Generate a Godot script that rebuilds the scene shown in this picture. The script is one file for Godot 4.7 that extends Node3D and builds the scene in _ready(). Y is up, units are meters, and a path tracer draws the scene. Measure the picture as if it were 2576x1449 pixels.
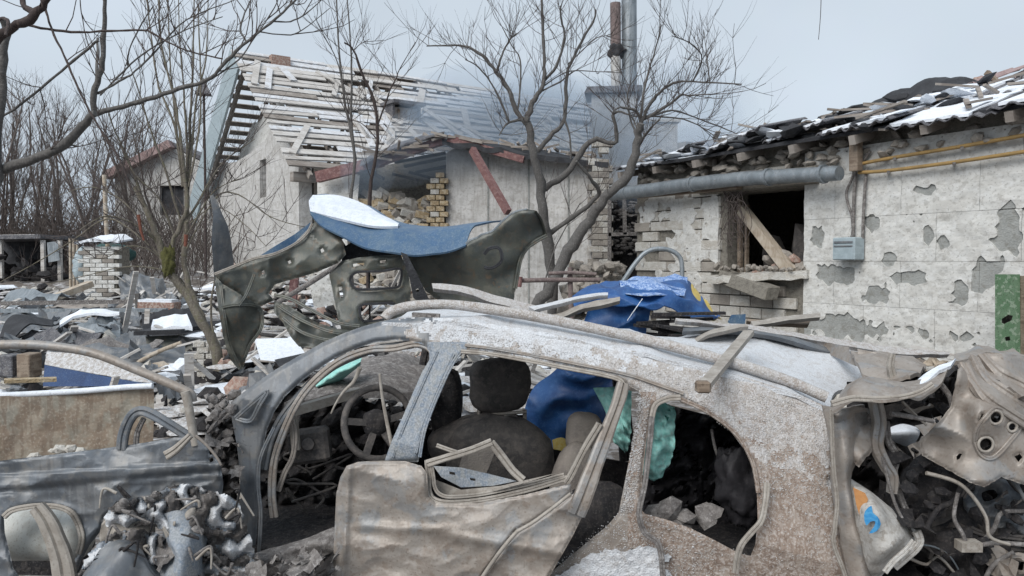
extends Node3D
# A bombed yard under an overcast winter sky: burnt estate car in front, torn car body and ruined houses behind.
# Lengths in metres. at(x, y, d) gives the point d metres in front of the tripod along a sight line, the way a surveyor sets out a plan.

const F := 2022.0
const EYE := 1.7
var PITCH := atan((724.5 - 655.0) / 2022.0)
var M := {}
var used := {}
var nz := FastNoiseLite.new()
var nz2 := FastNoiseLite.new()
var nz3 := FastNoiseLite.new()
var rng := RandomNumberGenerator.new()
var N := []
var FOLD := Vector3.ONE

class MB:
	var v := PackedVector3Array()
	var n := PackedVector3Array()
	func tri(a, b, c):
		var g: Vector3 = (c - a).cross(b - a)
		if g.length_squared() < 1e-16: return
		g = g.normalized()
		v.append(a); v.append(b); v.append(c)
		n.append(g); n.append(g); n.append(g)
	func quad(a, b, c, d):
		tri(a, b, c); tri(a, c, d)
	func trin(a, b, c, na, nb, nc):
		var g: Vector3 = (c - a).cross(b - a)
		if g.length_squared() < 1e-18: return
		v.append(a); n.append(na)
		if g.dot(na + nb + nc) < 0:
			v.append(c); v.append(b); n.append(nc); n.append(nb)
		else:
			v.append(b); v.append(c); n.append(nb); n.append(nc)
	func done() -> ArrayMesh:
		var arr := []
		arr.resize(Mesh.ARRAY_MAX)
		arr[Mesh.ARRAY_VERTEX] = v
		arr[Mesh.ARRAY_NORMAL] = n
		var m := ArrayMesh.new()
		if v.size() > 2: m.add_surface_from_arrays(Mesh.PRIMITIVE_TRIANGLES, arr)
		return m
	func base() -> Vector3:
		if v.is_empty(): return Vector3.ZERO
		var lo: Vector3 = v[0]
		var hi: Vector3 = v[0]
		for p in v:
			lo = lo.min(p); hi = hi.max(p)
		return Vector3((lo.x + hi.x) / 2, lo.y, (lo.z + hi.z) / 2)

# ---------- naming ----------
func numbered(called: String) -> String:
	used[called] = used.get(called, 0) + 1
	return called if used[called] == 1 else "%s_%03d" % [called, used[called] - 1]

func meta(o, label, category, group = "", kind = ""):
	if label != "": o.set_meta("label", label)
	if category != "": o.set_meta("category", category)
	if group != "": o.set_meta("group", group)
	if kind != "": o.set_meta("kind", kind)

func thing(called, label, category, where: Vector3, group = "") -> Node3D:
	var o := Node3D.new()
	o.name = numbered(called)
	add_child(o)
	o.position = where
	meta(o, label, category, group)
	return o

func part(parent, called, mb, m, label = "") -> MeshInstance3D:
	var o := MeshInstance3D.new()
	o.name = called
	o.mesh = mb.done() if mb is MB else mb
	o.material_override = m
	parent.add_child(o, true)
	if parent is MeshInstance3D: o.position = Vector3.ZERO
	else: o.position = -parent.position
	if label != "": o.set_meta("label", label)
	return o

func solo(called, mb: MB, m, label, category, group = "", kind = "") -> MeshInstance3D:
	var b := mb.base()
	for i in mb.v.size(): mb.v[i] -= b
	var o := MeshInstance3D.new()
	o.name = numbered(called)
	o.mesh = mb.done()
	o.material_override = m
	add_child(o, true)
	o.position = b
	meta(o, label, category, group, kind)
	return o

func struct(called, mb: MB, m) -> MeshInstance3D:
	var o := MeshInstance3D.new()
	o.name = numbered(called)
	o.mesh = mb.done()
	o.material_override = m
	add_child(o, true)
	o.set_meta("kind", "structure")
	return o

# ---------- setting out ----------
func at(x: float, y: float, d: float) -> Vector3:
	var a := (x - 1288.0) / F
	var b := (724.5 - y) / F
	var dir := Vector3(a, b * cos(PITCH) - sin(PITCH), -b * sin(PITCH) - cos(PITCH))
	return Vector3(0, EYE, 0) + dir * (d / -dir.z)

func c3(a: Array) -> PackedVector3Array:          # x, y, d triples
	var o := PackedVector3Array()
	for i in range(0, a.size(), 3): o.append(at(a[i], a[i + 1], a[i + 2]))
	return o

func c2(a: Array, d) -> PackedVector3Array:       # x, y pairs at one distance
	var o := PackedVector3Array()
	for i in range(0, a.size(), 2): o.append(at(a[i], a[i + 1], d if not (d is Callable) else d.call(a[i], a[i + 1])))
	return o

func poly(a: Array) -> PackedVector2Array:
	var o := PackedVector2Array()
	for i in range(0, a.size(), 2): o.append(Vector2(a[i], a[i + 1]))
	return o

func smooth(p: PackedVector3Array, k: int) -> PackedVector3Array:
	var o := PackedVector3Array()
	var m := p.size()
	if m < 3: return p
	for i in m - 1:
		var a := p[maxi(i - 1, 0)]
		var d := p[mini(i + 2, m - 1)]
		for j in k: o.append(p[i].cubic_interpolate(p[i + 1], a, d, float(j) / k))
	o.append(p[m - 1])
	return o

func smooth2(p: PackedVector2Array, k: int) -> PackedVector2Array:   # closed outline
	var o := PackedVector2Array()
	var m := p.size()
	for i in m:
		for j in k:
			o.append(p[i].cubic_interpolate(p[(i + 1) % m], p[(i + m - 1) % m], p[(i + 2) % m], float(j) / k))
	return o

# ---------- shapes ----------
func tube(mb: MB, p: PackedVector3Array, r0: float, r1: float, sides := 6, flat := 1.0, rough := 0.0):
	var m := p.size()
	if m < 2: return
	var prev := PackedVector3Array()
	var prevn := PackedVector3Array()
	var u := Vector3.ZERO
	for i in m:
		var t: Vector3 = (p[mini(i + 1, m - 1)] - p[maxi(i - 1, 0)]).normalized()
		if i == 0:
			u = t.cross(Vector3(0, 0, 1) if absf(t.z) < 0.9 else Vector3(0, 1, 0)).normalized()
		else:
			u = (u - t * u.dot(t)).normalized()
		var w := t.cross(u)
		var r: float = lerpf(r0, r1, float(i) / (m - 1))
		var ring := PackedVector3Array()
		var rn := PackedVector3Array()
		for k in sides:
			var a := TAU * k / sides
			var q: Vector3 = u * cos(a) * flat + w * sin(a)
			ring.append(p[i] + q * r * (1.0 + rough * nz2.get_noise_3dv((p[i] + q * r) * 130.0) if rough > 0 else 1.0))
			rn.append(q.normalized())
		if i > 0:
			for k in sides:
				var l := (k + 1) % sides
				mb.trin(prev[k], prev[l], ring[l], prevn[k], prevn[l], rn[l])
				mb.trin(prev[k], ring[l], ring[k], prevn[k], rn[l], rn[k])
		if i == 0 or i == m - 1:
			for k in range(1, sides - 1): mb.tri(ring[0], ring[k], ring[k + 1])
		prev = ring
		prevn = rn

func bar(mb: MB, p: PackedVector3Array, w0: float, w1: float, h: float):      # folded sheet section swept along a line, crisp edges, shallow groove on its face
	var m := p.size()
	var prev := []
	for i in m:
		var t: Vector3 = (p[mini(i + 1, m - 1)] - p[maxi(i - 1, 0)]).normalized()
		var f := Vector3(0.1, 0.25, 1.0).normalized()
		var a := t.cross(f).normalized()
		var b := a.cross(t).normalized()
		if b.z < 0: b = -b
		var w: float = lerpf(w0, w1, float(i) / (m - 1)) * (1.0 + 0.12 * nz2.get_noise_3dv(p[i] * 90.0))
		var r := []
		for q in [[-1, -1], [-1, 0.7], [-0.75, 1], [-0.2, 1], [0.0, 0.45], [0.2, 1], [0.75, 1], [1, 0.7], [1, -1]]: r.append(p[i] + a * w * q[0] + b * h * q[1])
		if i > 0:
			for k in 9:
				var l := (k + 1) % 9
				mb.quad(prev[k], prev[l], r[l], r[k])
		if i == 0 or i == m - 1:
			for k in range(1, 8): mb.tri(r[0], r[k], r[k + 1])
		prev = r

func bx(mb: MB, o: Vector3, ex: Vector3, ey: Vector3, ez: Vector3):    # half axes
	var c := []
	for i in 8: c.append(o + ex * (1 if i & 1 else -1) + ey * (1 if i & 2 else -1) + ez * (1 if i & 4 else -1))
	for f in [[0, 1, 3, 2], [4, 6, 7, 5], [0, 4, 5, 1], [2, 3, 7, 6], [0, 2, 6, 4], [1, 5, 7, 3]]:
		mb.quad(c[f[0]], c[f[1]], c[f[2]], c[f[3]])

func box(mb: MB, o: Vector3, s: Vector3, turn := Vector3.ZERO):
	var b := Basis.from_euler(turn)
	bx(mb, o, b.x * s.x / 2, b.y * s.y / 2, b.z * s.z / 2)

func rbox(mb: MB, o: Vector3, ex: Vector3, ey: Vector3, ez: Vector3, r: float):   # half axes, chamfered along all edges: three crossing slabs and their joining faces
	var lx := ex.length(); var ly := ey.length(); var lz := ez.length()
	var a := ex / lx; var b := ey / ly; var c := ez / lz
	var ax := [a, b, c]; var l := [lx, ly, lz]
	for i in 3:
		var j := (i + 1) % 3
		var k := (i + 2) % 3
		for s in [-1, 1]:
			var q := []
			for t in [[-1, -1], [1, -1], [1, 1], [-1, 1]]:
				q.append(o + ax[i] * l[i] * s + ax[j] * (l[j] - r) * t[0] + ax[k] * (l[k] - r) * t[1])
			mb.quad(q[0], q[1], q[2], q[3])
			for s2 in [-1, 1]:
				var p := []
				for t in [-1, 1]:
					p.append(o + ax[i] * l[i] * s + ax[j] * (l[j] - r) * s2 + ax[k] * (l[k] - r) * t)
				for t in [1, -1]:
					p.append(o + ax[i] * (l[i] - r) * s + ax[j] * l[j] * s2 + ax[k] * (l[k] - r) * t)
				mb.quad(p[0], p[1], p[2], p[3])
	for s in [-1, 1]:
		for t in [-1, 1]:
			for w in [-1, 1]:
				mb.tri(o + a * s * lx + b * t * (ly - r) + c * w * (lz - r), o + a * s * (lx - r) + b * t * ly + c * w * (lz - r), o + a * s * (lx - r) + b * t * (ly - r) + c * w * lz)

func beam(mb: MB, a: Vector3, b: Vector3, w: float, h: float, up := Vector3.UP):
	var t := (b - a).normalized()
	if absf(t.dot(up)) > 0.98: up = Vector3(0, 0, 1)
	var s := t.cross(up).normalized()
	var q := s.cross(t).normalized()
	bx(mb, (a + b) / 2, (b - a) / 2, q * h / 2, s * w / 2)

func rock(mb: MB, o: Vector3, s: Vector3, turn := Vector3.ZERO):       # a broken lump: jittered icosahedron
	var g := 1.618
	var p := [Vector3(-1, g, 0), Vector3(1, g, 0), Vector3(-1, -g, 0), Vector3(1, -g, 0), Vector3(0, -1, g), Vector3(0, 1, g), Vector3(0, -1, -g), Vector3(0, 1, -g), Vector3(g, 0, -1), Vector3(g, 0, 1), Vector3(-g, 0, -1), Vector3(-g, 0, 1)]
	var b := Basis.from_euler(turn)
	var q := []
	for x in p:
		var e: Vector3 = x.normalized() * rng.randf_range(0.7, 1.15)
		q.append(o + b * (e * s / 2))
	for f in [[0, 11, 5], [0, 5, 1], [0, 1, 7], [0, 7, 10], [0, 10, 11], [1, 5, 9], [5, 11, 4], [11, 10, 2], [10, 7, 6], [7, 1, 8], [3, 9, 4], [3, 4, 2], [3, 2, 6], [3, 6, 8], [3, 8, 9], [4, 9, 5], [2, 4, 11], [6, 2, 10], [8, 6, 7], [9, 8, 1]]:
		mb.tri(q[f[0]], q[f[1]], q[f[2]])

func flake(mb: MB, o: Vector3, size: float):      # a scrap of crumpled sheet metal
	var b := Basis.from_euler(Vector3(rng.randf_range(-0.9, 0.9), rng.randf() * 6.0, rng.randf_range(-0.9, 0.9)))
	var asp := rng.randf_range(0.35, 1.0)
	var g := []
	for j in 5:
		var row := []
		for i in 5:
			var u := i / 4.0 - 0.5 + rng.randf_range(-0.08, 0.08)
			var v := (j / 4.0 - 0.5 + rng.randf_range(-0.08, 0.08)) * asp
			row.append(o + b * (Vector3(u, rng.randf_range(-0.1, 0.1) + 0.5 * u * u * (1 if size > 0.1 else -1), v) * size))
		g.append(row)
	for j in 4:
		for i in 4:
			if (i == 0 or i == 3) and (j == 0 or j == 3) and rng.randf() < 0.6: continue
			mb.tri(g[j][i], g[j][i + 1], g[j + 1][i + 1]); mb.tri(g[j][i], g[j + 1][i + 1], g[j + 1][i])

func grain(mb: MB, o: Vector3, r: float):       # one clot of frozen snow
	var p := [o + Vector3(r * rng.randf_range(0.7, 1.6), 0, 0), o + Vector3(0, r * rng.randf_range(0.5, 1.1), 0), o + Vector3(0, 0, r), o - Vector3(r * rng.randf_range(0.7, 1.6), 0, 0), o - Vector3(0, r * rng.randf_range(0.5, 1.1), 0)]
	mb.tri(p[0], p[1], p[2]); mb.tri(p[1], p[3], p[2]); mb.tri(p[3], p[4], p[2]); mb.tri(p[4], p[0], p[2])

func blob(mb: MB, o: Vector3, s: Vector3, amp: float, freq: float, turn := Vector3.ZERO, nu := 20, nv := 12, pw := 1.0):   # a smooth, lumpy closed body
	var b := Basis.from_euler(turn)
	var g := []
	for j in nv + 1:
		var row := PackedVector3Array()
		var f := PI * j / nv
		for i in nu:
			var a := TAU * i / nu
			var e := Vector3(sin(f) * cos(a), cos(f), sin(f) * sin(a))
			if pw != 1.0:
				e = Vector3(signf(e.x) * pow(absf(e.x), pw), signf(e.y) * pow(absf(e.y), pw), signf(e.z) * pow(absf(e.z), pw))
			var r := 1.0 + amp * nz.get_noise_3dv((o + e * s) * freq)
			row.append(o + b * (e * s * 0.5 * r))
		g.append(row)
	wrapgrid(mb, g, true)

func wrapgrid(mb: MB, g: Array, closed: bool):
	var nv := g.size()
	var nu: int = g[0].size()
	var nr := []
	for j in nv:
		var row := PackedVector3Array()
		for i in nu:
			var a: Vector3 = g[j][(i + 1) % nu if closed else mini(i + 1, nu - 1)]
			var c: Vector3 = g[j][(i + nu - 1) % nu if closed else maxi(i - 1, 0)]
			var d: Vector3 = g[mini(j + 1, nv - 1)][i]
			var e: Vector3 = g[maxi(j - 1, 0)][i]
			var q := (a - c).cross(d - e)
			if q.length_squared() < 1e-18:
				q = g[j][i] - g[nv / 2][(i + nu / 2) % nu]
			row.append(q.normalized())
		nr.append(row)
	for j in nv - 1:
		for i in (nu if closed else nu - 1):
			var k := (i + 1) % nu
			mb.trin(g[j][i], g[j][k], g[j + 1][k], nr[j][i], nr[j][k], nr[j + 1][k])
			mb.trin(g[j][i], g[j + 1][k], g[j + 1][i], nr[j][i], nr[j + 1][k], nr[j + 1][i])

func loft(mb: MB, rows: Array, ku: int, kv: int, thick: Vector3, amp := 0.0, freq := 3.0):   # smooth skin through rows of points, with a second skin and edges
	var r2 := []
	for r in rows: r2.append(smooth(r, ku))
	var nu: int = r2[0].size()
	var cols := []
	for i in nu:
		var c := PackedVector3Array()
		for r in r2: c.append(r[i])
		cols.append(smooth(c, kv))
	var g := []
	for j in cols[0].size():
		var row := PackedVector3Array()
		for i in nu:
			var p: Vector3 = cols[i][j]
			if amp > 0: p += thick.normalized() * amp * (1.5 * absf(nz3.get_noise_3dv(p * freq * FOLD)) + 0.35 * nz3.get_noise_3dv(p * freq * 0.5 + Vector3(9, 0, 4)))
			row.append(p)
		g.append(row)
	wrapgrid(mb, g, false)
	var h := []
	for row in g:
		var q := PackedVector3Array()
		for p in row: q.append(p + thick)
		h.append(q)
	wrapgrid(mb, h, false)
	var m := g.size()
	for i in nu - 1:
		mb.quad(g[0][i], g[0][i + 1], h[0][i + 1], h[0][i])
		mb.quad(g[m - 1][i], g[m - 1][i + 1], h[m - 1][i + 1], h[m - 1][i])
	for j in m - 1:
		mb.quad(g[j][0], g[j + 1][0], h[j + 1][0], h[j][0])
		mb.quad(g[j][nu - 1], g[j + 1][nu - 1], h[j + 1][nu - 1], h[j][nu - 1])

# a sheet of metal, plaster or cloth cut to an outline with holes; to3 turns plan (x, y, k) into space, k = 0 front skin, 1 back skin
func cut(mb0, outline: PackedVector2Array, holes: Array, to3: Callable, cell: float, pick = null):
	var mb: MB = mb0[0] if mb0 is Array else mb0
	var lo := outline[0]
	var hi := outline[0]
	for p in outline:
		lo = lo.min(p); hi = hi.max(p)
	var x := lo.x
	while x < hi.x:
		var y := lo.y
		while y < hi.y:
			_cell(mb0[pick.call(x + cell / 2, y + cell / 2)] if pick != null else mb, outline, holes, to3, x, y, cell, 0)
			y += cell
		x += cell
	var rims := [outline]
	rims.append_array(holes)
	for r in rims:
		for i in r.size():
			var a: Vector2 = r[i]
			var b: Vector2 = r[(i + 1) % r.size()]
			var k := maxi(1, int(ceil(a.distance_to(b) / cell)))
			for j in k:
				var p := a.lerp(b, float(j) / k)
				var q := a.lerp(b, float(j + 1) / k)
				mb.quad(to3.call(p.x, p.y, 0), to3.call(q.x, q.y, 0), to3.call(q.x, q.y, 1), to3.call(p.x, p.y, 1))

func _nrm(to3: Callable, x: float, y: float, e: float) -> Vector3:
	return (to3.call(x + e, y, 0) - to3.call(x - e, y, 0)).cross(to3.call(x, y + e, 0) - to3.call(x, y - e, 0)).normalized()

func _cell(mb: MB, outline, holes: Array, to3: Callable, x: float, y: float, s: float, deep: int):
	var sq := PackedVector2Array([Vector2(x, y), Vector2(x + s, y), Vector2(x + s, y + s), Vector2(x, y + s)])
	var pcs: Array = Geometry2D.intersect_polygons(sq, outline)
	for h in holes:
		var nx := []
		for p in pcs:
			var c := Geometry2D.clip_polygons(p, h)
			for q in c:
				if Geometry2D.is_polygon_clockwise(q):
					if deep < 4:
						var t := s / 2
						for i in 4: _cell(mb, outline, holes, to3, x + t * (i & 1), y + t * (i >> 1), t, deep + 1)
						return
				else: nx.append(q)
		pcs = nx
	for p in pcs:
		var t := Geometry2D.triangulate_polygon(p)
		if t.is_empty(): continue
		var f := []; var b := []; var n := []
		for q in p:
			f.append(to3.call(q.x, q.y, 0)); b.append(to3.call(q.x, q.y, 1)); n.append(_nrm(to3, q.x, q.y, s * 0.3))
		for i in range(0, t.size(), 3):
			mb.trin(f[t[i]], f[t[i + 1]], f[t[i + 2]], n[t[i]], n[t[i + 1]], n[t[i + 2]])
			mb.trin(b[t[i]], b[t[i + 1]], b[t[i + 2]], -n[t[i]], -n[t[i + 1]], -n[t[i + 2]])

# outline given along sight lines, laid on a surface whose distance is dist.call(x, y)
func plate(mb, outline: Array, holes: Array, dist: Callable, thick: float, cell := 14.0, rounded := 0, pick = null, rag := 0.0, roll := 0.0, rw := 16.0):
	var o := poly(outline)
	if rag > 0.0:
		var r := PackedVector2Array()
		for i in o.size():
			var a := o[i]
			var b := o[(i + 1) % o.size()]
			var k := maxi(1, int(a.distance_to(b) / 7.0))
			for j in k:
				var q := a.lerp(b, float(j) / k)
				r.append(q + Vector2(nz.get_noise_2d(q.x * 0.4, q.y * 0.4), nz.get_noise_2d(q.x * 0.4 + 50, q.y * 0.4)) * rag * 2.0)
		o = r
	if rounded > 1: o = smooth2(o, rounded)
	if Geometry2D.is_polygon_clockwise(o): o.reverse()
	var hs := []
	for h in holes:
		var q := poly(h)
		if rounded > 1: q = smooth2(q, rounded)
		if Geometry2D.is_polygon_clockwise(q): q.reverse()
		hs.append(q)
	if roll > 0.0:
		var ef := edge_field(o, hs)
		cut(mb, o, hs, func(x, y, k):
			var e := 1.0 - clampf(ef.call(x, y) / rw, 0.0, 1.0)
			return at(x, y, dist.call(x, y) + roll * e * e + thick * k), cell, pick)
	else:
		cut(mb, o, hs, func(x, y, k): return at(x, y, dist.call(x, y) + thick * k), cell, pick)

# how far a point of a sheet lies from its edge, so that pressed edges can be rolled back
func edge_field(o: PackedVector2Array, hs: Array) -> Callable:
	var lo := o[0]
	var hi := o[0]
	for p in o:
		lo = lo.min(p); hi = hi.max(p)
	lo -= Vector2(8, 8)
	var st := 5.0
	var w := int((hi.x - lo.x) / st) + 5
	var h := int((hi.y - lo.y) / st) + 5
	var f := PackedFloat32Array()
	f.resize(w * h)
	f.fill(40.0)
	var rims := [o]
	rims.append_array(hs)
	for r in rims:
		for i in r.size():
			var a: Vector2 = r[i]
			var b: Vector2 = r[(i + 1) % r.size()]
			var i0 := maxi(0, int((minf(a.x, b.x) - lo.x - 40) / st))
			var i1 := mini(w - 1, int((maxf(a.x, b.x) - lo.x + 40) / st) + 1)
			var j0 := maxi(0, int((minf(a.y, b.y) - lo.y - 40) / st))
			var j1 := mini(h - 1, int((maxf(a.y, b.y) - lo.y + 40) / st) + 1)
			for j in range(j0, j1 + 1):
				for k in range(i0, i1 + 1):
					var p := lo + Vector2(k, j) * st
					var d := p.distance_to(Geometry2D.get_closest_point_to_segment(p, a, b))
					if d < f[j * w + k]: f[j * w + k] = d
	return func(x: float, y: float) -> float:
		var u := clampf((x - lo.x) / st, 0.0, w - 2.0)
		var v := clampf((y - lo.y) / st, 0.0, h - 2.0)
		var i := int(u)
		var j := int(v)
		u -= i
		v -= j
		return lerpf(lerpf(f[j * w + i], f[j * w + i + 1], u), lerpf(f[(j + 1) * w + i], f[(j + 1) * w + i + 1], u), v)

# crushed sheet: folds at several sizes, sharp along the valleys
func crush(x: float, y: float) -> float:
	return absf(nz3.get_noise_2d(x * 0.03, y * 0.03)) * 1.15 + absf(nz3.get_noise_2d(x * 0.065 + 40.0, y * 0.065)) * 0.16 + absf(nz3.get_noise_2d(x * 0.17, y * 0.17 + 70.0)) * 0.04

# surface through scattered control points (x, y, d): inverse-distance blend, with dents
func surf(ctrl: Array, dent := 0.0, freq := 0.02, pw := 2.0) -> Callable:
	return func(x, y):
		var w := 0.0
		var s := 0.0
		for i in range(0, ctrl.size(), 3):
			var dx: float = x - ctrl[i]
			var dy: float = y - ctrl[i + 1]
			var k := 1.0 / pow(dx * dx + dy * dy + 400.0, pw * 0.5 + 0.3)
			w += k
			s += k * ctrl[i + 2]
		return s / w + dent * (1.3 * absf(nz3.get_noise_2d(x * freq * 26.0, y * freq * 26.0 + 300.0)) + 0.4 * nz3.get_noise_2d(x * freq * 10.0, y * freq * 10.0))

# ---------- surfaces ----------
func make_noises():
	var specs := [[0.011, 5, 0], [0.035, 4, 0], [0.14, 2, 0], [0.03, 1, 1], [0.02, 3, 2]]
	for s in specs:
		var f := FastNoiseLite.new()
		f.seed = 11 + N.size() * 7
		f.frequency = s[0]
		f.fractal_octaves = s[1]
		if s[2] == 1:
			f.noise_type = FastNoiseLite.TYPE_CELLULAR
		else:
			f.noise_type = FastNoiseLite.TYPE_SIMPLEX_SMOOTH
			f.fractal_type = FastNoiseLite.FRACTAL_RIDGED if s[2] == 2 else FastNoiseLite.FRACTAL_FBM
		var im := f.get_seamless_image(256, 256)
		im.convert(Image.FORMAT_L8)
		N.append(im.get_data())
	var g := FastNoiseLite.new()
	g.seed = 91; g.frequency = 0.06; g.fractal_octaves = 3
	var st := g.get_seamless_image(256, 24)
	st.convert(Image.FORMAT_L8)
	st.resize(256, 256, Image.INTERPOLATE_CUBIC)
	N.append(st.get_data())                        # 5: streaks down
	var s2 := g.get_seamless_image(16, 256)
	s2.convert(Image.FORMAT_L8)
	s2.resize(256, 256, Image.INTERPOLATE_CUBIC)
	N.append(s2.get_data())                        # 6: streaks across

# layers: [noise, from, to, [r, g, b], strength, times, shift]
func surface(name: String, rgb: Array, layers: Array, tile: float, rough := 0.85, metal := 0.0, bump := 0.0, bump_noise := 1, spec := 0.5) -> StandardMaterial3D:
	var data := PackedByteArray()
	data.resize(256 * 256 * 3)
	var luts := []
	for l in layers:
		var lut := PackedFloat32Array()
		for i in 256: lut.append(smoothstep(l[1] * 255.0, l[2] * 255.0, i) * l[4])
		luts.append(lut)
	var nl := layers.size()
	for y in 256:
		for x in 256:
			var r: float = rgb[0]
			var g: float = rgb[1]
			var b: float = rgb[2]
			for k in nl:
				var l: Array = layers[k]
				var t: int = l[5]
				var i: int = (((y * t + l[6]) & 255) << 8) | ((x * t + l[6] * 3) & 255)
				var a: float = luts[k][N[l[0]][i]]
				if a > 0.0:
					var c: Array = l[3]
					r += (c[0] - r) * a
					g += (c[1] - g) * a
					b += (c[2] - b) * a
			var o := (y * 256 + x) * 3
			data[o] = int(r); data[o + 1] = int(g); data[o + 2] = int(b)
	var im := Image.create_from_data(256, 256, false, Image.FORMAT_RGB8, data)
	var m := StandardMaterial3D.new()
	m.resource_name = name
	m.albedo_texture = ImageTexture.create_from_image(im)
	m.uv1_triplanar = true
	m.uv1_world_triplanar = true
	m.uv1_scale = Vector3.ONE / tile
	m.roughness = rough
	m.metallic = metal
	m.metallic_specular = spec
	m.cull_mode = BaseMaterial3D.CULL_DISABLED
	if bump > 0:
		m.normal_enabled = true
		m.normal_texture = normals(bump_noise)
		m.normal_scale = bump
	M[name] = m
	return m

var _norm := {}
func normals(k: int) -> ImageTexture:
	if not _norm.has(k):
		var im := Image.create_from_data(256, 256, false, Image.FORMAT_L8, N[k])
		im.convert(Image.FORMAT_RGBA8)
		im.bump_map_to_normal_map(4.0)
		_norm[k] = ImageTexture.create_from_image(im)
	return _norm[k]

func make_surfaces():
	make_noises()
	surface("frost", [160, 155, 150], [[0, 0.45, 0.68, [138, 126, 117], 0.7, 1, 0], [1, 0.45, 0.62, [184, 183, 184], 0.7, 1, 90], [2, 0.48, 0.68, [202, 203, 205], 0.7, 1, 9], [2, 0.74, 0.84, [112, 98, 88], 0.5, 1, 77]], 0.4, 0.9, 0.0, 0.7, 2)
	surface("frost_pale", [184, 186, 190], [[0, 0.48, 0.7, [164, 160, 157], 0.7, 1, 20], [1, 0.4, 0.6, [198, 202, 207], 0.7, 1, 4], [2, 0.45, 0.7, [216, 219, 223], 0.7, 1, 30], [2, 0.76, 0.84, [132, 130, 130], 0.5, 1, 99]], 0.4, 0.9, 0.0, 0.7, 2)
	surface("bare", [148, 141, 134], [[0, 0.42, 0.65, [133, 123, 114], 0.7, 1, 0], [0, 0.58, 0.72, [139, 142, 145], 0.8, 1, 130], [1, 0.58, 0.74, [166, 160, 154], 0.5, 1, 60], [4, 0.86, 0.93, [108, 97, 88], 0.5, 2, 20], [1, 0.7, 0.78, [116, 100, 88], 0.4, 1, 200], [2, 0.66, 0.8, [166, 161, 155], 0.35, 1, 10], [2, 0.77, 0.84, [94, 82, 73], 0.6, 1, 120]], 0.8, 0.5, 0.15, 0.12, 2)
	surface("rusty", [134, 119, 108], [[0, 0.42, 0.65, [146, 136, 127], 0.8, 1, 50], [1, 0.5, 0.68, [114, 97, 85], 0.8, 1, 0], [5, 0.58, 0.74, [108, 92, 82], 0.5, 1, 30], [1, 0.6, 0.72, [182, 178, 175], 0.6, 2, 70], [2, 0.58, 0.72, [192, 189, 187], 0.6, 1, 12], [2, 0.76, 0.84, [86, 70, 61], 0.5, 1, 66]], 0.5, 0.85, 0.05, 0.8, 1)
	surface("steel", [106, 112, 119], [[0, 0.42, 0.62, [88, 93, 99], 0.8, 1, 10], [0, 0.52, 0.7, [128, 129, 130], 0.8, 1, 90], [1, 0.58, 0.72, [134, 129, 123], 0.45, 1, 33], [5, 0.58, 0.75, [86, 89, 93], 0.5, 1, 5], [4, 0.84, 0.92, [66, 68, 72], 0.5, 2, 30], [2, 0.66, 0.8, [156, 158, 160], 0.3, 1, 2]], 0.9, 0.45, 0.12, 0.06, 1)
	surface("frost_steel", [130, 137, 145], [[0, 0.42, 0.62, [140, 140, 138], 0.7, 1, 10], [1, 0.54, 0.66, [98, 116, 138], 0.5, 1, 90], [2, 0.48, 0.64, [180, 184, 189], 0.55, 1, 33], [2, 0.74, 0.82, [92, 98, 106], 0.5, 1, 5]], 0.45, 0.75, 0.05, 0.2, 2)
	surface("trim", [158, 152, 144], [[0, 0.45, 0.65, [136, 129, 121], 0.8, 1, 70], [1, 0.5, 0.7, [176, 171, 164], 0.6, 1, 0], [2, 0.66, 0.76, [112, 104, 96], 0.5, 1, 3]], 0.6, 0.65, 0.1)
	surface("charred", [37, 35, 37], [[0, 0.45, 0.65, [24, 24, 28], 0.9, 1, 0], [1, 0.55, 0.7, [62, 58, 56], 0.7, 1, 20], [2, 0.66, 0.76, [104, 98, 94], 0.6, 1, 0]], 0.6, 0.85, 0.0, 0.8, 1)
	surface("ash", [124, 120, 117], [[0, 0.4, 0.6, [88, 84, 83], 0.8, 1, 80], [1, 0.5, 0.66, [150, 147, 145], 0.8, 1, 20], [2, 0.6, 0.72, [184, 182, 181], 0.6, 1, 0], [3, 0.2, 0.4, [74, 69, 67], 0.35, 1, 0]], 0.35, 0.9, 0.0, 0.6, 1)
	surface("seat", [84, 80, 78], [[0, 0.45, 0.65, [62, 60, 61], 0.9, 1, 0], [1, 0.55, 0.7, [106, 100, 95], 0.7, 1, 45], [2, 0.6, 0.75, [112, 108, 103], 0.4, 1, 0]], 0.5, 0.8, 0.0, 0.3, 2)
	surface("seat_pale", [134, 127, 120], [[0, 0.45, 0.65, [112, 106, 102], 0.8, 1, 0], [2, 0.6, 0.75, [158, 152, 146], 0.4, 1, 0]], 0.5, 0.85, 0.0, 0.3, 2)
	surface("olive", [86, 89, 83], [[0, 0.42, 0.62, [72, 75, 73], 0.8, 1, 0], [0, 0.55, 0.72, [104, 104, 95], 0.8, 1, 140], [1, 0.6, 0.74, [80, 87, 88], 0.5, 1, 70], [4, 0.86, 0.93, [138, 132, 120], 0.45, 2, 30], [1, 0.7, 0.78, [112, 92, 74], 0.6, 1, 170], [2, 0.72, 0.82, [124, 120, 110], 0.4, 1, 0]], 0.9, 0.45, 0.1, 0.12, 1)
	surface("blue_paint", [66, 96, 128], [[0, 0.45, 0.62, [84, 108, 130], 0.8, 1, 0], [1, 0.55, 0.7, [100, 118, 134], 0.6, 1, 60], [4, 0.86, 0.93, [150, 158, 166], 0.5, 2, 30], [2, 0.64, 0.74, [156, 166, 176], 0.4, 1, 0]], 0.7, 0.45, 0.1, 0.1, 1)
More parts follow.
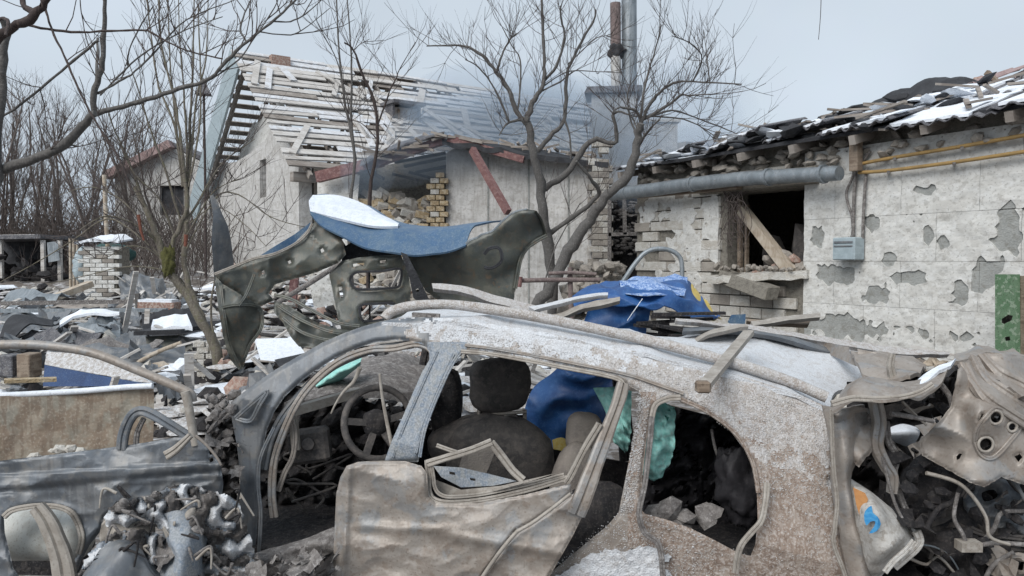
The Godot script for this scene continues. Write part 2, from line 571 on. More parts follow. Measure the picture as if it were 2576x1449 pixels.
	surface("snow", [226, 231, 238], [[1, 0.5, 0.7, [206, 213, 222], 0.6, 1, 0], [2, 0.7, 0.8, [160, 158, 156], 0.5, 1, 0]], 0.7, 0.95, 0.0, 0.4, 1, 0.2)
	surface("dirty_snow", [200, 201, 203], [[1, 0.45, 0.62, [164, 158, 152], 0.8, 1, 0], [2, 0.62, 0.72, [112, 104, 98], 0.7, 1, 0]], 0.6, 0.95, 0.0, 0.6, 1, 0.2)
	surface("tarp", [36, 82, 138], [[0, 0.45, 0.62, [28, 66, 120], 0.7, 1, 0], [1, 0.56, 0.7, [66, 106, 158], 0.5, 1, 60], [2, 0.72, 0.8, [150, 168, 192], 0.35, 1, 0]], 0.7, 0.5)
	surface("tarp_frost", [52, 94, 160], [[1, 0.42, 0.6, [150, 172, 206], 0.8, 1, 60], [2, 0.5, 0.62, [206, 215, 228], 0.7, 1, 0]], 0.5, 0.8)
	surface("teal", [138, 200, 192], [[0, 0.45, 0.65, [116, 178, 170], 0.8, 1, 0], [4, 0.45, 0.8, [166, 216, 210], 0.8, 1, 20], [1, 0.58, 0.72, [150, 170, 162], 0.5, 1, 30]], 0.3, 0.8, 0.0, 0.6, 4)
	surface("navy", [38, 64, 104], [[0, 0.45, 0.62, [30, 52, 88], 0.8, 1, 0], [2, 0.64, 0.74, [110, 122, 138], 0.5, 1, 0]], 0.6, 0.7)
	surface("plaster", [201, 201, 198], [[0, 0.45, 0.65, [188, 187, 183], 0.8, 1, 0], [1, 0.55, 0.72, [211, 212, 211], 0.7, 1, 50], [1, 0.68, 0.76, [150, 148, 143], 0.55, 1, 160], [2, 0.72, 0.8, [126, 123, 118], 0.7, 1, 0], [4, 0.86, 0.94, [156, 153, 147], 0.4, 1, 70]], 1.3, 0.95, 0.0, 0.5, 1)
	surface("block", [150, 152, 150], [[0, 0.45, 0.62, [134, 136, 134], 0.7, 1, 0], [2, 0.62, 0.74, [174, 174, 170], 0.6, 1, 0], [1, 0.62, 0.72, [120, 118, 112], 0.6, 1, 80]], 0.9, 0.95, 0.0, 0.4, 2)
	surface("brick_white", [184, 182, 176], [[0, 0.42, 0.62, [168, 163, 154], 0.8, 1, 0], [1, 0.55, 0.7, [198, 197, 194], 0.7, 1, 30], [2, 0.68, 0.78, [134, 128, 120], 0.6, 1, 0]], 0.9, 0.95, 0.0, 0.5, 2)
	surface("brick_grey", [150, 144, 136], [[0, 0.42, 0.62, [126, 120, 114], 0.8, 1, 77], [2, 0.62, 0.74, [178, 174, 168], 0.6, 1, 0]], 0.7, 0.95, 0.0, 0.5, 2)
	surface("brick_yellow", [168, 150, 120], [[0, 0.42, 0.62, [146, 128, 102], 0.8, 1, 0], [1, 0.5, 0.66, [186, 174, 152], 0.8, 1, 30], [2, 0.64, 0.74, [108, 94, 80], 0.6, 1, 0]], 0.8, 0.95, 0.0, 0.5, 2)
	surface("brick_red", [148, 116, 104], [[0, 0.42, 0.62, [126, 98, 88], 0.8, 1, 0], [1, 0.48, 0.64, [178, 166, 156], 0.8, 1, 30], [2, 0.6, 0.7, [196, 188, 180], 0.6, 1, 0]], 0.6, 0.95, 0.0, 0.5, 2)
	surface("mortar", [122, 118, 110], [[1, 0.5, 0.7, [92, 88, 82], 0.8, 1, 0], [2, 0.6, 0.7, [150, 146, 138], 0.6, 1, 0]], 0.7, 0.98, 0.0, 0.8, 1)
	surface("concrete", [186, 185, 183], [[5, 0.45, 0.65, [170, 168, 165], 0.7, 1, 0], [0, 0.5, 0.7, [196, 195, 194], 0.8, 1, 60], [5, 0.62, 0.76, [146, 142, 137], 0.4, 2, 90], [1, 0.66, 0.74, [146, 142, 136], 0.5, 1, 120], [2, 0.7, 0.78, [126, 121, 116], 0.5, 1, 0], [4, 0.9, 0.96, [122, 117, 112], 0.5, 1, 30]], 1.7, 0.95, 0.0, 0.5, 1)
	surface("stained", [148, 138, 124], [[0, 0.42, 0.62, [128, 112, 97], 0.8, 1, 0], [0, 0.52, 0.7, [142, 140, 130], 0.8, 1, 120], [5, 0.5, 0.7, [118, 103, 90], 0.6, 1, 30], [2, 0.6, 0.72, [172, 166, 156], 0.5, 1, 0]], 1.0, 0.9, 0.0, 0.5, 1)
	surface("lath", [190, 187, 183], [[6, 0.45, 0.65, [170, 165, 160], 0.8, 1, 0], [0, 0.45, 0.65, [202, 200, 198], 0.7, 1, 60], [6, 0.62, 0.77, [138, 131, 124], 0.6, 2, 40]], 1.2, 0.95)
	surface("lath_dark", [140, 133, 127], [[6, 0.45, 0.65, [116, 108, 101], 0.8, 1, 0], [0, 0.45, 0.65, [162, 156, 150], 0.7, 1, 60]], 1.2, 0.95)
	surface("lath_frost", [196, 197, 200], [[6, 0.45, 0.65, [172, 168, 164], 0.8, 1, 0], [1, 0.5, 0.65, [214, 219, 226], 0.8, 1, 60]], 1.2, 0.95)
	surface("wood", [128, 114, 100], [[6, 0.45, 0.62, [104, 90, 78], 0.8, 1, 0], [0, 0.45, 0.65, [150, 138, 124], 0.7, 1, 10], [2, 0.66, 0.76, [82, 70, 60], 0.5, 1, 0]], 0.7, 0.92, 0.0, 0.3, 6)
	surface("wood_pale", [170, 158, 142], [[5, 0.45, 0.62, [146, 132, 116], 0.8, 1, 0], [0, 0.45, 0.65, [188, 180, 168], 0.7, 1, 10]], 0.7, 0.92, 0.0, 0.3, 5)
	surface("red_paint", [116, 82, 80], [[0, 0.45, 0.62, [98, 68, 68], 0.8, 1, 0], [1, 0.56, 0.68, [140, 114, 110], 0.7, 1, 60], [2, 0.68, 0.76, [164, 148, 144], 0.5, 1, 0]], 0.8, 0.8)
	surface("slate", [92, 92, 96], [[0, 0.45, 0.62, [70, 70, 75], 0.8, 1, 0], [1, 0.55, 0.7, [118, 116, 117], 0.7, 1, 60], [2, 0.62, 0.72, [176, 178, 182], 0.5, 1, 0]], 0.9, 0.9, 0.0, 0.3, 2)
	surface("pink_slate", [150, 130, 128], [[0, 0.45, 0.62, [132, 110, 108], 0.8, 1, 0], [2, 0.6, 0.72, [180, 168, 168], 0.6, 1, 0]], 0.9, 0.9)
	surface("felt", [40, 41, 45], [[0, 0.45, 0.65, [58, 60, 64], 0.8, 1, 0], [2, 0.66, 0.76, [92, 94, 98], 0.4, 1, 0]], 0.8, 0.85, 0.0, 0.4, 1)
	surface("zinc", [136, 144, 150], [[0, 0.45, 0.62, [114, 122, 128], 0.8, 1, 0], [5, 0.55, 0.7, [160, 166, 172], 0.6, 1, 60], [2, 0.68, 0.78, [104, 96, 86], 0.6, 1, 0]], 0.9, 0.5, 0.35)
	surface("pipe_brown", [112, 98, 96], [[0, 0.45, 0.62, [94, 82, 82], 0.8, 1, 0], [1, 0.55, 0.7, [132, 120, 116], 0.7, 1, 60], [2, 0.66, 0.76, [158, 152, 148], 0.5, 1, 0]], 0.7, 0.9)
	surface("yellow_pipe", [166, 136, 84], [[0, 0.45, 0.62, [146, 120, 78], 0.8, 1, 0], [2, 0.62, 0.72, [118, 100, 76], 0.7, 1, 0]], 0.4, 0.7)
	surface("enamel", [158, 172, 178], [[0, 0.45, 0.62, [142, 156, 163], 0.8, 1, 0], [2, 0.7, 0.78, [120, 120, 118], 0.6, 1, 0]], 0.4, 0.55)
	surface("green_paint", [82, 112, 84], [[0, 0.45, 0.62, [98, 122, 98], 0.8, 1, 0], [1, 0.58, 0.68, [142, 156, 140], 0.7, 1, 60], [2, 0.66, 0.74, [60, 72, 58], 0.6, 1, 0]], 0.7, 0.7)
	surface("bark", [106, 104, 103], [[5, 0.45, 0.62, [84, 82, 81], 0.8, 1, 0], [1, 0.55, 0.7, [126, 124, 121], 0.7, 1, 60], [2, 0.62, 0.74, [68, 66, 65], 0.6, 1, 0], [3, 0.1, 0.35, [74, 72, 70], 0.5, 1, 40]], 0.3, 0.95, 0.0, 1.0, 1)
	surface("bark_olive", [112, 106, 96], [[5, 0.45, 0.62, [90, 84, 77], 0.8, 1, 0], [1, 0.5, 0.7, [132, 127, 117], 0.7, 1, 60], [0, 0.6, 0.72, [106, 105, 80], 0.6, 1, 30], [2, 0.62, 0.74, [74, 68, 62], 0.6, 1, 0]], 0.3, 0.95, 0.0, 1.0, 1)
	surface("bark_dark", [66, 57, 55], [[5, 0.45, 0.62, [50, 43, 43], 0.8, 1, 0], [1, 0.55, 0.7, [90, 80, 74], 0.6, 1, 60]], 0.4, 0.95, 0.0, 0.6, 5)
	surface("twig", [88, 80, 77], [[1, 0.45, 0.62, [72, 65, 64], 0.8, 1, 0]], 0.4, 0.95)
	surface("twig_far", [98, 90, 86], [[1, 0.45, 0.62, [82, 75, 72], 0.8, 1, 0]], 1.4, 0.95)
	surface("bark_red", [120, 76, 62], [[1, 0.45, 0.62, [96, 60, 50], 0.8, 1, 0]], 0.3, 0.95)
	surface("ground", [118, 111, 104], [[0, 0.46, 0.58, [206, 209, 214], 0.9, 1, 0], [1, 0.5, 0.66, [86, 79, 73], 0.7, 1, 60], [2, 0.55, 0.66, [160, 154, 148], 0.7, 1, 0], [3, 0.1, 0.3, [66, 60, 57], 0.4, 1, 0]], 1.6, 0.97, 0.0, 0.9, 1)
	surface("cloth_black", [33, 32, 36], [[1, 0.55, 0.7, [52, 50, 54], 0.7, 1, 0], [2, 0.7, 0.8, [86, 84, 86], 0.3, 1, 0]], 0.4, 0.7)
	surface("sacking", [184, 182, 178], [[0, 0.45, 0.65, [162, 158, 152], 0.8, 1, 0], [2, 0.5, 0.7, [200, 200, 198], 0.4, 1, 0], [1, 0.62, 0.72, [126, 118, 109], 0.6, 1, 60], [4, 0.8, 0.9, [140, 134, 126], 0.5, 1, 20]], 0.35, 0.75, 0.0, 0.4, 2)
	surface("tank_white", [196, 197, 192], [[0, 0.5, 0.66, [176, 174, 166], 0.8, 1, 0], [2, 0.68, 0.78, [140, 132, 122], 0.6, 1, 0]], 0.5, 0.5)
	surface("orange_card", [186, 134, 84], [[1, 0.5, 0.66, [166, 116, 72], 0.7, 1, 0]], 0.3, 0.85)
	surface("ink_blue", [52, 134, 190], [[1, 0.5, 0.66, [92, 164, 204], 0.7, 1, 0]], 0.2, 0.8)
	surface("yellow_cloth", [196, 170, 88], [[1, 0.5, 0.66, [206, 192, 140], 0.7, 1, 0]], 0.3, 0.85)
	surface("dark_green", [46, 82, 80], [[0, 0.45, 0.65, [36, 62, 64], 0.8, 1, 0], [2, 0.66, 0.76, [120, 136, 134], 0.5, 1, 0]], 0.5, 0.8)
	surface("moss", [84, 84, 46], [[1, 0.5, 0.66, [66, 64, 38], 0.8, 1, 0]], 0.3, 0.98, 0.0, 0.9, 2)
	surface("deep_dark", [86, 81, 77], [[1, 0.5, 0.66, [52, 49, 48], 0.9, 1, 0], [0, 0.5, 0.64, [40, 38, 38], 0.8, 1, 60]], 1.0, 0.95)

const SKY := Color(0.606, 0.642, 0.678)

func _ready():
	var cam := Camera3D.new()
	cam.name = "camera"
	add_child(cam)
	cam.position = Vector3(0, EYE, 0)
	cam.rotation.x = -PITCH
	cam.fov = rad_to_deg(2.0 * atan(724.5 / F))
	cam.near = 0.05
	cam.far = 400.0
	cam.current = true
	var env := Environment.new()
	env.background_mode = Environment.BG_SKY
	var sm := PanoramaSkyMaterial.new()
	var cn := FastNoiseLite.new()
	cn.seed = 3; cn.frequency = 1.1; cn.fractal_octaves = 5
	var img := Image.create(512, 256, false, Image.FORMAT_RGB8)
	for j in 256:
		var el := PI * (0.5 - (j + 0.5) / 256.0)
		for i in 512:
			var az := TAU * (i + 0.5) / 512.0
			var d := Vector3(cos(el) * cos(az), sin(el), cos(el) * sin(az))
			var k := 1.0 + 0.05 * cn.get_noise_3dv(d * Vector3(1.0, 2.2, 1.0)) + 0.02 * cn.get_noise_3dv(d * 4.0)
			img.set_pixel(i, j, Color(SKY.r * k, SKY.g * k, SKY.b * k) if el > 0 else Color8(112, 110, 108))
	sm.panorama = ImageTexture.create_from_image(img)
	var sky := Sky.new()
	sky.sky_material = sm
	env.sky = sky
	env.tonemap_mode = Environment.TONE_MAPPER_LINEAR
	env.tonemap_exposure = 1.9
	env.sdfgi_enabled = true
	env.ssao_enabled = true
	env.ssil_enabled = true
	env.volumetric_fog_enabled = true
	env.volumetric_fog_density = 0.0
	var we := WorldEnvironment.new()
	we.name = "overcast_day"
	we.environment = env
	add_child(we)
	var sun := DirectionalLight3D.new()
	sun.name = "veiled_sun"
	add_child(sun)
	sun.light_energy = 0.5
	sun.light_angular_distance = 40.0
	sun.light_color = Color(1.0, 0.985, 0.965)
	sun.shadow_enabled = true
	sun.look_at_from_position(Vector3.ZERO, Vector3(0.42, -0.66, -0.62))
	nz.seed = 5; nz.frequency = 0.5; nz.fractal_octaves = 4
	nz3.seed = 8; nz3.frequency = 0.5; nz3.fractal_octaves = 2; nz3.fractal_gain = 0.3
	nz2.seed = 23; nz2.frequency = 0.05; nz2.fractal_octaves = 2
	rng.seed = 20
	make_surfaces()
	print("surfaces ", Time.get_ticks_msec())
	ground()
	right_house()
	print("right house ", Time.get_ticks_msec())
	gable_house()
	annex()
	chimneys()
	far_house()
	print("buildings ", Time.get_ticks_msec())
	trees()
	print("trees ", Time.get_ticks_msec())
	burnt_car()
	print("car ", Time.get_ticks_msec())
	torn_body()
	rear_wreck()
	debris()
	smoke()
	print("done ", Time.get_ticks_msec())

# ---------- ground ----------
func hgt(x: float, z: float) -> float:
	var d := -z
	var left := smoothstep(0.5, -3.5, x)
	var h := 0.05 * nz.get_noise_2d(x * 1.5, z * 1.5)
	h += left * (0.085 * clampf(d - 7.5, 0.0, 14.0) + 0.12 * nz.get_noise_2d(x * 2.2 + 40.0, z * 2.2) * smoothstep(6.0, 9.0, d))
	h += smoothstep(22.0, 60.0, d) * 1.2
	return h

func ground():
	var mb := MB.new()
	var zs := [30.0]
	var d := -4.0
	while d < 320.0:
		zs.append(-d)
		d += 0.25 if d < 22.0 else (d * 0.08)
	var g := []
	for z in zs:
		var row := PackedVector3Array()
		for i in 121:
			var u := (i - 60) / 60.0
			var x := signf(u) * (absf(u) * 14.0 + pow(absf(u), 6) * 220.0)
			row.append(Vector3(x, hgt(x, z), z))
		g.append(row)
	wrapgrid(mb, g, false)
	struct("ground", mb, M.ground)

# ---------- the white house on the right ----------
var WO := Vector3(2.0, 0, -12.9)
var WU := Vector3(2.94, 0, 5.14).normalized()
var WN := Vector3(-5.14, 0, 2.94).normalized()

func wp(s: float, h: float, out := 0.0) -> Vector3:
	return WO + WU * s + Vector3.UP * h + WN * out

func wsh(x: float, y: float, out := 0.0) -> Vector2:      # where a sight line meets that wall: along it and up it
	var e := Vector3(0, EYE, 0)
	var r := at(x, y, 1.0) - e
	var t := (WO + WN * out - e).dot(WN) / r.dot(WN)
	var p := e + r * t - WO
	return Vector2(p.dot(WU), p.y)

func wq(x: float, y: float, out := 0.0) -> Vector3:
	var q := wsh(x, y, out)
	return wp(q.x, q.y, out)

# skin of plaster that has come off in places: contour of a noise field over one rectangle of wall
func plaster_skin(s0: float, s1: float, h0: float, h1: float, th: float, lvl: Callable, step := 0.055) -> Array:
	var nx := maxi(2, int((s1 - s0) / step))
	var ny := maxi(2, int((h1 - h0) / step))
	var f := []
	for j in ny + 1:
		var row := PackedFloat32Array()
		for i in nx + 1: row.append(lvl.call(lerpf(s0, s1, float(i) / nx), lerpf(h0, h1, float(j) / ny)))
		f.append(row)
	# which patch each point belongs to
	var lab := []
	for j in ny + 1:
		var row := PackedInt32Array()
		row.resize(nx + 1)
		row.fill(-1)
		lab.append(row)
	var pieces := []
	for j0 in ny + 1:
		for i0 in nx + 1:
			if f[j0][i0] <= 0 or lab[j0][i0] >= 0: continue
			var id := pieces.size()
			pieces.append(MB.new())
			var stack := [[i0, j0]]
			lab[j0][i0] = id
			while not stack.is_empty():
				var c: Array = stack.pop_back()
				for o in [[1, 0], [-1, 0], [0, 1], [0, -1]]:
					var a: int = c[0] + o[0]
					var b: int = c[1] + o[1]
					if a < 0 or b < 0 or a > nx or b > ny or lab[b][a] >= 0 or f[b][a] <= 0: continue
					lab[b][a] = id
					stack.append([a, b])
	for j in ny:
		for i in nx:
			var mb: MB = null
			for o in [[i, j], [i + 1, j], [i + 1, j + 1], [i, j + 1]]:
				if lab[o[1]][o[0]] >= 0: mb = pieces[lab[o[1]][o[0]]]
			if mb == null: continue
			var q := [[i, j], [i + 1, j], [i + 1, j + 1], [i, j + 1]]
			var pts := []
			var edge := []
			for k in 4:
				var a: Array = q[k]
				var b: Array = q[(k + 1) % 4]
				var fa: float = f[a[1]][a[0]]
				var fb: float = f[b[1]][b[0]]
				if fa > 0: pts.append(Vector2(a[0], a[1]))
				if (fa > 0) != (fb > 0):
					var t := fa / (fa - fb)
					var p := Vector2(a[0], a[1]).lerp(Vector2(b[0], b[1]), t)
					pts.append(p)
					edge.append(p)
			if pts.size() < 3: continue
			var fr := []
			for p in pts:
				var s := lerpf(s0, s1, p.x / nx)
				var h := lerpf(h0, h1, p.y / ny)
				fr.append(wp(s, h, th + 0.012 * nz.get_noise_2d(s * 9.0, h * 9.0) + 0.005 * nz.get_noise_2d(s * 40.0, h * 40.0)))
			for k in range(1, fr.size() - 1): mb.tri(fr[0], fr[k], fr[k + 1])
			if edge.size() == 2:
				var e := []
				for p in edge:
					var s := lerpf(s0, s1, p.x / nx)
					var h := lerpf(h0, h1, p.y / ny)
					e.append(wp(s, h, th + 0.012 * nz.get_noise_2d(s * 9.0, h * 9.0) + 0.005 * nz.get_noise_2d(s * 40.0, h * 40.0)))
					e.append(wp(s, h, 0.0))
				mb.quad(e[0], e[1], e[3], e[2])
	return pieces

func right_house():
	var t := thing("ruined_white_house", "long low white house with flaking plaster, blown-out window and collapsed snowy roof", "house", wp(4.0, 0.0))
	var L := 10.5
	var w0 := wsh(1830, 580).x
	var w1 := wsh(2026, 580).x
	var sill := 1.52
	var head := 2.62
	var top := 3.02
	var mb := MB.new()
	for r in [[0.0, w0, 0.0, top], [w1, L, 0.0, top], [w0, w1, 0.0, sill], [w0, w1, head, top]]:
		bx(mb, wp((r[0] + r[1]) / 2, (r[2] + r[3]) / 2, -0.2), WU * (r[1] - r[0]) / 2, Vector3.UP * (r[3] - r[2]) / 2, WN * 0.195)
	# end walls and back
	bx(mb, wp(0.2, 1.5, -2.4), WU * 0.2, Vector3.UP * 1.5, WN * 1.99)
	bx(mb, wp(L - 0.2, 1.5, -2.4), WU * 0.2, Vector3.UP * 1.5, WN * 1.99)
	bx(mb, wp(L / 2, 1.5, -4.6), WU * L / 2, Vector3.UP * 1.5, WN * 0.19)
	part(t, "wall", mb, M.mortar)
	mb = MB.new()
	bx(mb, wp(L / 2, 2.95, -2.4), WU * (L / 2 - 0.41), Vector3.UP * 0.04, WN * 1.98)
	bx(mb, wp(w1 + 1.6, 1.4, -2.4), WU * 0.05, Vector3.UP * 1.4, WN * 1.98)
	bx(mb, wp(L / 2, 0.04, -2.4), WU * (L / 2 - 0.42), Vector3.UP * 0.03, WN * 1.97)
	bx(mb, wp(L / 2, 1.45, -4.36), WU * (L / 2 - 0.42), Vector3.UP * 1.4, WN * 0.02)
	part(t, "inner_lining", mb, M.brick_grey)
	# brickwork left of and under the window
	var shared := []
	for k in 3:
		var b := MB.new()
		rbox(b, Vector3.ZERO, WU * 0.183, Vector3.UP * 0.069, WN * (0.02 + 0.006 * k), 0.006)
		shared.append(b.done())
	var row := 0
	var h := 0.08
	while h < top - 0.05:
		var s := 0.19 - (0.19 if row % 2 else 0.0)
		while s < w1 + 0.05:
			var in_window := s > w0 - 0.12 and s < w1 + 0.3 and h > sill - 0.1 and h < head + 0.1
			if s > 0.12 and s < w1 - 0.1 and not in_window and rng.randf() > 0.05 and not (s < 0.5 and h < 1.7 and rng.randf() < 0.45):
				var o := MeshInstance3D.new()
				o.name = "brick"
				o.mesh = shared[rng.randi() % 3]
				o.material_override = M.brick_white if rng.randf() < 0.8 else M.brick_grey
				t.add_child(o, true)
				o.position = wp(s, h, 0.012 + rng.randf() * 0.012) - t.position
			s += 0.38
		h += 0.153
		row += 1
	# big blocks to the right
	var hs := [0.0, 0.16, 0.67, 1.18, 1.69, 2.2, 2.71, top]
	for r in hs.size() - 1:
		var s := w1 + 0.02
		var k := 0
		while s < L:
			var e := s + (0.45 if (k == 0 and r % 2) else 0.86)
			e = minf(e, L)
			var b := MB.new()
			rbox(b, wp((s + e) / 2, (hs[r] + hs[r + 1]) / 2, 0.01 + 0.006 * (k % 2)), WU * ((e - s) / 2 - 0.0025), Vector3.UP * ((hs[r + 1] - hs[r]) / 2 - 0.0025), WN * 0.02, 0.004)
			part(t, "block", b, M.block)
			# the plaster that still sticks to this block
			var f := func(a, c):
				var v := 0.4 + 0.3 * minf(0.0, nz.get_noise_2d(a * 14.0, c * 14.0 + 9.0) + 0.22) * 4.0 + 0.5 * nz.get_noise_2d(a * 1.3 + 7.0, c * 1.5) + 0.34 * nz.get_noise_2d(a * 5.0, c * 5.0 + 30.0)
				v += 0.2 * smoothstep(0.6, 2.6, c) - 0.26 * smoothstep(1.15, 0.3, c)
				for g in [[2545, 585, 0.16, 0.42], [2380, 612, 0.09, 0.14], [2112, 690, 0.28, 0.22], [2060, 600, 0.12, 0.2], [2200, 560, 0.1, 0.1], [2290, 700, 0.22, 0.1], [2420, 740, 0.12, 0.24], [2250, 650, 0.1, 0.14], [2210, 740, 0.2, 0.16], [2330, 480, 0.16, 0.07], [2130, 820, 0.7, 0.2], [2480, 690, 0.16, 0.2], [2340, 590, 0.07, 0.16]]:
					var q := wsh(g[0], g[1])
					v -= 0.9 * smoothstep(1.15, 0.7, sqrt(pow((a - q.x) / g[2], 2) + pow((c - q.y) / (g[3] * 0.8), 2)) + 0.55 * nz.get_noise_2d(a * 5.0, c * 5.0) + 0.5 * nz.get_noise_2d(a * 16.0, c * 16.0))
				return v
			for pl in plaster_skin(s + 0.0015, e - 0.0015, hs[r] + 0.0015, hs[r + 1] - 0.0015, 0.05, f, 0.042):
				if pl.v.size() > 60: part(t, "plaster", pl, M.plaster)
			s = e
			k += 1
	var f2 := func(a, c):
		if a > w0 - 0.1 and a < w1 and c > sill - 0.3 and c < head + 0.1: return -1.0
		return -0.06 + 0.5 * nz.get_noise_2d(a * 1.4 + 17.0, c * 1.5) + 0.36 * nz.get_noise_2d(a * 5.0, c * 5.0 + 3.0) + 0.22 * smoothstep(1.7, 2.4, c)
	for pl in plaster_skin(0.1, w0 - 0.08, 0.2, top - 0.3, 0.05, f2):
		if pl.v.size() > 60: part(t, "plaster", pl, M.plaster)
	# lintel, window boards, sill
	mb = MB.new()
	rbox(mb, wp((w0 + w1) / 2 - 0.1, 2.74, -0.02), WU * ((w1 - w0) / 2 + 0.35), Vector3.UP * 0.11, WN * 0.14, 0.015)
	part(t, "lintel", mb, M.mortar)
	for b in [[1862, 500, 1862, 690, 0.06], [1880, 515, 1878, 690, 0.035], [1846, 500, 1838, 690, 0.08]]:
		mb = MB.new()
		beam(mb, wq(b[0], b[1], -0.14), wq(b[2], b[3], -0.14), b[4], 0.05, WN)
		part(t, "window_board", mb, M.wood)
	mb = MB.new()
	var sl := wsh(1915, 700)
	var so := PackedVector2Array()
	for q in [[-0.92, -0.06], [-0.7, 0.3], [-0.35, 0.34], [-0.2, 0.26], [0.1, 0.3], [0.3, 0.2], [0.62, 0.24], [0.82, 0.1], [0.82, -0.2], [-0.86, -0.2]]: so.append(Vector2(q[0], q[1]))
	if Geometry2D.is_polygon_clockwise(so): so.reverse()
	cut(mb, so, [], func(x, y, k): return wp(sl.x + x, 1.54 + 0.05 * x - 0.06 * y - 0.1 * k + 0.03 * nz.get_noise_2d(x * 6.0, y * 6.0), y), 0.07)
	part(t, "window_sill", mb, M.brick_white, "broken cracked sill slab")
	mb = MB.new()
	for i in 60: rock(mb, wp(sl.x + rng.randf_range(-0.7, 0.8), 1.57 + rng.randf() * 0.05, rng.randf_range(-0.15, 0.24)), Vector3(0.1, 0.06, 0.09) * rng.randf_range(0.4, 1.3), Vector3(rng.randf(), rng.randf() * 6, rng.randf()))
	part(t, "sill_rubble", mb, M.brick_grey).set_meta("kind", "stuff")
	mb = MB.new()
	rbox(mb, wq(1880, 716, 0.22), (WU * 0.5 - Vector3.UP * 0.1 + WN * 0.08), Vector3(0.02, 0.085, 0.0), WN * 0.12, 0.012)
	part(t, "broken_sill_slab", mb, M.mortar)
	mb = MB.new()
	bx(mb, wp(L / 2, 3.13, -0.14), WU * L / 2, Vector3.UP * 0.11, WN * 0.12)
	part(t, "wall_head", mb, M.mortar)
	mb = MB.new()
	bx(mb, wp(L / 2 + 0.1, 3.2, 0.1), WU * (L / 2 - 0.1), Vector3.UP * 0.02 + WN * 0.0, WN * 0.22 - Vector3.UP * 0.07)
	part(t, "soffit", mb, M.felt)
	# roof carcass, sheets and snow
	roof_sheets(t, L)
	# gutter
	mb = MB.new()
	var gp := smooth(PackedVector3Array([wq(1538, 489, 0.32), wq(1640, 477, 0.32), wq(1800, 456, 0.32), wq(1960, 444, 0.32), wq(2112, 436, 0.32)]), 6)
	tube(mb, gp, 0.105, 0.085, 14, 1.0, 0.08)
	for k in [3, 10, 17, 22]: tube(mb, PackedVector3Array([gp[k] - WU * 0.02, gp[k] + WU * 0.02]), 0.112, 0.112, 14)
	part(t, "gutter_pipe", mb, M.zinc)
	mb = MB.new()
	beam(mb, wq(1600, 492, 0.2), wq(1860, 468, 0.2), 0.1, 0.09)
	part(t, "fascia_board", mb, M.wood, "orange-brown scorched board under the gutter pipe")
	# gas pipes
	for g in [[[2165, 412, 2250, 396, 2420, 368, 2600, 336], 0.02], [[2160, 434, 2235, 429, 2400, 408, 2600, 378], 0.02]]:
		mb = MB.new()
		var a: Array = g[0]
		var pts := PackedVector3Array()
		for i in range(0, a.size(), 2): pts.append(wq(a[i], a[i + 1], 0.14))
		tube(mb, smooth(pts, 5), g[1], g[1], 10)
		part(t, "gas_pipe", mb, M.yellow_pipe)
		for i in [2, 4, 6]:
			mb = MB.new()
			beam(mb, wq(a[i], a[i + 1], 0.0), wq(a[i], a[i + 1] + 4, 0.17), 0.03, 0.03)
			part(t, "pipe_bracket", mb, M.ash)
	# meter box with its conduits
	var m0 := wsh(2157, 626)
	mb = MB.new()
	rbox(mb, wp(m0.x, m0.y, 0.16), WU * 0.15, Vector3.UP * 0.13, WN * 0.09, 0.012)
	var mbx := part(t, "meter_box", mb, M.enamel, "pale blue-grey electricity meter box")
	mb = MB.new()
	rbox(mb, wp(m0.x, m0.y + 0.075, 0.255), WU * 0.125, Vector3.UP * 0.012, WN * 0.006, 0.003)
	rbox(mb, wp(m0.x, m0.y + 0.03, 0.255), WU * 0.125, Vector3.UP * 0.008, WN * 0.005, 0.003)
	part(mbx, "slot", mb, M.steel)
	for c in [[[2150, 372, 2146, 440, 2130, 480, 2132, 510, 2143, 545, 2146, 598], 0.016], [[2152, 340, 2152, 440, 2148, 500, 2146, 600], 0.02], [[2180, 425, 2176, 470, 2172, 540, 2170, 600], 0.018], [[2146, 560, 2140, 600, 2112, 650], 0.012], [[2150, 430, 2175, 400, 2190, 380], 0.016]]:
		mb = MB.new()
		var a: Array = c[0]
		var pts := PackedVector3Array()
		for i in range(0, a.size(), 2): pts.append(wq(a[i], a[i + 1], 0.1))
		tube(mb, smooth(pts, 4), c[1], c[1], 7)
		part(t, "conduit", mb, M.ash)
	mb = MB.new()
	beam(mb, wq(2153, 430, 0.2), wq(2153, 322, 0.2), 0.11, 0.09, WN)
	part(t, "eaves_post", mb, M.wood)
	# rough rubble course under the eaves
	mb = MB.new()
	for i in 170:
		var s := rng.randf_range(0.1, L)
		rock(mb, wp(s, rng.randf_range(2.86, 3.1), rng.randf_range(-0.02, 0.14)), Vector3(rng.randf_range(0.08, 0.34), rng.randf_range(0.06, 0.14), rng.randf_range(0.1, 0.2)), Vector3(rng.randf(), rng.randf() * 6, 0))
	part(t, "broken_eaves_masonry", mb, M.brick_grey).set_meta("kind", "stuff")
	# vines and roots hanging at the window
	mb = MB.new()
	for i in 20:
		var x := rng.randf_range(1826, 1872)
		var p := PackedVector3Array()
		for k in 6: p.append(wq(x + rng.randf_range(-16, 16) + k * rng.randf_range(-5, 3), 482 + k * rng.randf_range(14, 38), 0.12 + rng.randf() * 0.1))
		tube(mb, smooth(p, 3), 0.006, 0.003, 4)
	solo("hanging_dry_vine", mb, M.twig, "tangled dry vine hanging over left side of the blown-out window", "vine")
	# fallen joist and rubble in the window
	mb = MB.new()
	beam(mb, wq(1868, 528, -0.1), wq(1990, 684, 0.06), 0.13, 0.12, WN)
	solo("fallen_joist", mb, M.wood_pale, "thick pale joist leaning diagonally in the dark window opening", "beam")
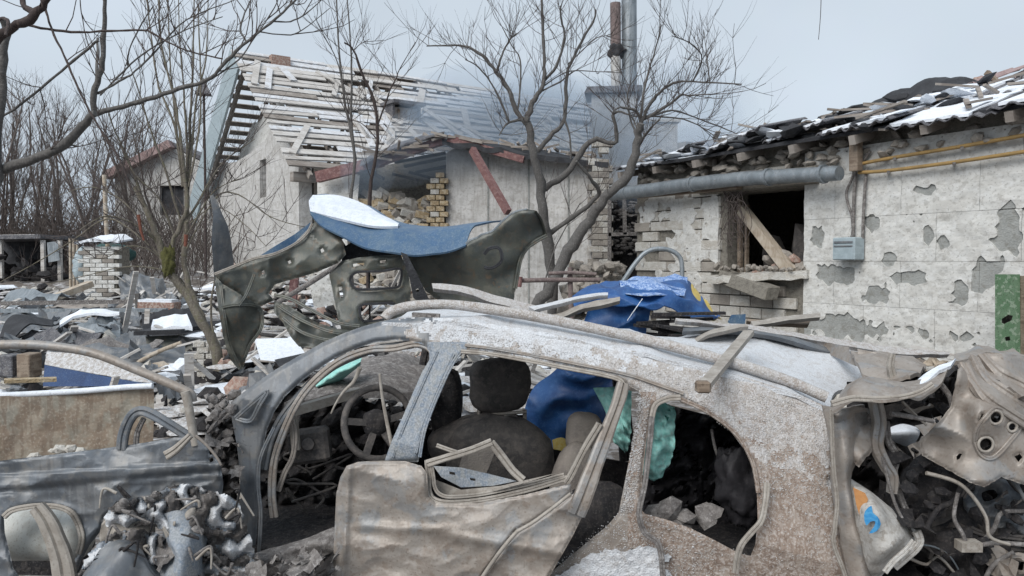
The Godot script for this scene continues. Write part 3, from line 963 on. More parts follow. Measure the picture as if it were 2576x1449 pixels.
	for b in [[1980, 640, 0.1], [2003, 655, 0.12], [2012, 672, 0.1], [1960, 668, 0.11], [1935, 655, 0.09], [1990, 676, 0.1], [1905, 682, 0.09]]:
		mb = MB.new()
		rock(mb, wq(b[0], b[1], -0.05), Vector3(0.26, 0.13, 0.14), Vector3(rng.randf(), rng.randf() * 6, rng.randf()))
		part(t, "loose_brick", mb, M.brick_red if rng.randf() < 0.6 else M.brick_grey)
	mb = MB.new()
	rock(mb, wq(2014, 625, -0.5), Vector3(0.3, 0.8, 0.3))
	part(t, "fallen_ceiling_lump", mb, M.seat)
	mb = MB.new()
	rock(mb, wq(1945, 640, -0.6), Vector3(0.4, 0.7, 0.3))
	part(t, "fallen_ceiling_lump", mb, M.seat)

func roof_sheets(t: Node3D, L: float):
	var up := Vector3.UP
	# boards under the covering
	var mb := MB.new()
	var eave := func(s, k): return wp(s, 3.04 + k * (0.29 + 0.04 * s / L) - 0.12 * smoothstep(3.5, 0.0, s) * k, 0.36 - k * 1.0)
	var s := 0.0
	while s < L:
		var a: Vector3 = eave.call(s, 0.0)
		var b: Vector3 = eave.call(s + rng.randf_range(-0.15, 0.15), 3.4 if s > 3.0 else 2.2)
		mb = MB.new()
		beam(mb, a, b, 0.08, 0.1)
		part(t, "rafter", mb, M.lath_dark)
		s += 0.85
	for r in 4:
		s = -0.15
		while s < L:
			var w := rng.randf_range(0.9, 1.2)
			var k0 := r * 0.86 + rng.randf_range(-0.08, 0.08)
			var broken := s < 4.2 and rng.randf() < 0.35
			if r == 3 and s < 5.0 or (broken and r > 0):
				s += w * 0.9
				continue
			var tilt := rng.randf_range(-0.05, 0.07) + (rng.randf_range(-0.2, 0.25) if s < 4.0 else 0.0)
			var o: Vector3 = eave.call(s, k0) + up * (0.08 + 0.035 * r + rng.randf() * 0.05)
			var e: Vector3 = eave.call(s, k0 + 1.05 - (rng.randf() * 0.35 if s < 4.5 else 0.0)) + up * (0.1 + 0.035 * r + rng.randf() * 0.04)
			var across := (WU + up * tilt).normalized() * w
			mb = MB.new()
			var g := []
			for j in 4:
				var row := PackedVector3Array()
				for i in 29:
					row.append(o.lerp(e, j / 3.0) + across * (i / 28.0) + up * (0.022 * sin(i / 28.0 * TAU * 6.5) + 0.02 * nz.get_noise_2d(s * 4 + i * 0.4, j * 2.0 + r)))
				g.append(row)
			wrapgrid(mb, g, false)
			var h := []
			for row in g:
				var q := PackedVector3Array()
				for p in row: q.append(p - up * 0.012)
				h.append(q)
			wrapgrid(mb, h, false)
			for i in 28: mb.quad(g[0][i], g[0][i + 1], h[0][i + 1], h[0][i])
			for j in 3:
				mb.quad(g[j][0], g[j + 1][0], h[j + 1][0], h[j][0])
				mb.quad(g[j][28], g[j + 1][28], h[j + 1][28], h[j][28])
			var pink := r >= 2 and rng.randf() < 0.7
			var sh := part(t, "roof_sheet", mb, M.pink_slate if pink else M.slate)
			if not pink and rng.randf() < 0.92:
				mb = MB.new()
				var a0 := rng.randf_range(0.02, 0.2)
				var a1 := rng.randf_range(0.75, 0.98)
				var rows := []
				for j in 5:
					var row := PackedVector3Array()
					for i in 9:
						var u := lerpf(a0, a1, i / 8.0) + 0.05 * nz.get_noise_2d(j * 3.0 + s, i * 3.0)
						row.append(o.lerp(e, lerpf(0.03, 0.92, j / 4.0) + 0.05 * nz.get_noise_2d(j * 2.0 + s, i * 4.0)) + across * u + up * (0.03 + 0.015 * nz.get_noise_2d(i * 2.0 + s * 3, j * 2.0)))
					rows.append(row)
				loft(mb, rows, 2, 2, -up * 0.03)
				part(sh, "snow", mb, M.snow)
			s += w * 0.93
	# broken battens, felt and splinters on the collapsed end
	mb = MB.new()
	for i in 70:
		var q := rng.randf_range(0.0, 6.5)
		var k := rng.randf_range(0.0, 1.7)
		var a: Vector3 = eave.call(q, k) + up * rng.randf_range(0.1, 0.28)
		beam(mb, a, a + (WU * rng.randf_range(-0.6, 0.9) + up * rng.randf_range(-0.1, 0.16) + WN * rng.randf_range(-0.4, 0.4)), rng.randf_range(0.02, 0.07), 0.025)
	part(t, "broken_batten", mb, M.lath_dark).set_meta("kind", "stuff")
	mb = MB.new()
	for i in 60:
		var q := rng.randf_range(0.2, 5.0)
		var a: Vector3 = eave.call(q, rng.randf_range(0.0, 1.9)) + up * rng.randf_range(0.08, 0.25)
		rock(mb, a, Vector3(rng.randf_range(0.15, 0.5), rng.randf_range(0.05, 0.16), rng.randf_range(0.15, 0.4)), Vector3(rng.randf() * 0.4, rng.randf() * 6, rng.randf() * 0.4))
	part(t, "roof_rubble", mb, M.felt).set_meta("kind", "stuff")
	mb = MB.new()
	for i in 46:
		var q := rng.randf_range(0.2, 5.0)
		var a: Vector3 = eave.call(q, rng.randf_range(0.0, 1.7)) + up * rng.randf_range(0.14, 0.26)
		rock(mb, a, Vector3(rng.randf_range(0.2, 0.6), rng.randf_range(0.04, 0.08), rng.randf_range(0.15, 0.4)), Vector3(rng.randf() * 0.3, rng.randf() * 6, rng.randf() * 0.3))
	part(t, "roof_snow", mb, M.snow).set_meta("kind", "stuff")
	# things lying on the roof
	mb = MB.new()
	var ctr: Vector3 = eave.call(wsh(2290, 320).x - 0.5, 2.0)
	var rows := []
	for j in 5:
		var row := PackedVector3Array()
		for i in 9:
			var u := i / 8.0
			row.append(ctr + WU * (u - 0.5) * 1.9 + WN * (0.5 - j * 0.25) + up * (0.06 + 0.34 * exp(-pow((u - 0.42) * 3.6, 2)) * sin(PI * j / 4.0) + 0.14 * exp(-pow((u - 0.1) * 8, 2)) * sin(PI * j / 4.0) + 0.07 * nz.get_noise_2d(u * 9.0, j * 2.0)))
		rows.append(row)
	loft(mb, rows, 4, 4, -up * 0.02, 0.05, 6.0)
	solo("roofing_felt", mb, M.felt, "black torn roofing felt humped up on the snowy roof", "roofing felt")
	mb = MB.new()
	beam(mb, at(2482, 182, 9.6), at(2546, 244, 9.3), 0.05, 0.06)
	solo("roof_plank", mb, M.wood, "thin plank sticking up over the ridge, pointing down to the right", "plank")
	mb = MB.new()
	beam(mb, at(2430, 266, 8.9), at(2528, 214, 9.3), 0.09, 0.05)
	solo("roof_plank", mb, M.lath, "pale grey plank rising to the right under the thin ridge plank", "plank")
	mb = MB.new()
	rbox(mb, at(2463, 222, 10.2), Vector3(0.09, 0, 0.02), Vector3(0.01, 0.13, 0), Vector3(-0.02, 0, 0.07), 0.015)
	solo("ridge_brick", mb, M.brick_red, "single reddish brick standing on the ridge of the white house", "brick")
	mb = MB.new()
	var cp := smooth(PackedVector3Array([at(2120, 335, 12.0), at(2135, 300, 12.0), at(2140, 280, 12.0), at(2124, 276, 12.0), at(2122, 286, 12.0)]), 4)
	tube(mb, cp, 0.012, 0.006, 5)
	solo("bent_wire", mb, M.bark_dark, "hooked bent wire rising from the collapsed roof edge", "wire")

# ---------- gabled house stripped to its laths ----------
func gable_house():
	var ap := Vector3(-6.8, 6.85, -20.0)
	var gd := Vector3(0.588, 0, 0.809)           # along the gable, towards the near corner
	var rd := Vector3(0.809, 0, -0.588)          # along the ridge, away
	var W := 3.75
	var L := 13.0
	var eh := 3.75
	var t := thing("gabled_house", "tall grey gabled house whose roof is stripped down to pale laths", "house", Vector3(ap.x, 0, ap.z) + rd * L / 2)
	var P := func(g, h, r): return Vector3(ap.x, 0, ap.z) + gd * g + Vector3.UP * h + rd * r
	var mb := MB.new()
	# gable wall with broken top, then long wall
	var V := func(a, h): return P.call(a, h, 0.25)
	var w := []
	for q in [[-W + 0.35, 0], [W - 0.35, 0], [W - 0.35, 3.8], [1.95, 5.0], [1.35, 4.55], [0.2, 4.35], [-0.9, 4.25], [-1.9, 4.3], [-W + 0.35, 3.75]]: w.append(Vector2(q[0], q[1]))
	var win := [Vector2(0.9, 3.2), Vector2(1.35, 3.2), Vector2(1.35, 4.1), Vector2(0.9, 4.1)]
	var pw := PackedVector2Array(w)
	if Geometry2D.is_polygon_clockwise(pw): pw.reverse()
	cut(mb, pw, [PackedVector2Array(win)], func(x, y, k): return P.call(x, y, 0.25 + 0.3 * k), 0.6)
	part(t, "gable_wall", mb, M.concrete)
	mb = MB.new()
	bx(mb, P.call(W - 0.5, eh / 2, L / 2 + 0.3), gd * 0.15, Vector3.UP * eh / 2, rd * (L / 2 - 0.3))
	bx(mb, P.call(-W + 0.5, eh / 2, L / 2 + 0.3), gd * 0.15, Vector3.UP * eh / 2, rd * (L / 2 - 0.3))
	bx(mb, P.call(0, eh / 2 + 0.8, L - 0.2), gd * (W - 0.5), Vector3.UP * (eh / 2 + 0.8), rd * 0.15)
	part(t, "long_wall", mb, M.brick_grey)
	mb = MB.new()
	bx(mb, P.call(0, eh - 0.1, L / 2 + 0.4), gd * (W - 0.7), Vector3.UP * 0.08, rd * (L / 2 - 0.6))
	part(t, "attic_floor", mb, M.mortar)
	# plastered attic partition seen inside the gable
	mb = MB.new()
	var tr := PackedVector2Array([Vector2(-2.7, 4.1), Vector2(1.5, 4.1), Vector2(1.5, 5.15), Vector2(0.7, 5.7), Vector2(-0.4, 5.25), Vector2(-0.9, 5.3), Vector2(-1.7, 4.85)])
	cut(mb, tr, [], func(x, y, k): return P.call(x, y, 0.7 + 0.12 * k), 0.8)
	part(t, "attic_partition", mb, M.plaster)
	# grey verge board on the far slope of the gable
	mb = MB.new()
	var va: Vector3 = P.call(0.05, 6.85, -0.1)
	var vb: Vector3 = P.call(-W - 0.25, 3.3, -0.1)
	var vt := (vb - va).normalized()
	bx(mb, (va + vb) / 2 + rd.cross(vt) * -0.3, (vb - va) / 2, rd.cross(vt) * 0.42, rd * 0.03)
	part(t, "verge_board", mb, M.enamel)
	var sd: Vector3 = (P.call(W, eh, 0) - P.call(0, 6.85, 0))
	var sl := sd.length()
	sd = sd.normalized()
	var up := rd.cross(sd).normalized()
	if up.y < 0: up = -up
	# rafters
	var r := 0.3
	while r < L:
		mb = MB.new()
		beam(mb, P.call(0, 6.76, r), P.call(W + 0.2, eh - 0.3, r), 0.07, 0.13, up)
		part(t, "rafter", mb, M.lath_dark)
		mb = MB.new()
		beam(mb, P.call(0, 6.76, r), P.call(-W - 0.2, eh - 0.3, r), 0.07, 0.13, up)
		part(t, "rafter", mb, M.lath_dark)
		r += 0.8
	# laths: every row broken into boards
	for k in 22:
		var a := 0.1 + k * (sl + 0.2) / 22.0
		var q := -0.15
		while q < L:
			var len := rng.randf_range(1.1, 3.4)
			var e := minf(q + len, L + 0.2)
			var miss := rng.randf() < (0.1 if q < 7.0 else 0.18)
			if k == 0: miss = false
			var gap := q > 2.3 and q < 3.1 and (k > 5 and k < 8)
			if not miss and not gap:
				var o0: Vector3 = P.call(0, 6.85, q) + sd * (a + rng.randf_range(-0.05, 0.05)) + up * 0.03
				var o1: Vector3 = P.call(0, 6.85, e) + sd * (a + rng.randf_range(-0.06, 0.06)) + up * (0.03 + rng.randf() * 0.05)
				mb = MB.new()
				beam(mb, o0, o1 - rd * 0.02, rng.randf_range(0.11, 0.19), 0.035, up)
				var m = M.lath_frost if (rng.randf() < (0.7 if q > 5.0 else 0.2)) else (M.lath if rng.randf() < 0.8 else M.lath_dark)
				part(t, "lath", mb, m)
			q = e
	# boards knocked askew
	for i in 52:
		var q := rng.randf_range(0.3, 9.5)
		var a := rng.randf_range(0.5, sl - 0.6)
		var o: Vector3 = P.call(0, 6.85, q) + sd * a + up * 0.09
		var dd := (sd * rng.randf_range(0.6, 1.2) + rd * rng.randf_range(-0.7, 0.7)).normalized() * rng.randf_range(0.6, 1.7)
		mb = MB.new()
		beam(mb, o, o + dd, rng.randf_range(0.1, 0.2), 0.03, up)
		part(t, "loose_board", mb, M.lath if rng.randf() < 0.7 else M.lath_frost)
	# patches of backing between the laths
	for i in 34:
		var q := rng.randf_range(0.2, 11.0)
		var a := rng.randf_range(0.2, sl - 1.0)
		mb = MB.new()
		bx(mb, P.call(0, 6.85, q) + sd * a - up * 0.02, rd * rng.randf_range(0.3, 0.8), up * 0.01, sd * rng.randf_range(0.2, 0.5))
		part(t, "backing_board", mb, M.lath if rng.randf() < 0.5 else M.lath_dark)
	# far slope boards so that the sky does not show right through
	for k in 16:
		var a := 0.15 + k * (sl + 0.1) / 16.0
		mb = MB.new()
		var fd: Vector3 = (P.call(-W, eh, 0) - P.call(0, 6.85, 0)).normalized()
		beam(mb, P.call(0, 6.85, 0.15 + rng.randf() * 0.3) + fd * a, P.call(0, 6.85, L) + fd * a, 0.15, 0.03, fd.cross(rd))
		part(t, "far_slope_board", mb, M.lath_dark)
	# dormer
	var d0 := at(1018, 310, 20.5)
	mb = MB.new()
	var dm := Vector3(d0.x, 5.05, d0.z)
	var df := gd
	bx(mb, dm, rd * 0.34, Vector3.UP * 0.5, df * 0.05)
	part(t, "dormer_front", mb, M.lath_dark)
	for q in [-1, 1]:
		mb = MB.new()
		bx(mb, dm + rd * 0.37 * q - df * 0.3, rd * 0.03, Vector3.UP * 0.56, df * 0.42)
		part(t, "dormer_cheek", mb, M.slate)
	mb = MB.new()
	bx(mb, dm + Vector3.UP * 0.6 - df * 0.2, rd * 0.46, Vector3.UP * 0.04, df * 0.5)
	part(t, "dormer_roof", mb, M.slate)
	for f in [-0.2, 0.0, 0.2]:
		mb = MB.new()
		bx(mb, dm + rd * f + df * 0.06, rd * 0.025, Vector3.UP * 0.45, df * 0.02)
		part(t, "dormer_slat", mb, M.wood)
	# brick stub on the ridge near the gable, pots of masonry below
	mb = MB.new()
	bx(mb, P.call(0.22, 6.62, 1.0), rd * 0.24, Vector3.UP * 0.2, gd * 0.15)
	part(t, "ridge_brickwork", mb, M.brick_red)
	mb = MB.new()
	bx(mb, P.call(W - 0.1, eh - 0.28, L / 2), rd * L / 2, Vector3.UP * 0.1, gd * 0.1)
	part(t, "eaves_board", mb, M.lath_dark)

# ---------- ruined annex in the middle ----------
func adist(x: float) -> float: return lerpf(15.6, 14.2, (x - 800.0) / 730.0)

func annex():
	var t := thing("ruined_annex", "roofless grey annex with bare concrete wall, brick pier and twisted red roof beams", "building", at(1250, 870, 14.6) * Vector3(1, 0, 1))
	var mb := MB.new()
	var ad := func(x, _y): return adist(x)
	plate(mb, [1122, 385, 1180, 352, 1300, 380, 1400, 392, 1525, 400, 1528, 900, 1122, 905], [], ad, 0.3, 60.0)
	part(t, "concrete_wall", mb, M.concrete)
	for x in [1228, 1330, 1430]:
		mb = MB.new()
		beam(mb, at(x, 396, adist(x) - 0.005), at(x, 895, adist(x) - 0.005), 0.03, 0.02, Vector3(0, 0, 1))
		part(t, "wall_joint_strip", mb, M.block)
	mb = MB.new()
	plate(mb, [798, 455, 880, 437, 905, 440, 900, 500, 925, 560, 930, 905, 798, 910], [], ad, 0.3, 50.0)
	part(t, "plastered_wall", mb, M.plaster)
	mb = MB.new()
	plate(mb, [900, 430, 1122, 385, 1122, 905, 900, 905], [], func(x, _y): return adist(x) + 0.75, 0.2, 60.0)
	part(t, "inner_wall", mb, M.mortar)
	# brick pier, one yellow column of bricks
	for r in 34:
		for c in 2:
			mb = MB.new()
			var y := 890.0 - r * 14.0
			if y < 425 + rng.randf() * 30: continue
			var x := 1088.0 + c * 23 + (7 if r % 2 else -3)
			rbox(mb, at(x, y, adist(x) - 0.02 - rng.randf() * 0.03), Vector3(0.078, 0, 0), Vector3(0, 0.045, 0), Vector3(0, 0, 0.12), 0.006)
			part(t, "brick", mb, M.brick_yellow if rng.randf() < 0.75 else M.brick_white)
	# tumbled white bricks of the broken wall
	for i in 150:
		var u := rng.randf()
		var x := lerpf(915, 1082, u)
		var yt := lerpf(452, 500, absf(u - 0.35) * 1.5)
		var y := lerpf(yt, 720, pow(rng.randf(), 0.8))
		mb = MB.new()
		rbox(mb, Vector3.ZERO, Vector3(0.13, 0, 0), Vector3(0, 0.065, 0), Vector3(0, 0, 0.06), 0.006)
		var o := part(t, "tumbled_brick", mb, [M.brick_white, M.brick_white, M.brick_grey, M.brick_yellow][rng.randi() % 4])
		o.position = at(x, y, adist(x) + 0.25 - (y - 450) * 0.0016 + rng.randf() * 0.15) - t.position
		o.rotation = Vector3(rng.randf_range(-0.6, 0.6), rng.randf_range(-0.5, 0.5), rng.randf_range(-0.7, 0.7))
	mb = MB.new()
	for i in 120:
		var x := rng.randf_range(905, 1090)
		var y := rng.randf_range(500, 760)
		rock(mb, at(x, y, adist(x) + 0.35 - (y - 450) * 0.0016), Vector3(rng.randf_range(0.15, 0.5), rng.randf_range(0.1, 0.3), 0.3))
	part(t, "mortar_rubble", mb, M.brick_grey).set_meta("kind", "stuff")
	# white brick corner beside the chimney
	for r in 24:
		for c in 2:
			if r > 20 and rng.randf() < 0.5: continue
			mb = MB.new()
			var x := 1496.0 + c * 26 + (6 if r % 2 else -4)
			rbox(mb, at(x, 720.0 - r * 15.5, adist(1500) - 0.12 - rng.randf() * 0.03), Vector3(0.09, 0, 0), Vector3(0, 0.05, 0), Vector3(0, 0, 0.1), 0.006)
			part(t, "corner_brick", mb, M.brick_white if rng.randf() < 0.6 else M.brick_grey)
	# roof remains
	mb = MB.new()
	beam(mb, at(798, 446, 15.3), at(962, 405, 15.1), 0.16, 0.2)
	part(t, "fascia_beam", mb, M.red_paint, "dull red boxed fascia beam")
	mb = MB.new()
	beam(mb, at(955, 408, 15.0), at(1118, 352, 14.6), 0.14, 0.14)
	part(t, "fascia_beam", mb, M.red_paint)
	mb = MB.new()
	beam(mb, at(1128, 348, 14.5), at(1318, 402, 14.2), 0.1, 0.12)
	part(t, "roof_beam", mb, M.red_paint)
	mb = MB.new()
	beam(mb, at(1188, 376, 14.0), at(1278, 534, 13.2), 0.09, 0.12)
	part(t, "fallen_beam", mb, M.red_paint, "red beam hanging down diagonally")
	mb = MB.new()
	loft(mb, [c3([905, 410, 14.9, 985, 372, 14.7, 1060, 348, 14.5, 1118, 330, 14.4]), c3([915, 396, 15.3, 990, 362, 15.1, 1060, 340, 14.9, 1112, 332, 14.8]), c3([945, 400, 15.8, 1010, 368, 15.6, 1070, 346, 15.4, 1116, 340, 15.2])], 4, 4, Vector3(0, -0.03, 0), 0.05, 4.0)
	part(t, "roof_sheet", mb, M.slate)
	mb = MB.new()
	loft(mb, [c3([800, 440, 15.5, 850, 425, 15.5, 930, 402, 15.4]), c3([806, 428, 16.4, 856, 414, 16.3, 936, 394, 16.2])], 3, 3, Vector3(0, -0.04, 0), 0.04, 4.0)
	part(t, "roof_snow", mb, M.snow)
	mb = MB.new()
	loft(mb, [c3([1112, 348, 14.5, 1200, 360, 14.3, 1300, 380, 14.2, 1420, 396, 14.1, 1530, 405, 14.0]), c3([1112, 340, 15.2, 1205, 349, 15.0, 1305, 366, 14.9, 1420, 385, 14.8, 1530, 396, 14.7])], 5, 2, Vector3(0, -0.09, 0), 0.08, 3.0)
	part(t, "roof_edge", mb, M.felt)
	mb = MB.new()
	for i in 60:
		var x := rng.randf_range(940, 1530)
		var y := (lerpf(400, 345, (x - 940) / 175.0) if x < 1115 else lerpf(345, 402, (x - 1115) / 415.0)) - 4
		var a := at(x, y, 14.3 + rng.randf() * 0.5)
		beam(mb, a, a + Vector3(rng.randf_range(-0.5, 0.5), rng.randf_range(-0.12, 0.16), rng.randf_range(-0.2, 0.2)), 0.04, 0.04)
	part(t, "roof_splinter", mb, M.lath_dark).set_meta("kind", "stuff")
	for i in 7:
		var x := rng.randf_range(880, 1090)
		mb = MB.new()
		var a := at(x, rng.randf_range(400, 440), 15.2)
		beam(mb, a, a + Vector3(rng.randf_range(0.4, 1.2), rng.randf_range(-0.3, 0.2), 0.2), 0.07, 0.05)
		part(t, "charred_batten", mb, M.charred)
	# scorched recess between annex and white house
	mb = MB.new()
	plate(mb, [1528, 470, 1612, 470, 1625, 900, 1528, 900], [], func(_x, _y): return 14.6, 0.2, 40.0)
	part(t, "scorched_wall", mb, M.charred)
	for b in [[1533, 480, 1533, 690], [1530, 590, 1610, 588], [1570, 480, 1572, 590]]:
		mb = MB.new()
		beam(mb, at(b[0], b[1], 14.0), at(b[2], b[3], 14.0), 0.06, 0.06, Vector3(0, 0, 1))
		part(t, "scorched_frame", mb, M.ash)
	mb = MB.new()
	for i in 130:
		rock(mb, at(rng.randf_range(1536, 1612), rng.randf_range(500, 640), 14.4), Vector3(0.1, 0.05, 0.1) * rng.randf_range(0.5, 1.6))
	part(t, "frosted_soot_crust", mb, M.ash).set_meta("kind", "stuff")

func chimneys():
	var t := thing("brick_chimney", "stout grey chimney stack with flat metal cap and two tall flue pipes", "chimney", at(1548, 900, 16.0) * Vector3(1, 0, 1))
	var mb := MB.new()
	var o := at(1546, 300, 16.0)
	bx(mb, Vector3(o.x, 2.45, o.z), Vector3(0.43, 0, 0.06), Vector3(0, 2.45, 0), Vector3(-0.06, 0, 0.4))
	part(t, "stack", mb, M.concrete)
	mb = MB.new()
	bx(mb, Vector3(o.x - 0.02, 4.98, o.z), Vector3(0.52, 0, 0.07), Vector3(0.03, 0.06, 0), Vector3(-0.07, 0, 0.5))
	part(t, "cap", mb, M.slate)
	mb = MB.new()
	tube(mb, c3([1550, 232, 15.8, 1549, 120, 15.8]), 0.1, 0.1, 14)
	var fp := part(t, "flue_pipe", mb, M.concrete, "thinner flue pipe, grey below and brown above")
	mb = MB.new()
	tube(mb, c3([1549, 120, 15.8, 1548, 8, 15.8]), 0.103, 0.103, 14)
	part(fp, "upper_section", mb, M.pipe_brown)
	mb = MB.new()
	blob(mb, at(1549, 128, 15.8), Vector3(0.28, 0.36, 0.28), 0.5, 6.0)
	part(fp, "clamp", mb, M.felt)
	mb = MB.new()
	tube(mb, c3([1583, 236, 15.9, 1583, 100, 15.9, 1582, -40, 15.9]), 0.15, 0.15, 18)
	part(t, "zinc_pipe", mb, M.zinc, "wide pale zinc flue pipe running out of the picture")
	mb = MB.new()
	tube(mb, c3([1560, 215, 15.75, 1574, 218, 15.75]), 0.02, 0.02, 6)
	tube(mb, c3([1560, 128, 15.75, 1576, 124, 15.75]), 0.02, 0.02, 6)
	part(t, "pipe_tie", mb, M.felt)
	mb = MB.new()
	var q := at(1645, 500, 21.0)
	bx(mb, Vector3(q.x, 2.6, q.z), Vector3(0.5, 0, 0), Vector3(0, 2.6, 0), Vector3(0, 0, 0.5))
	bx(mb, Vector3(q.x, 5.24, q.z), Vector3(0.56, 0, 0), Vector3(0, 0.04, 0), Vector3(0, 0, 0.56))
	solo("far_chimney", mb, M.concrete, "plain pale grey chimney block fading in the smoke behind the white house", "chimney")

func far_house():
	var t := thing("far_house", "distant grey house with orange-pink verge showing through the thicket", "house", at(430, 690, 30.0) * Vector3(1, 0, 1))
	var ap := at(428, 362, 30.0)
	var le := at(268, 442, 30.0)
	var mb := MB.new()
	var hw := ap.x - le.x
	var z := ap.z
	var q := PackedVector2Array([Vector2(-hw + 0.2, 0), Vector2(hw, 0), Vector2(hw, le.y - 0.1), Vector2(0, ap.y - 0.1), Vector2(-hw + 0.2, le.y - 0.05)])
	cut(mb, q, [PackedVector2Array([Vector2(-0.5, 3.4), Vector2(0.4, 3.4), Vector2(0.4, 4.5), Vector2(-0.5, 4.5)])], func(x, y, k): return Vector3(ap.x + x, y, z - 0.2 - 5.0 * k), 1.2)
	part(t, "wall", mb, M.concrete)
	mb = MB.new()
	beam(mb, ap + Vector3(0.05, 0, 0), le, 0.4, 0.28)
	part(t, "verge", mb, M.pink_slate, "orange-pink weathered roof verge")
	mb = MB.new()
	bx(mb, (ap + le) / 2 + Vector3(0, 0.02, -2.7), (ap - le) / 2, Vector3(0, 0.08, 0), Vector3(0, 0, 2.5))
	bx(mb, Vector3(ap.x + hw / 2, (ap.y + le.y) / 2 + 0.02, z - 2.7), Vector3(hw / 2, -(ap.y - le.y) / 2, 0), Vector3(0, 0.08, 0), Vector3(0, 0, 2.5))
	part(t, "roof", mb, M.slate)
	mb = MB.new()
	bx(mb, Vector3(ap.x - 0.05, 3.95, z - 0.4), Vector3(0.46, 0, 0), Vector3(0, 0.56, 0), Vector3(0, 0, 0.03))
	part(t, "window", mb, M.felt)

# ---------- trees ----------
func grow(mb: MB, p: Vector3, dir: Vector3, len: float, r: float, lvl: int, up: float, sides: int, spread := 0.75):
	var pts := PackedVector3Array([p])
	var d := dir
	var q := p
	var k := 4 if lvl > 0 else 3
	for i in k:
		d = (d + Vector3(rng.randf_range(-0.22, 0.22), rng.randf_range(-0.12, 0.2) + up * 0.12, rng.randf_range(-0.22, 0.22))).normalized()
		q += d * len / k
		pts.append(q)
	tube(mb, pts, r, r * (0.5 if lvl > 0 else 0.35), sides)
	if lvl <= 0: return
	var nb := rng.randi_range(3, 5)
	for i in nb:
		var f := rng.randf_range(0.25, 1.0)
		var j := clampi(int(f * k), 1, k)
		var nd := (d + Vector3(rng.randf_range(-1, 1), rng.randf_range(-0.4, 0.8), rng.randf_range(-1, 1)) * spread).normalized()
		grow(mb, pts[j], nd, len * rng.randf_range(0.45, 0.75), r * rng.randf_range(0.4, 0.6), lvl - 1, up, maxi(3, sides - 1), spread)

func twigs(mb: MB, pts: PackedVector3Array, n: int, len: float, r: float, lvl := 1, up := 0.5, f0 := 0.2):
	var m := pts.size()
	for i in n:
		var f := rng.randf_range(f0, 0.99) * (m - 1)
		var k := int(f)
		var p := pts[k].lerp(pts[mini(k + 1, m - 1)], f - k)
		var t := (pts[mini(k + 1, m - 1)] - pts[k]).normalized()
		var d := (t * 0.6 + Vector3(rng.randf_range(-1, 1), rng.randf_range(-0.6, 1) + up * 0.5, rng.randf_range(-1, 1))).normalized()
		grow(mb, p, d, len * rng.randf_range(0.4, 1.2), r, lvl, up, 3, 0.8)

# limbs: [[points x, y ...], start radius, end radius, twigs on it]
func limb_tree(called, label, group, d: float, limbs: Array, mat, tw_len: float, tw_r: float, foot: Vector3, depth_jit := 0.5, tlvl := 1):
	var t := thing(called, label, "tree", foot, group)
	var a := MB.new()
	var b := MB.new()
	var idx := 0
	for l in limbs:
		var src: Array = l[0]
		var pts := PackedVector3Array()
		var n := src.size() / 2
		var s := rng.randf_range(-1, 1) * depth_jit
		for i in n:
			pts.append(at(src[i * 2], src[i * 2 + 1], d + s * float(i) / maxi(n - 1, 1)))
		var q := smooth(pts, 4)
		for i in range(1, q.size() - 1): q[i] += Vector3(rng.randf_range(-1, 1), rng.randf_range(-1, 1), rng.randf_range(-1, 1)) * lerpf(l[1], l[2], float(i) / q.size()) * 0.28
		tube(a, q, l[1] * (0.84 if d > 7.0 else 0.7), l[2] * (0.84 if d > 7.0 else 0.7), 9 if l[1] > 0.03 else 6, 1.0, 0.35)
		twigs(b, q, l[3], tw_len, tw_r, tlvl)
		idx += 1
	part(t, "trunk", a, mat)
	part(t, "crown", b, M.twig)
	return t

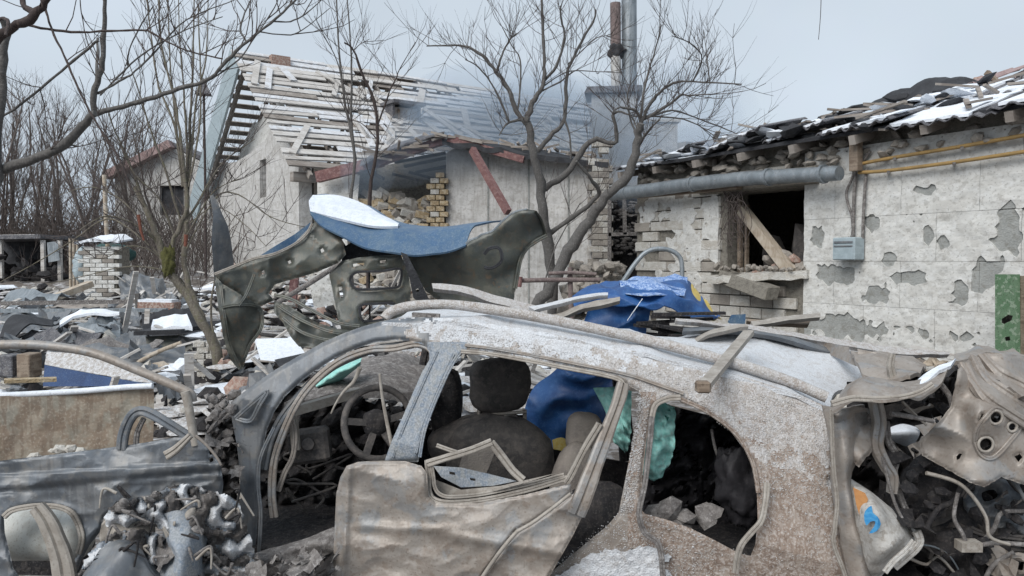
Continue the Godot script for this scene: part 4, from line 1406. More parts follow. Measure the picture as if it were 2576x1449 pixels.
func trees():
	# near limb reaching in from the left
	limb_tree("broken_fruit_tree", "near bare tree whose thick snapped limb reaches in from the left edge", "bare trees in the yard", 6.0, [
		[[-150, 1290, -110, 1040, -60, 800, -25, 600, -14, 440, -4, 300, 8, 150, 14, 70, 2, 46], 0.1, 0.022, 8],
		[[-30, 455, 0, 430, 75, 402, 150, 372, 205, 320, 240, 285], 0.06, 0.036, 4],
		[[240, 285, 275, 277, 350, 256, 430, 230, 515, 203, 560, 165, 610, 114, 680, 58, 740, 4, 775, -40], 0.03, 0.009, 10],
		[[236, 290, 240, 220, 258, 158, 262, 80, 266, 10, 270, -40], 0.033, 0.018, 3],
		[[244, 215, 243, 160, 246, 96], 0.02, 0.014, 0],
		[[248, 102, 200, 140, 140, 190, 80, 240, 20, 285, -40, 310], 0.016, 0.012, 5],
		[[150, 376, 175, 366, 196, 368], 0.018, 0.008, 0],
		[[620, 106, 604, 70, 622, 20, 645, -30], 0.012, 0.006, 3],
		[[690, 54, 730, 54, 770, 34, 820, -10], 0.01, 0.005, 3],
		[[655, 80, 720, 88, 760, 76, 830, 20], 0.008, 0.004, 2],
		[[245, 235, 300, 205, 340, 180, 400, 120, 470, 50, 590, 0], 0.014, 0.006, 6],
		[[322, 165, 324, 130, 350, 70, 385, 16], 0.009, 0.006, 1],
		[[252, 240, 330, 160, 400, 110, 480, 70, 560, 42], 0.01, 0.005, 4],
		[[530, 200, 600, 150, 640, 95, 690, 20, 705, -20], 0.009, 0.005, 3]], M.bark, 0.5, 0.005, at(-150, 1240, 6.0))
	limb_tree("dark_fruit_tree", "near dark-barked bare tree in the top left corner with one long level branch", "bare trees in the yard", 5.2, [
		[[-160, 420, -100, 200, -20, 108, 30, 70, 85, 42, 125, -10, 160, -60], 0.05, 0.03, 3],
		[[-160, 420, -200, 700, -220, 1000, -224, 1350], 0.05, 0.09, 0],
		[[60, 58, 120, 74, 200, 80, 300, 77, 372, 78, 420, 105, 480, 130, 560, 148], 0.014, 0.006, 6],
		[[112, 16, 130, 72, 162, 140, 200, 230, 250, 320, 300, 400, 335, 490], 0.012, 0.008, 4],
		[[-60, 20, -10, 45, 18, 50, 14, 90], 0.02, 0.012, 0],
		[[200, -20, 205, 30, 225, 120, 280, 210], 0.006, 0.004, 3],
		[[90, 40, 60, 10, 70, -40], 0.03, 0.02, 2]], M.bark_dark, 0.4, 0.004, at(-224, 1316, 5.2))
	# many-stemmed shrubby tree behind the rusty slab
	var st = limb_tree("multi_stem_tree", "many-stemmed bare tree with straight upright whips behind the debris", "bare trees in the yard", 9.6, [
		[[560, 985, 545, 900, 520, 830, 470, 745, 420, 670, 395, 600, 372, 540, 340, 470], 0.085, 0.03, 6],
		[[535, 880, 505, 790, 475, 720, 462, 640, 470, 560, 468, 480], 0.05, 0.032, 4],
		[[425, 680, 440, 600, 470, 520, 462, 440, 455, 360, 437, 240, 405, 110, 400, -20], 0.04, 0.009, 10],
		[[468, 480, 478, 400, 477, 330, 484, 200, 487, 80, 488, -20], 0.03, 0.008, 10],
		[[468, 480, 450, 380, 440, 290, 428, 150, 421, -20], 0.024, 0.007, 10],
		[[470, 500, 480, 400, 495, 240, 518, 150, 524, -20], 0.024, 0.007, 10],
		[[460, 470, 440, 320, 400, 220, 382, 100, 368, -10], 0.022, 0.007, 10],
		[[470, 480, 470, 360, 462, 230, 452, 100, 448, -20], 0.02, 0.006, 9],
		[[474, 470, 500, 330, 505, 200, 500, 60, 497, -20], 0.018, 0.006, 9],
		[[455, 560, 420, 440, 380, 330, 350, 230, 320, 150], 0.02, 0.006, 8],
		[[372, 540, 330, 420, 290, 330, 262, 250], 0.022, 0.006, 8],
		[[470, 560, 520, 470, 560, 410, 640, 350], 0.02, 0.006, 8],
		[[400, 610, 330, 560, 260, 545, 200, 580], 0.022, 0.007, 14], [[410, 640, 360, 560, 300, 500, 230, 470, 150, 490], 0.016, 0.005, 14], [[440, 600, 400, 500, 340, 440, 300, 360], 0.016, 0.005, 14], [[455, 620, 500, 540, 540, 480, 600, 450], 0.014, 0.005, 12], [[420, 670, 380, 630, 320, 620, 260, 650, 200, 640], 0.012, 0.004, 12], [[480, 560, 540, 520, 610, 560, 670, 620], 0.01, 0.004, 10],
		[[462, 640, 540, 500, 600, 490, 680, 545, 760, 570], 0.012, 0.005, 6],
		[[530, 850, 490, 760, 440, 690, 330, 670, 230, 690, 120, 715], 0.014, 0.006, 4],
		[[415, 655, 345, 590, 270, 550, 190, 600, 110, 650, 0, 710], 0.016, 0.006, 5],
		[[548, 900, 530, 780, 545, 690, 580, 600], 0.02, 0.008, 4]], M.bark_olive, 0.7, 0.005, at(560, 985, 9.6), 0.7)
	var mo := MB.new()
	blob(mo, at(425, 660, 9.55), Vector3(0.15, 0.34, 0.15), 0.9, 16.0)
	part(st, "moss", mo, M.moss)
	mo = MB.new()
	tube(mo, c2([348, 540, 354, 580, 362, 605], 9.4), 0.022, 0.012, 7)
	part(st, "torn_bark", mo, M.bark_red)
	mo = MB.new()
	tube(mo, c2([468, 590, 466, 620], 9.4), 0.024, 0.02, 7)
	part(st, "torn_bark", mo, M.bark_red)
	# slender pair in front of the lath roof
	limb_tree("slender_sapling", "slender sapling with twin stems crossing the lath roof", "bare trees in the yard", 13.4, [
		[[884, 760, 880, 560, 882, 500, 893, 400, 880, 317, 866, 250, 856, 167, 850, 84, 846, -20], 0.045, 0.012, 12],
		[[893, 400, 884, 300, 884, 170, 880, 84, 872, -20], 0.03, 0.01, 10],
		[[884, 300, 850, 160, 815, 90, 790, 40], 0.012, 0.006, 6]], M.bark, 0.9, 0.006, at(884, 860, 13.4))
	limb_tree("slender_sapling", "bent dark sapling leaning left over the roof, just right of the twin-stemmed one", "bare trees in the yard", 13.0, [
		[[925, 780, 930, 500, 950, 350, 940, 250, 910, 184, 890, 127, 866, 107], 0.042, 0.014, 12],
		[[945, 330, 980, 230, 998, 195, 1003, 178, 1045, 106], 0.018, 0.006, 8],
		[[948, 350, 910, 310, 870, 300], 0.014, 0.006, 5],
		[[890, 127, 905, 112, 930, 98], 0.01, 0.005, 4]], M.bark_dark, 0.9, 0.006, at(925, 880, 13.0))
	# orchard tree in the centre
	limb_tree("orchard_tree", "bare orchard tree with grey trunk forking in front of the concrete wall", "bare trees in the yard", 12.0, [
		[[1395, 900, 1388, 700, 1376, 600, 1366, 545, 1361, 480, 1345, 400, 1330, 320, 1322, 300], 0.105, 0.06, 5],
		[[1324, 303, 1300, 285, 1285, 240, 1250, 182, 1212, 140, 1170, 116, 1120, 115, 1073, 116], 0.05, 0.01, 20],
		[[1250, 182, 1262, 140, 1282, 100, 1300, 84], 0.026, 0.009, 12],
		[[1326, 300, 1336, 270, 1346, 244, 1368, 212, 1370, 150, 1365, 60, 1362, -30], 0.055, 0.018, 14],
		[[1366, 205, 1400, 165, 1420, 95, 1412, 50, 1410, 14], 0.028, 0.012, 14],
		[[1356, 232, 1410, 205, 1440, 180], 0.018, 0.008, 8],
		[[1352, 380, 1392, 335, 1420, 296, 1425, 200, 1436, 160, 1472, 88, 1495, 48, 1498, 24], 0.045, 0.014, 18],
		[[1326, 302, 1280, 308, 1256, 340], 0.03, 0.01, 8],
		[[1301, 285, 1308, 225, 1308, 150, 1286, 112, 1264, 70], 0.018, 0.008, 10],
		[[1280, 305, 1245, 225, 1205, 170, 1170, 150], 0.02, 0.007, 10],
		[[1420, 296, 1434, 350, 1436, 400], 0.02, 0.014, 2],
		[[1363, 478, 1420, 440, 1470, 372, 1500, 350, 1546, 360, 1550, 325, 1541, 290], 0.062, 0.026, 6],
		[[1541, 290, 1556, 280, 1590, 296, 1604, 330], 0.024, 0.01, 8],
		[[1430, 160, 1500, 96, 1540, 92], 0.012, 0.005, 8],
		[[1370, 215, 1430, 180, 1500, 180, 1570, 184], 0.012, 0.005, 8],
		[[1375, 592, 1440, 548, 1505, 492, 1490, 455, 1450, 405], 0.05, 0.022, 6]], M.bark, 0.75, 0.0055, at(1395, 915, 12.0), 0.9)
	limb_tree("leaning_tree", "leaning bare tree with smoke drifting through its drooping crown beside the white house", "bare trees in the yard", 11.6, [
		[[1320, 900, 1345, 790, 1385, 715, 1432, 635, 1482, 556, 1512, 508, 1548, 474, 1586, 430, 1604, 345, 1612, 310], 0.115, 0.06, 4],
		[[1612, 312, 1632, 268, 1660, 232, 1692, 210, 1730, 205, 1790, 208, 1866, 212], 0.034, 0.009, 20],
		[[1614, 312, 1600, 280, 1560, 270, 1540, 285], 0.03, 0.012, 10],
		[[1618, 300, 1676, 268, 1712, 240, 1736, 240, 1808, 236], 0.03, 0.008, 18],
		[[1610, 320, 1624, 210, 1650, 120, 1664, 62], 0.024, 0.008, 14],
		[[1742, 206, 1766, 150, 1742, 112, 1690, 90], 0.016, 0.006, 12],
		[[1785, 206, 1778, 140, 1770, 74], 0.012, 0.005, 8],
		[[1620, 300, 1690, 278, 1760, 300, 1850, 335, 1900, 360], 0.02, 0.007, 16],
		[[1625, 292, 1720, 300, 1780, 330, 1806, 352], 0.016, 0.006, 12],
		[[1560, 464, 1600, 380, 1630, 330, 1660, 300], 0.03, 0.012, 10],
		[[1606, 340, 1586, 300, 1580, 230, 1604, 190], 0.02, 0.008, 12],
		[[1360, 760, 1390, 640, 1430, 560, 1460, 510], 0.014, 0.008, 4]], M.bark, 0.75, 0.0055, at(1320, 920, 11.6), 0.9)
	# thicket beyond the yard
	var kinds := ["tall", "low", "leaning", "spreading"]
	var spots := [[-40, 24, 6.2], [30, 27, 5.6], [85, 25, 5.0], [120, 30, 6.6], [170, 25, 5.2], [215, 29, 5.8], [250, 23, 4.4], [300, 31, 6.4], [345, 26, 5.6], [400, 33, 6.6], [440, 27, 4.8], [500, 34, 6.0], [560, 36, 5.4], [10, 25, 4.2], [150, 24.5, 3.8]]
	var names := ["at the far left edge of the thicket", "second from the left edge of the thicket", "short and twiggy left of the dark shed roof", "tall and thin above the dark shed", "mid-height above the three thin posts", "tall and bushy left of the cream pole", "low and dense just left of the cream pole", "tall and far, right of the cream pole", "bushy in front of the pink verge", "tall behind the pink verge", "low beside the far grey house", "tall and faint left of the gabled house", "faint and low at the foot of the gable", "lowest at the left edge behind the shed", "low and scrubby behind the three posts"]
	for i in spots.size():
		var s: Array = spots[i]
		var g := at(s[0], 655, s[1])
		var foot := Vector3(g.x, hgt(g.x, g.z) - 0.1, g.z)
		var t := thing("thicket_tree", "grey-brown bare thicket tree, " + names[i], "tree", foot, "trees of the far thicket")
		var a := MB.new()
		var b := MB.new()
		var h: float = s[2]
		var ns := 2 + i % 2
		for k in ns:
			var d := Vector3(rng.randf_range(-0.25, 0.25), 1, rng.randf_range(-0.25, 0.25)).normalized()
			var pts := PackedVector3Array([foot])
			var q := foot
			for j in 6:
				d = (d + Vector3(rng.randf_range(-0.2, 0.2), 0.08, rng.randf_range(-0.2, 0.2))).normalized()
				q += d * h / 6.5
				pts.append(q)
			tube(a, pts, 0.065, 0.018, 5)
			twigs(b, pts, 13, 1.4, 0.013, 2, 0.7, 0.15)
		part(t, "trunk", a, M.twig_far)
		part(t, "crown", b, M.twig_far)
	# undergrowth nobody could count
	var ub := MB.new()
	for i in 3000:
		var x := rng.randf_range(-260, 720)
		var d := rng.randf_range(19.5, 38.0)
		if x < 340.0: d = maxf(d, 24.0)
		var g := at(x, 655, d)
		var p := Vector3(g.x, hgt(g.x, g.z) + rng.randf() * 1.2, g.z)
		var q := p + Vector3(rng.randf_range(-0.9, 0.9), rng.randf_range(0.4, 1.6), rng.randf_range(-0.5, 0.5))
		tube(ub, PackedVector3Array([p, p.lerp(q, 0.5) + Vector3(rng.randf_range(-0.15, 0.15), 0.1, 0), q]), 0.013, 0.007, 3)
	solo("undergrowth", ub, M.twig_far, "grey-brown tangle of leafless undergrowth beyond the yard on the left", "undergrowth", "", "stuff")

# ---------- the burnt estate car in front ----------
func sd0(x: float) -> float: return lerpf(4.0, 3.45, (x - 600.0) / 1550.0)
func belt(x: float) -> float: return 1000.0 + (x - 600.0) * 0.28
func side(x: float, y: float) -> float:
	var d := sd0(x)
	var b := belt(x) - y
	d += (0.0007 * b if b > 0.0 else 0.00012 * -b)
	return d + 0.012 * nz3.get_noise_2d(x * 0.012, y * 0.012)

func ln(t, called, pts: Array, d, r0: float, r1: float, m, sides := 6, k := 5, flat := 1.0):
	var mb := MB.new()
	var q := smooth(c2(pts, d), k)
	if sides >= 9 or called.contains("wire") or called.contains("cable") or called.contains("rod") or called.contains("rubber"): tube(mb, q, r0, r1, sides, flat)
	else: bar(mb, q, r0 * 1.1, r1 * 1.1, r0 * 0.6)
	return part(t, called, mb, m)

func strip(t, called, a: Array, b: Array, d0, m, thick := 0.012, amp := 0.01):   # ribbon of sheet metal between two traced edges
	var mb := MB.new()
	var ra := c2(a, d0)
	var rb := c2(b, d0)
	var mid := PackedVector3Array()
	for i in ra.size(): mid.append((ra[i] + rb[i]) / 2 + Vector3(0, 0, thick * 1.5))
	loft(mb, [ra, mid, rb], 5, 4, Vector3(0, 0, -thick), amp, 7.0)
	return part(t, called, mb, m)

func burnt_car():
	var t := thing("burnt_estate_car", "burnt-out brown and grey estate car, frost on its roof, glass gone", "car", Vector3(0.3, 0.0, -4.2))
	var mb := MB.new()
	# side frame: pillars, cant rail, rear quarter
	var mbs := [MB.new(), MB.new(), MB.new(), MB.new(), MB.new(), MB.new()]
	plate(mbs, [580, 1012, 640, 965, 700, 925, 760, 890, 810, 862, 870, 836, 915, 820, 960, 808, 1010, 800, 1060, 797, 1130, 800, 1200, 810, 1300, 824, 1400, 842, 1500, 862, 1600, 884, 1700, 906, 1800, 930, 1880, 950, 1950, 972, 2020, 996, 2072, 1020, 2090, 1060, 2094, 1110, 2098, 1180, 2108, 1290, 2122, 1380, 2142, 1500,
		1330, 1500, 1362, 1462, 1400, 1428, 1470, 1370, 1528, 1322, 1556, 1290, 1566, 1240, 1576, 1190, 1590, 1120, 1604, 1060, 1614, 1004, 1608, 985, 1560, 958, 1480, 942, 1400, 927, 1320, 910, 1250, 897, 1200, 890, 1168, 888, 1148, 905, 1128, 945, 1100, 1010, 1076, 1070, 1060, 1125, 1052, 1162, 965, 1165, 985, 1110, 1010, 1055, 1040, 985, 1062, 935, 1080, 905, 1080, 885, 1068, 868, 1030, 858, 990, 856, 940, 862, 890, 879, 840, 903, 795, 931, 752, 964, 716, 998, 690, 1036, 672, 1080, 662, 1125, 655, 1170, 652, 1240, 646, 1330, 640, 1420, 634, 1500, 596, 1500, 598, 1400, 602, 1300, 604, 1200, 596, 1120, 584, 1060],
		[[1646, 1022, 1668, 1006, 1700, 1002, 1740, 1014, 1790, 1045, 1835, 1082, 1872, 1130, 1894, 1180, 1904, 1240, 1906, 1310, 1900, 1370, 1888, 1398, 1860, 1392, 1800, 1360, 1740, 1330, 1680, 1308, 1622, 1292, 1612, 1280, 1616, 1200, 1626, 1110, 1636, 1050],
		[2086, 1205, 2096, 1200, 2100, 1212, 2090, 1218]],
		side, 0.075, 4.5, 0, func(x: float, y: float) -> int:
			var j := 0.8 * nz3.get_noise_2d(x * 0.04, y * 0.04) + 0.25 * (fposmod(sin(x * 12.9898 + y * 78.233) * 43758.5453, 1.0) - 0.5)
			if x < 1060 + 120.0 * j - (y - 800) * 0.4 and y < 1200 and not (x > 950 and y > 880): return 1
			if x < 700: return 1
			if x > 955 and x < 1175 and y > 862: return 2
			if x < 1580 and y > 862 + (x - 1110) * 0.19: return 0
			var h := y - (805 + (x - 1100) * 0.22)
			if x > 1560 and x < 1650 and y > 985: return 4
			if h < 60.0 + 110.0 * j + minf(0.0, (1330.0 - x) * 0.3): return 5
			if h < 150.0 + 130.0 * j: return 3
			if h < 560.0 + 160.0 * j: return 4
			return 0, 0.0, 0.024, 13.0)
	var bits := ["door_opening_flange", "front_pillar", "middle_pillar", "cant_rail", "rear_quarter_panel", "cant_rail_frost"]
	var coats := [M.bare, M.steel, M.frost_steel, M.frost, M.rusty, M.frost_pale]
	for i in 6: part(t, bits[i], mbs[i], coats[i])
	# clots of frozen snow caught on the sheet metal
	mb = MB.new()
	for i in 46000:
		var x := rng.randf_range(1110, 2110)
		var y := rng.randf_range(830, 1460)
		var h := y - (805 + (x - 1100) * 0.22)
		var inwin := x > 1606 and x < 1910 and y > 1000 + maxf(0.0, (x - 1720) * 0.75) and y < 1296 + maxf(0.0, (x - 1640) * 0.4)
		if inwin or h < 8 or x > 2066 + (y - 1020) * 0.12: continue
		if (x < 1600 and y > 862 + (x - 1110) * 0.2 and not (y > 1290 and x > 1540 - (y - 1300) * 1.2)): continue
		var dens := 0.55 * smoothstep(330.0, 150.0, h) + 0.5 * smoothstep(480.0, 250.0, h) * clampf(0.2 + 2.0 * nz.get_noise_2d(x * 0.08, y * 0.08), 0.0, 1.0)
		if y > 1290 and x < 1800: dens = 0.25 + 0.8 * clampf(nz.get_noise_2d(x * 0.06, y * 0.06) + 0.2, 0.0, 1.0)
		if rng.randf() > dens + 0.015: continue
		grain(mb, at(x, y, side(x, y) - 0.001), rng.randf_range(0.0012, 0.0034) * (1.6 if rng.randf() < 0.06 else 1.0))
	for i in 1500:
		var y := rng.randf_range(1000, 1290)
		var x := 1612 - (y - 1000) * 0.16 + rng.randf_range(-4, 26)
		grain(mb, at(x, y, side(x, y) - 0.002), rng.randf_range(0.0016, 0.004))
	part(t, "snow_grain", mb, M.dirty_snow).set_meta("kind", "stuff")
	mb = MB.new()
	plate(mb, [1400, 1450, 1450, 1418, 1490, 1396, 1530, 1380, 1570, 1386, 1610, 1372, 1660, 1380, 1690, 1400, 1660, 1420, 1690, 1450, 1640, 1470, 1610, 1510, 1420, 1510, 1380, 1480], [], func(x, y): return side(x, y) - 0.016 - 0.006 * nz.get_noise_2d(x * 0.1, y * 0.1), 0.02, 6.0, 0, null, 6.0)
	part(t, "wheel_arch_snow", mb, M.frost_pale)
	for q in [[[1100, 884, 1078, 930, 1040, 1015, 1010, 1085, 988, 1150], 0.007], [[1140, 890, 1118, 940, 1088, 1010, 1062, 1075, 1046, 1140], 0.007], [[1158, 886, 1140, 912, 1118, 955, 1086, 1030, 1066, 1090, 1056, 1150], 0.008]]:
		ln(t, "pillar_ridge", q[0], func(x, y): return side(x, y) - 0.004, q[1], q[1], M.frost_steel)
	# roof skin
	var r0 := [960, 806, 1200, 808, 1400, 840, 1600, 882, 1800, 928, 1950, 970, 2074, 1018]
	mb = MB.new()
	loft(mb, [c2(r0, func(x, y): return side(x, y) - 0.01),
		c2([1004, 790, 1220, 786, 1420, 818, 1620, 860, 1820, 912, 1962, 956, 2088, 1006], func(x, y): return side(x, y) + 0.2),
		c2([1056, 780, 1240, 780, 1440, 810, 1640, 848, 1850, 886, 1990, 928, 2120, 974], func(x, y): return side(x, y) + 0.6),
		c2([1110, 777, 1270, 779, 1460, 807, 1660, 836, 1880, 822, 2110, 864, 2300, 906], func(x, y): return side(x, y) + 1.15)], 8, 8, Vector3(0, -0.02, 0), 0.035, 3.0)
	part(t, "roof", mb, M.frost_pale, "sagging roof panel covered in grainy frost")
	ln(t, "drip_channel", [1160, 884, 1250, 893, 1400, 921, 1520, 944, 1562, 958, 1566, 972], func(x, y): return side(x, y) - 0.012, 0.009, 0.009, M.trim)
	ln(t, "drip_channel", [1170, 868, 1250, 878, 1400, 905, 1570, 940, 1640, 962, 1720, 990], func(x, y): return side(x, y) - 0.012, 0.007, 0.007, M.bare)
	ln(t, "window_channel", [1640, 1050, 1650, 1018, 1680, 1003, 1712, 1000], func(x, y): return side(x, y) - 0.02, 0.012, 0.012, M.trim)
	ln(t, "window_channel", [1712, 1004, 1780, 1036, 1850, 1090, 1892, 1160, 1908, 1240], func(x, y): return side(x, y) - 0.012, 0.009, 0.008, M.rusty)
	# roof rail
	mb = MB.new()
	tube(mb, smooth(c2([968, 802, 985, 784, 1030, 771, 1100, 766, 1180, 771, 1350, 797, 1500, 828, 1620, 854, 1780, 895, 1900, 930, 2000, 965, 2080, 1000], func(x, y): return side(x, y) + 0.1), 6), 0.026, 0.028, 10, 1.0, 0.1)
	var rail := part(t, "roof_rail", mb, M.frost, "dusty beige roof rail")
	mb = MB.new()
	bx(mb, at(1072, 796, 4.13), Vector3(0.07, -0.004, 0), Vector3(0, 0.016, 0), Vector3(0, 0, 0.03))
	part(rail, "rail_foot", mb, M.ash)
	# far side of the body
	mb = MB.new()
	plate(mb, [640, 1080, 900, 1060, 1180, 1090, 1500, 1150, 1700, 1180, 2000, 1230, 2080, 1500, 620, 1500], [], func(x, y): return side(x, y) + 1.25 + 0.05 * nz3.get_noise_2d(x * 0.03, y * 0.03), 0.04, 30.0)
	part(t, "far_side", mb, M.charred)
	for q in [[1098, 782, 1075, 900, 1040, 1090], [1530, 830, 1560, 960, 1580, 1160], [1960, 850, 1990, 1000, 2010, 1240]]:
		ln(t, "far_pillar", q, func(x, y): return side(x, y) + 1.17, 0.035, 0.045, M.charred, 6, 5, 0.6)
	mb = MB.new()
	bx(mb, Vector3(0.15, 0.22, -4.45), Vector3(1.75, 0, 0.25), Vector3(0, 0.03, 0), Vector3(0, 0, 0.65))
	part(t, "floor_pan", mb, M.charred)
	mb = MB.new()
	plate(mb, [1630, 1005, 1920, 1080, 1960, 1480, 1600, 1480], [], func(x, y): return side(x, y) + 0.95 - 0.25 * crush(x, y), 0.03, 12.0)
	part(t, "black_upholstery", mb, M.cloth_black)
	# inner front: firewall, dash, column
	mb = MB.new()
	plate(mb, [640, 1010, 720, 965, 900, 1000, 1000, 1040, 1000, 1480, 640, 1480], [], func(x, y): return 4.75 + 0.14 * nz3.get_noise_2d(x * 0.05, y * 0.05), 0.05, 14.0)
	part(t, "firewall", mb, M.charred)
	mb = MB.new()
	loft(mb, [c3([715, 1010, 4.25, 830, 985, 4.4, 960, 968, 4.5, 1100, 985, 4.6]), c3([745, 985, 4.4, 850, 955, 4.6, 970, 935, 4.75, 1095, 950, 4.85]), c3([790, 955, 4.75, 880, 925, 4.95, 980, 905, 5.05, 1090, 920, 5.1]), c3([830, 930, 5.1, 900, 900, 5.3, 985, 888, 5.35, 1085, 900, 5.4])], 6, 5, Vector3(0, -0.05, 0.02), 0.04, 6.0)
	part(t, "dashboard_top", mb, M.ash)
	mb = MB.new()
	for i in 46:
		rock(mb, at(rng.randf_range(745, 1080), rng.randf_range(1000, 1110), rng.randf_range(4.35, 4.65)), Vector3(rng.randf_range(0.04, 0.2), rng.randf_range(0.03, 0.1), 0.1), Vector3(0, 0, rng.randf()))
	part(t, "burnt_dashboard", mb, M.charred)
	mb = MB.new()
	beam(mb, at(735, 1035, 4.1), at(905, 985, 4.3), 0.05, 0.045)
	part(t, "dash_bar", mb, M.trim, "beige cross bar of the dashboard")
	mb = MB.new()
	beam(mb, at(737, 1035, 4.1), at(745, 1130, 4.12), 0.04, 0.03, Vector3(0, 0, 1))
	part(t, "dash_bracket", mb, M.trim)
	mb = MB.new()
	rbox(mb, at(780, 1120, 4.25), Vector3(0.11, 0.02, 0.02), Vector3(-0.01, 0.09, 0), Vector3(0, 0, 0.05), 0.02)
	tube(mb, c3([775, 1118, 4.19, 775, 1118, 4.15]), 0.035, 0.03, 12)
	part(t, "switch_panel", mb, M.seat)
	for i in 13:
		var x := rng.randf_range(700, 960)
		var y := rng.randf_range(1120, 1330)
		ln(t, "cable", [x, y, x + rng.randf_range(-40, 60), y + rng.randf_range(-30, 40), x + rng.randf_range(0, 130), y + rng.randf_range(-20, 70), x + rng.randf_range(0, 110), y + rng.randf_range(40, 120)], rng.randf_range(4.2, 4.6), 0.008, 0.008, M.seat, 5)
	ln(t, "cable", [905, 1225, 912, 1260, 900, 1290, 885, 1320], 4.0, 0.005, 0.004, M.ash, 5)
	# steering wheel
	var sw := MB.new()
	var ctr := at(952, 1064, 4.12)
	var ax := Vector3(0.5, 0.22, 0.84).normalized()
	var e1 := ax.cross(Vector3.UP).normalized()
	var e2 := e1.cross(ax).normalized()
	var ring := PackedVector3Array()
	for i in 33: ring.append(ctr + (e1 * cos(TAU * i / 32) + e2 * sin(TAU * i / 32)) * 0.183)
	tube(sw, ring, 0.018, 0.018, 10)
	var wheel := part(t, "steering_wheel", sw, M.seat, "scorched black steering wheel")
	sw = MB.new()
	blob(sw, ctr - ax * 0.03, Vector3(0.16, 0.15, 0.08), 0.2, 9.0, Vector3(0, 0.5, 0))
	part(wheel, "hub", sw, M.charred)
	for a in [0.15, 2.95, 4.2, 5.2]:
		sw = MB.new()
		var dv: Vector3 = e1 * cos(a) + e2 * sin(a)
		beam(sw, ctr - ax * 0.02 + dv * 0.05, ctr + dv * 0.18, 0.035, 0.015, ax)
		part(wheel, "spoke", sw, M.seat)
	# hanging pillar trim and door seals
	for q in [[[905, 925, 890, 960, 865, 985, 845, 1015, 833, 1040], 0.026, 0.008, 4.05], [[955, 940, 962, 1000, 975, 1070, 990, 1140], 0.014, 0.024, 3.98]]:
		mb = MB.new()
		tube(mb, smooth(c2(q[0], q[3]), 5), q[1], q[2], 7, 0.45)
		part(t, "hanging_trim", mb, M.trim)
	for q in [[690, 1300, 684, 1240, 690, 1160, 712, 1090, 750, 1010, 800, 950, 860, 905, 930, 880, 990, 876, 1040, 866, 1072, 872, 1090, 892, 1096, 925, 1080, 960]]:
		ln(t, "door_seal", q, func(x, y): return side(x, y) + 0.03, 0.018, 0.013, M.bare, 7)
	ln(t, "door_seal", [700, 1235, 716, 1190, 736, 1150, 742, 1100, 735, 1060, 720, 1035], 4.05, 0.012, 0.012, M.seat_pale, 6)
	ln(t, "door_seal", [648, 1440, 656, 1300, 650, 1220, 656, 1150, 690, 1075], 3.96, 0.008, 0.008, M.steel, 6)
	for q in [[[664, 1180, 680, 1110, 712, 1046, 756, 992, 806, 944, 862, 908, 930, 882, 990, 872, 1040, 866], 0.02]]:
		mb = MB.new()
		bar(mb, smooth(c2(q[0], func(x, y): return side(x, y) + 0.06), 6), q[1], q[1], 0.012)
		part(t, "opening_ridge", mb, M.steel)
	# quarter vent of the front door opening and the burnt cowl
	ln(t, "quarter_vent_frame", [592, 1052, 640, 1010, 672, 985, 652, 1020, 630, 1058, 594, 1052], func(x, y): return side(x, y) - 0.03, 0.01, 0.01, M.steel)
	mb = MB.new()
	for i in 20:
		flake(mb, at(rng.randf_range(516, 606), rng.randf_range(985, 1240), rng.randf_range(3.9, 4.3)), rng.randf_range(0.04, 0.14))
	for i in 60:
		rock(mb, at(rng.randf_range(520, 606), rng.randf_range(985, 1240), rng.randf_range(3.95, 4.5)), Vector3(rng.randf_range(0.02, 0.09), rng.randf_range(0.02, 0.07), 0.06), Vector3(rng.randf(), rng.randf(), rng.randf()))
	part(t, "burnt_cowl", mb, M.ash).set_meta("kind", "stuff")
	mb = MB.new()
	plate(mb, [520, 1060, 600, 1050, 604, 1300, 560, 1330, 520, 1250], [], func(x, y): return 4.12 + 0.1 * nz3.get_noise_2d(x * 0.08, y * 0.08), 0.03, 12.0)
	part(t, "inner_wing", mb, M.seat)
	# seats
	mb = MB.new()
	blob(mb, at(1258, 968, 4.75), Vector3(0.36, 0.33, 0.16), 0.1, 5.0, Vector3(0.1, 0.2, 0.05), 22, 14, 0.6)
	var hr := part(t, "front_headrest", mb, M.seat)
	mb = MB.new()
	for x in [1205, 1320]: tube(mb, c3([x, 1030, 4.72, x, 1080, 4.72]), 0.012, 0.012, 6)
	tube(mb, c3([1205, 1046, 4.7, 1325, 1036, 4.7]), 0.01, 0.01, 6)
	part(hr, "headrest_rod", mb, M.trim)
	mb = MB.new()
	blob(mb, at(1262, 1150, 4.6), Vector3(0.62, 0.46, 0.34), 0.12, 4.0, Vector3(0.1, 0.1, -0.15), 24, 14, 0.75)
	part(t, "front_seat_back", mb, M.seat)
	mb = MB.new()
	blob(mb, at(1180, 1100, 4.72), Vector3(0.5, 0.24, 0.3), 0.12, 4.0, Vector3(0.1, 0.1, 0.3), 24, 14, 0.75)
	part(t, "seat_shoulder", mb, M.seat)
	mb = MB.new()
	blob(mb, at(1468, 1090, 4.45), Vector3(0.2, 0.24, 0.15), 0.1, 5.0, Vector3(0, 0.2, -0.1), 20, 12, 0.7)
	part(t, "rear_headrest", mb, M.seat_pale)
	mb = MB.new()
	blob(mb, at(1440, 1190, 4.35), Vector3(0.2, 0.34, 0.16), 0.1, 5.0, Vector3(0, 0.2, -0.4), 20, 12, 0.7)
	part(t, "rear_seat_side", mb, M.seat_pale)
	mb = MB.new()
	blob(mb, at(1120, 1020, 4.8), Vector3(0.2, 0.5, 0.2), 0.5, 7.0)
	part(t, "burnt_seat_frame", mb, M.charred)
	mb = MB.new()
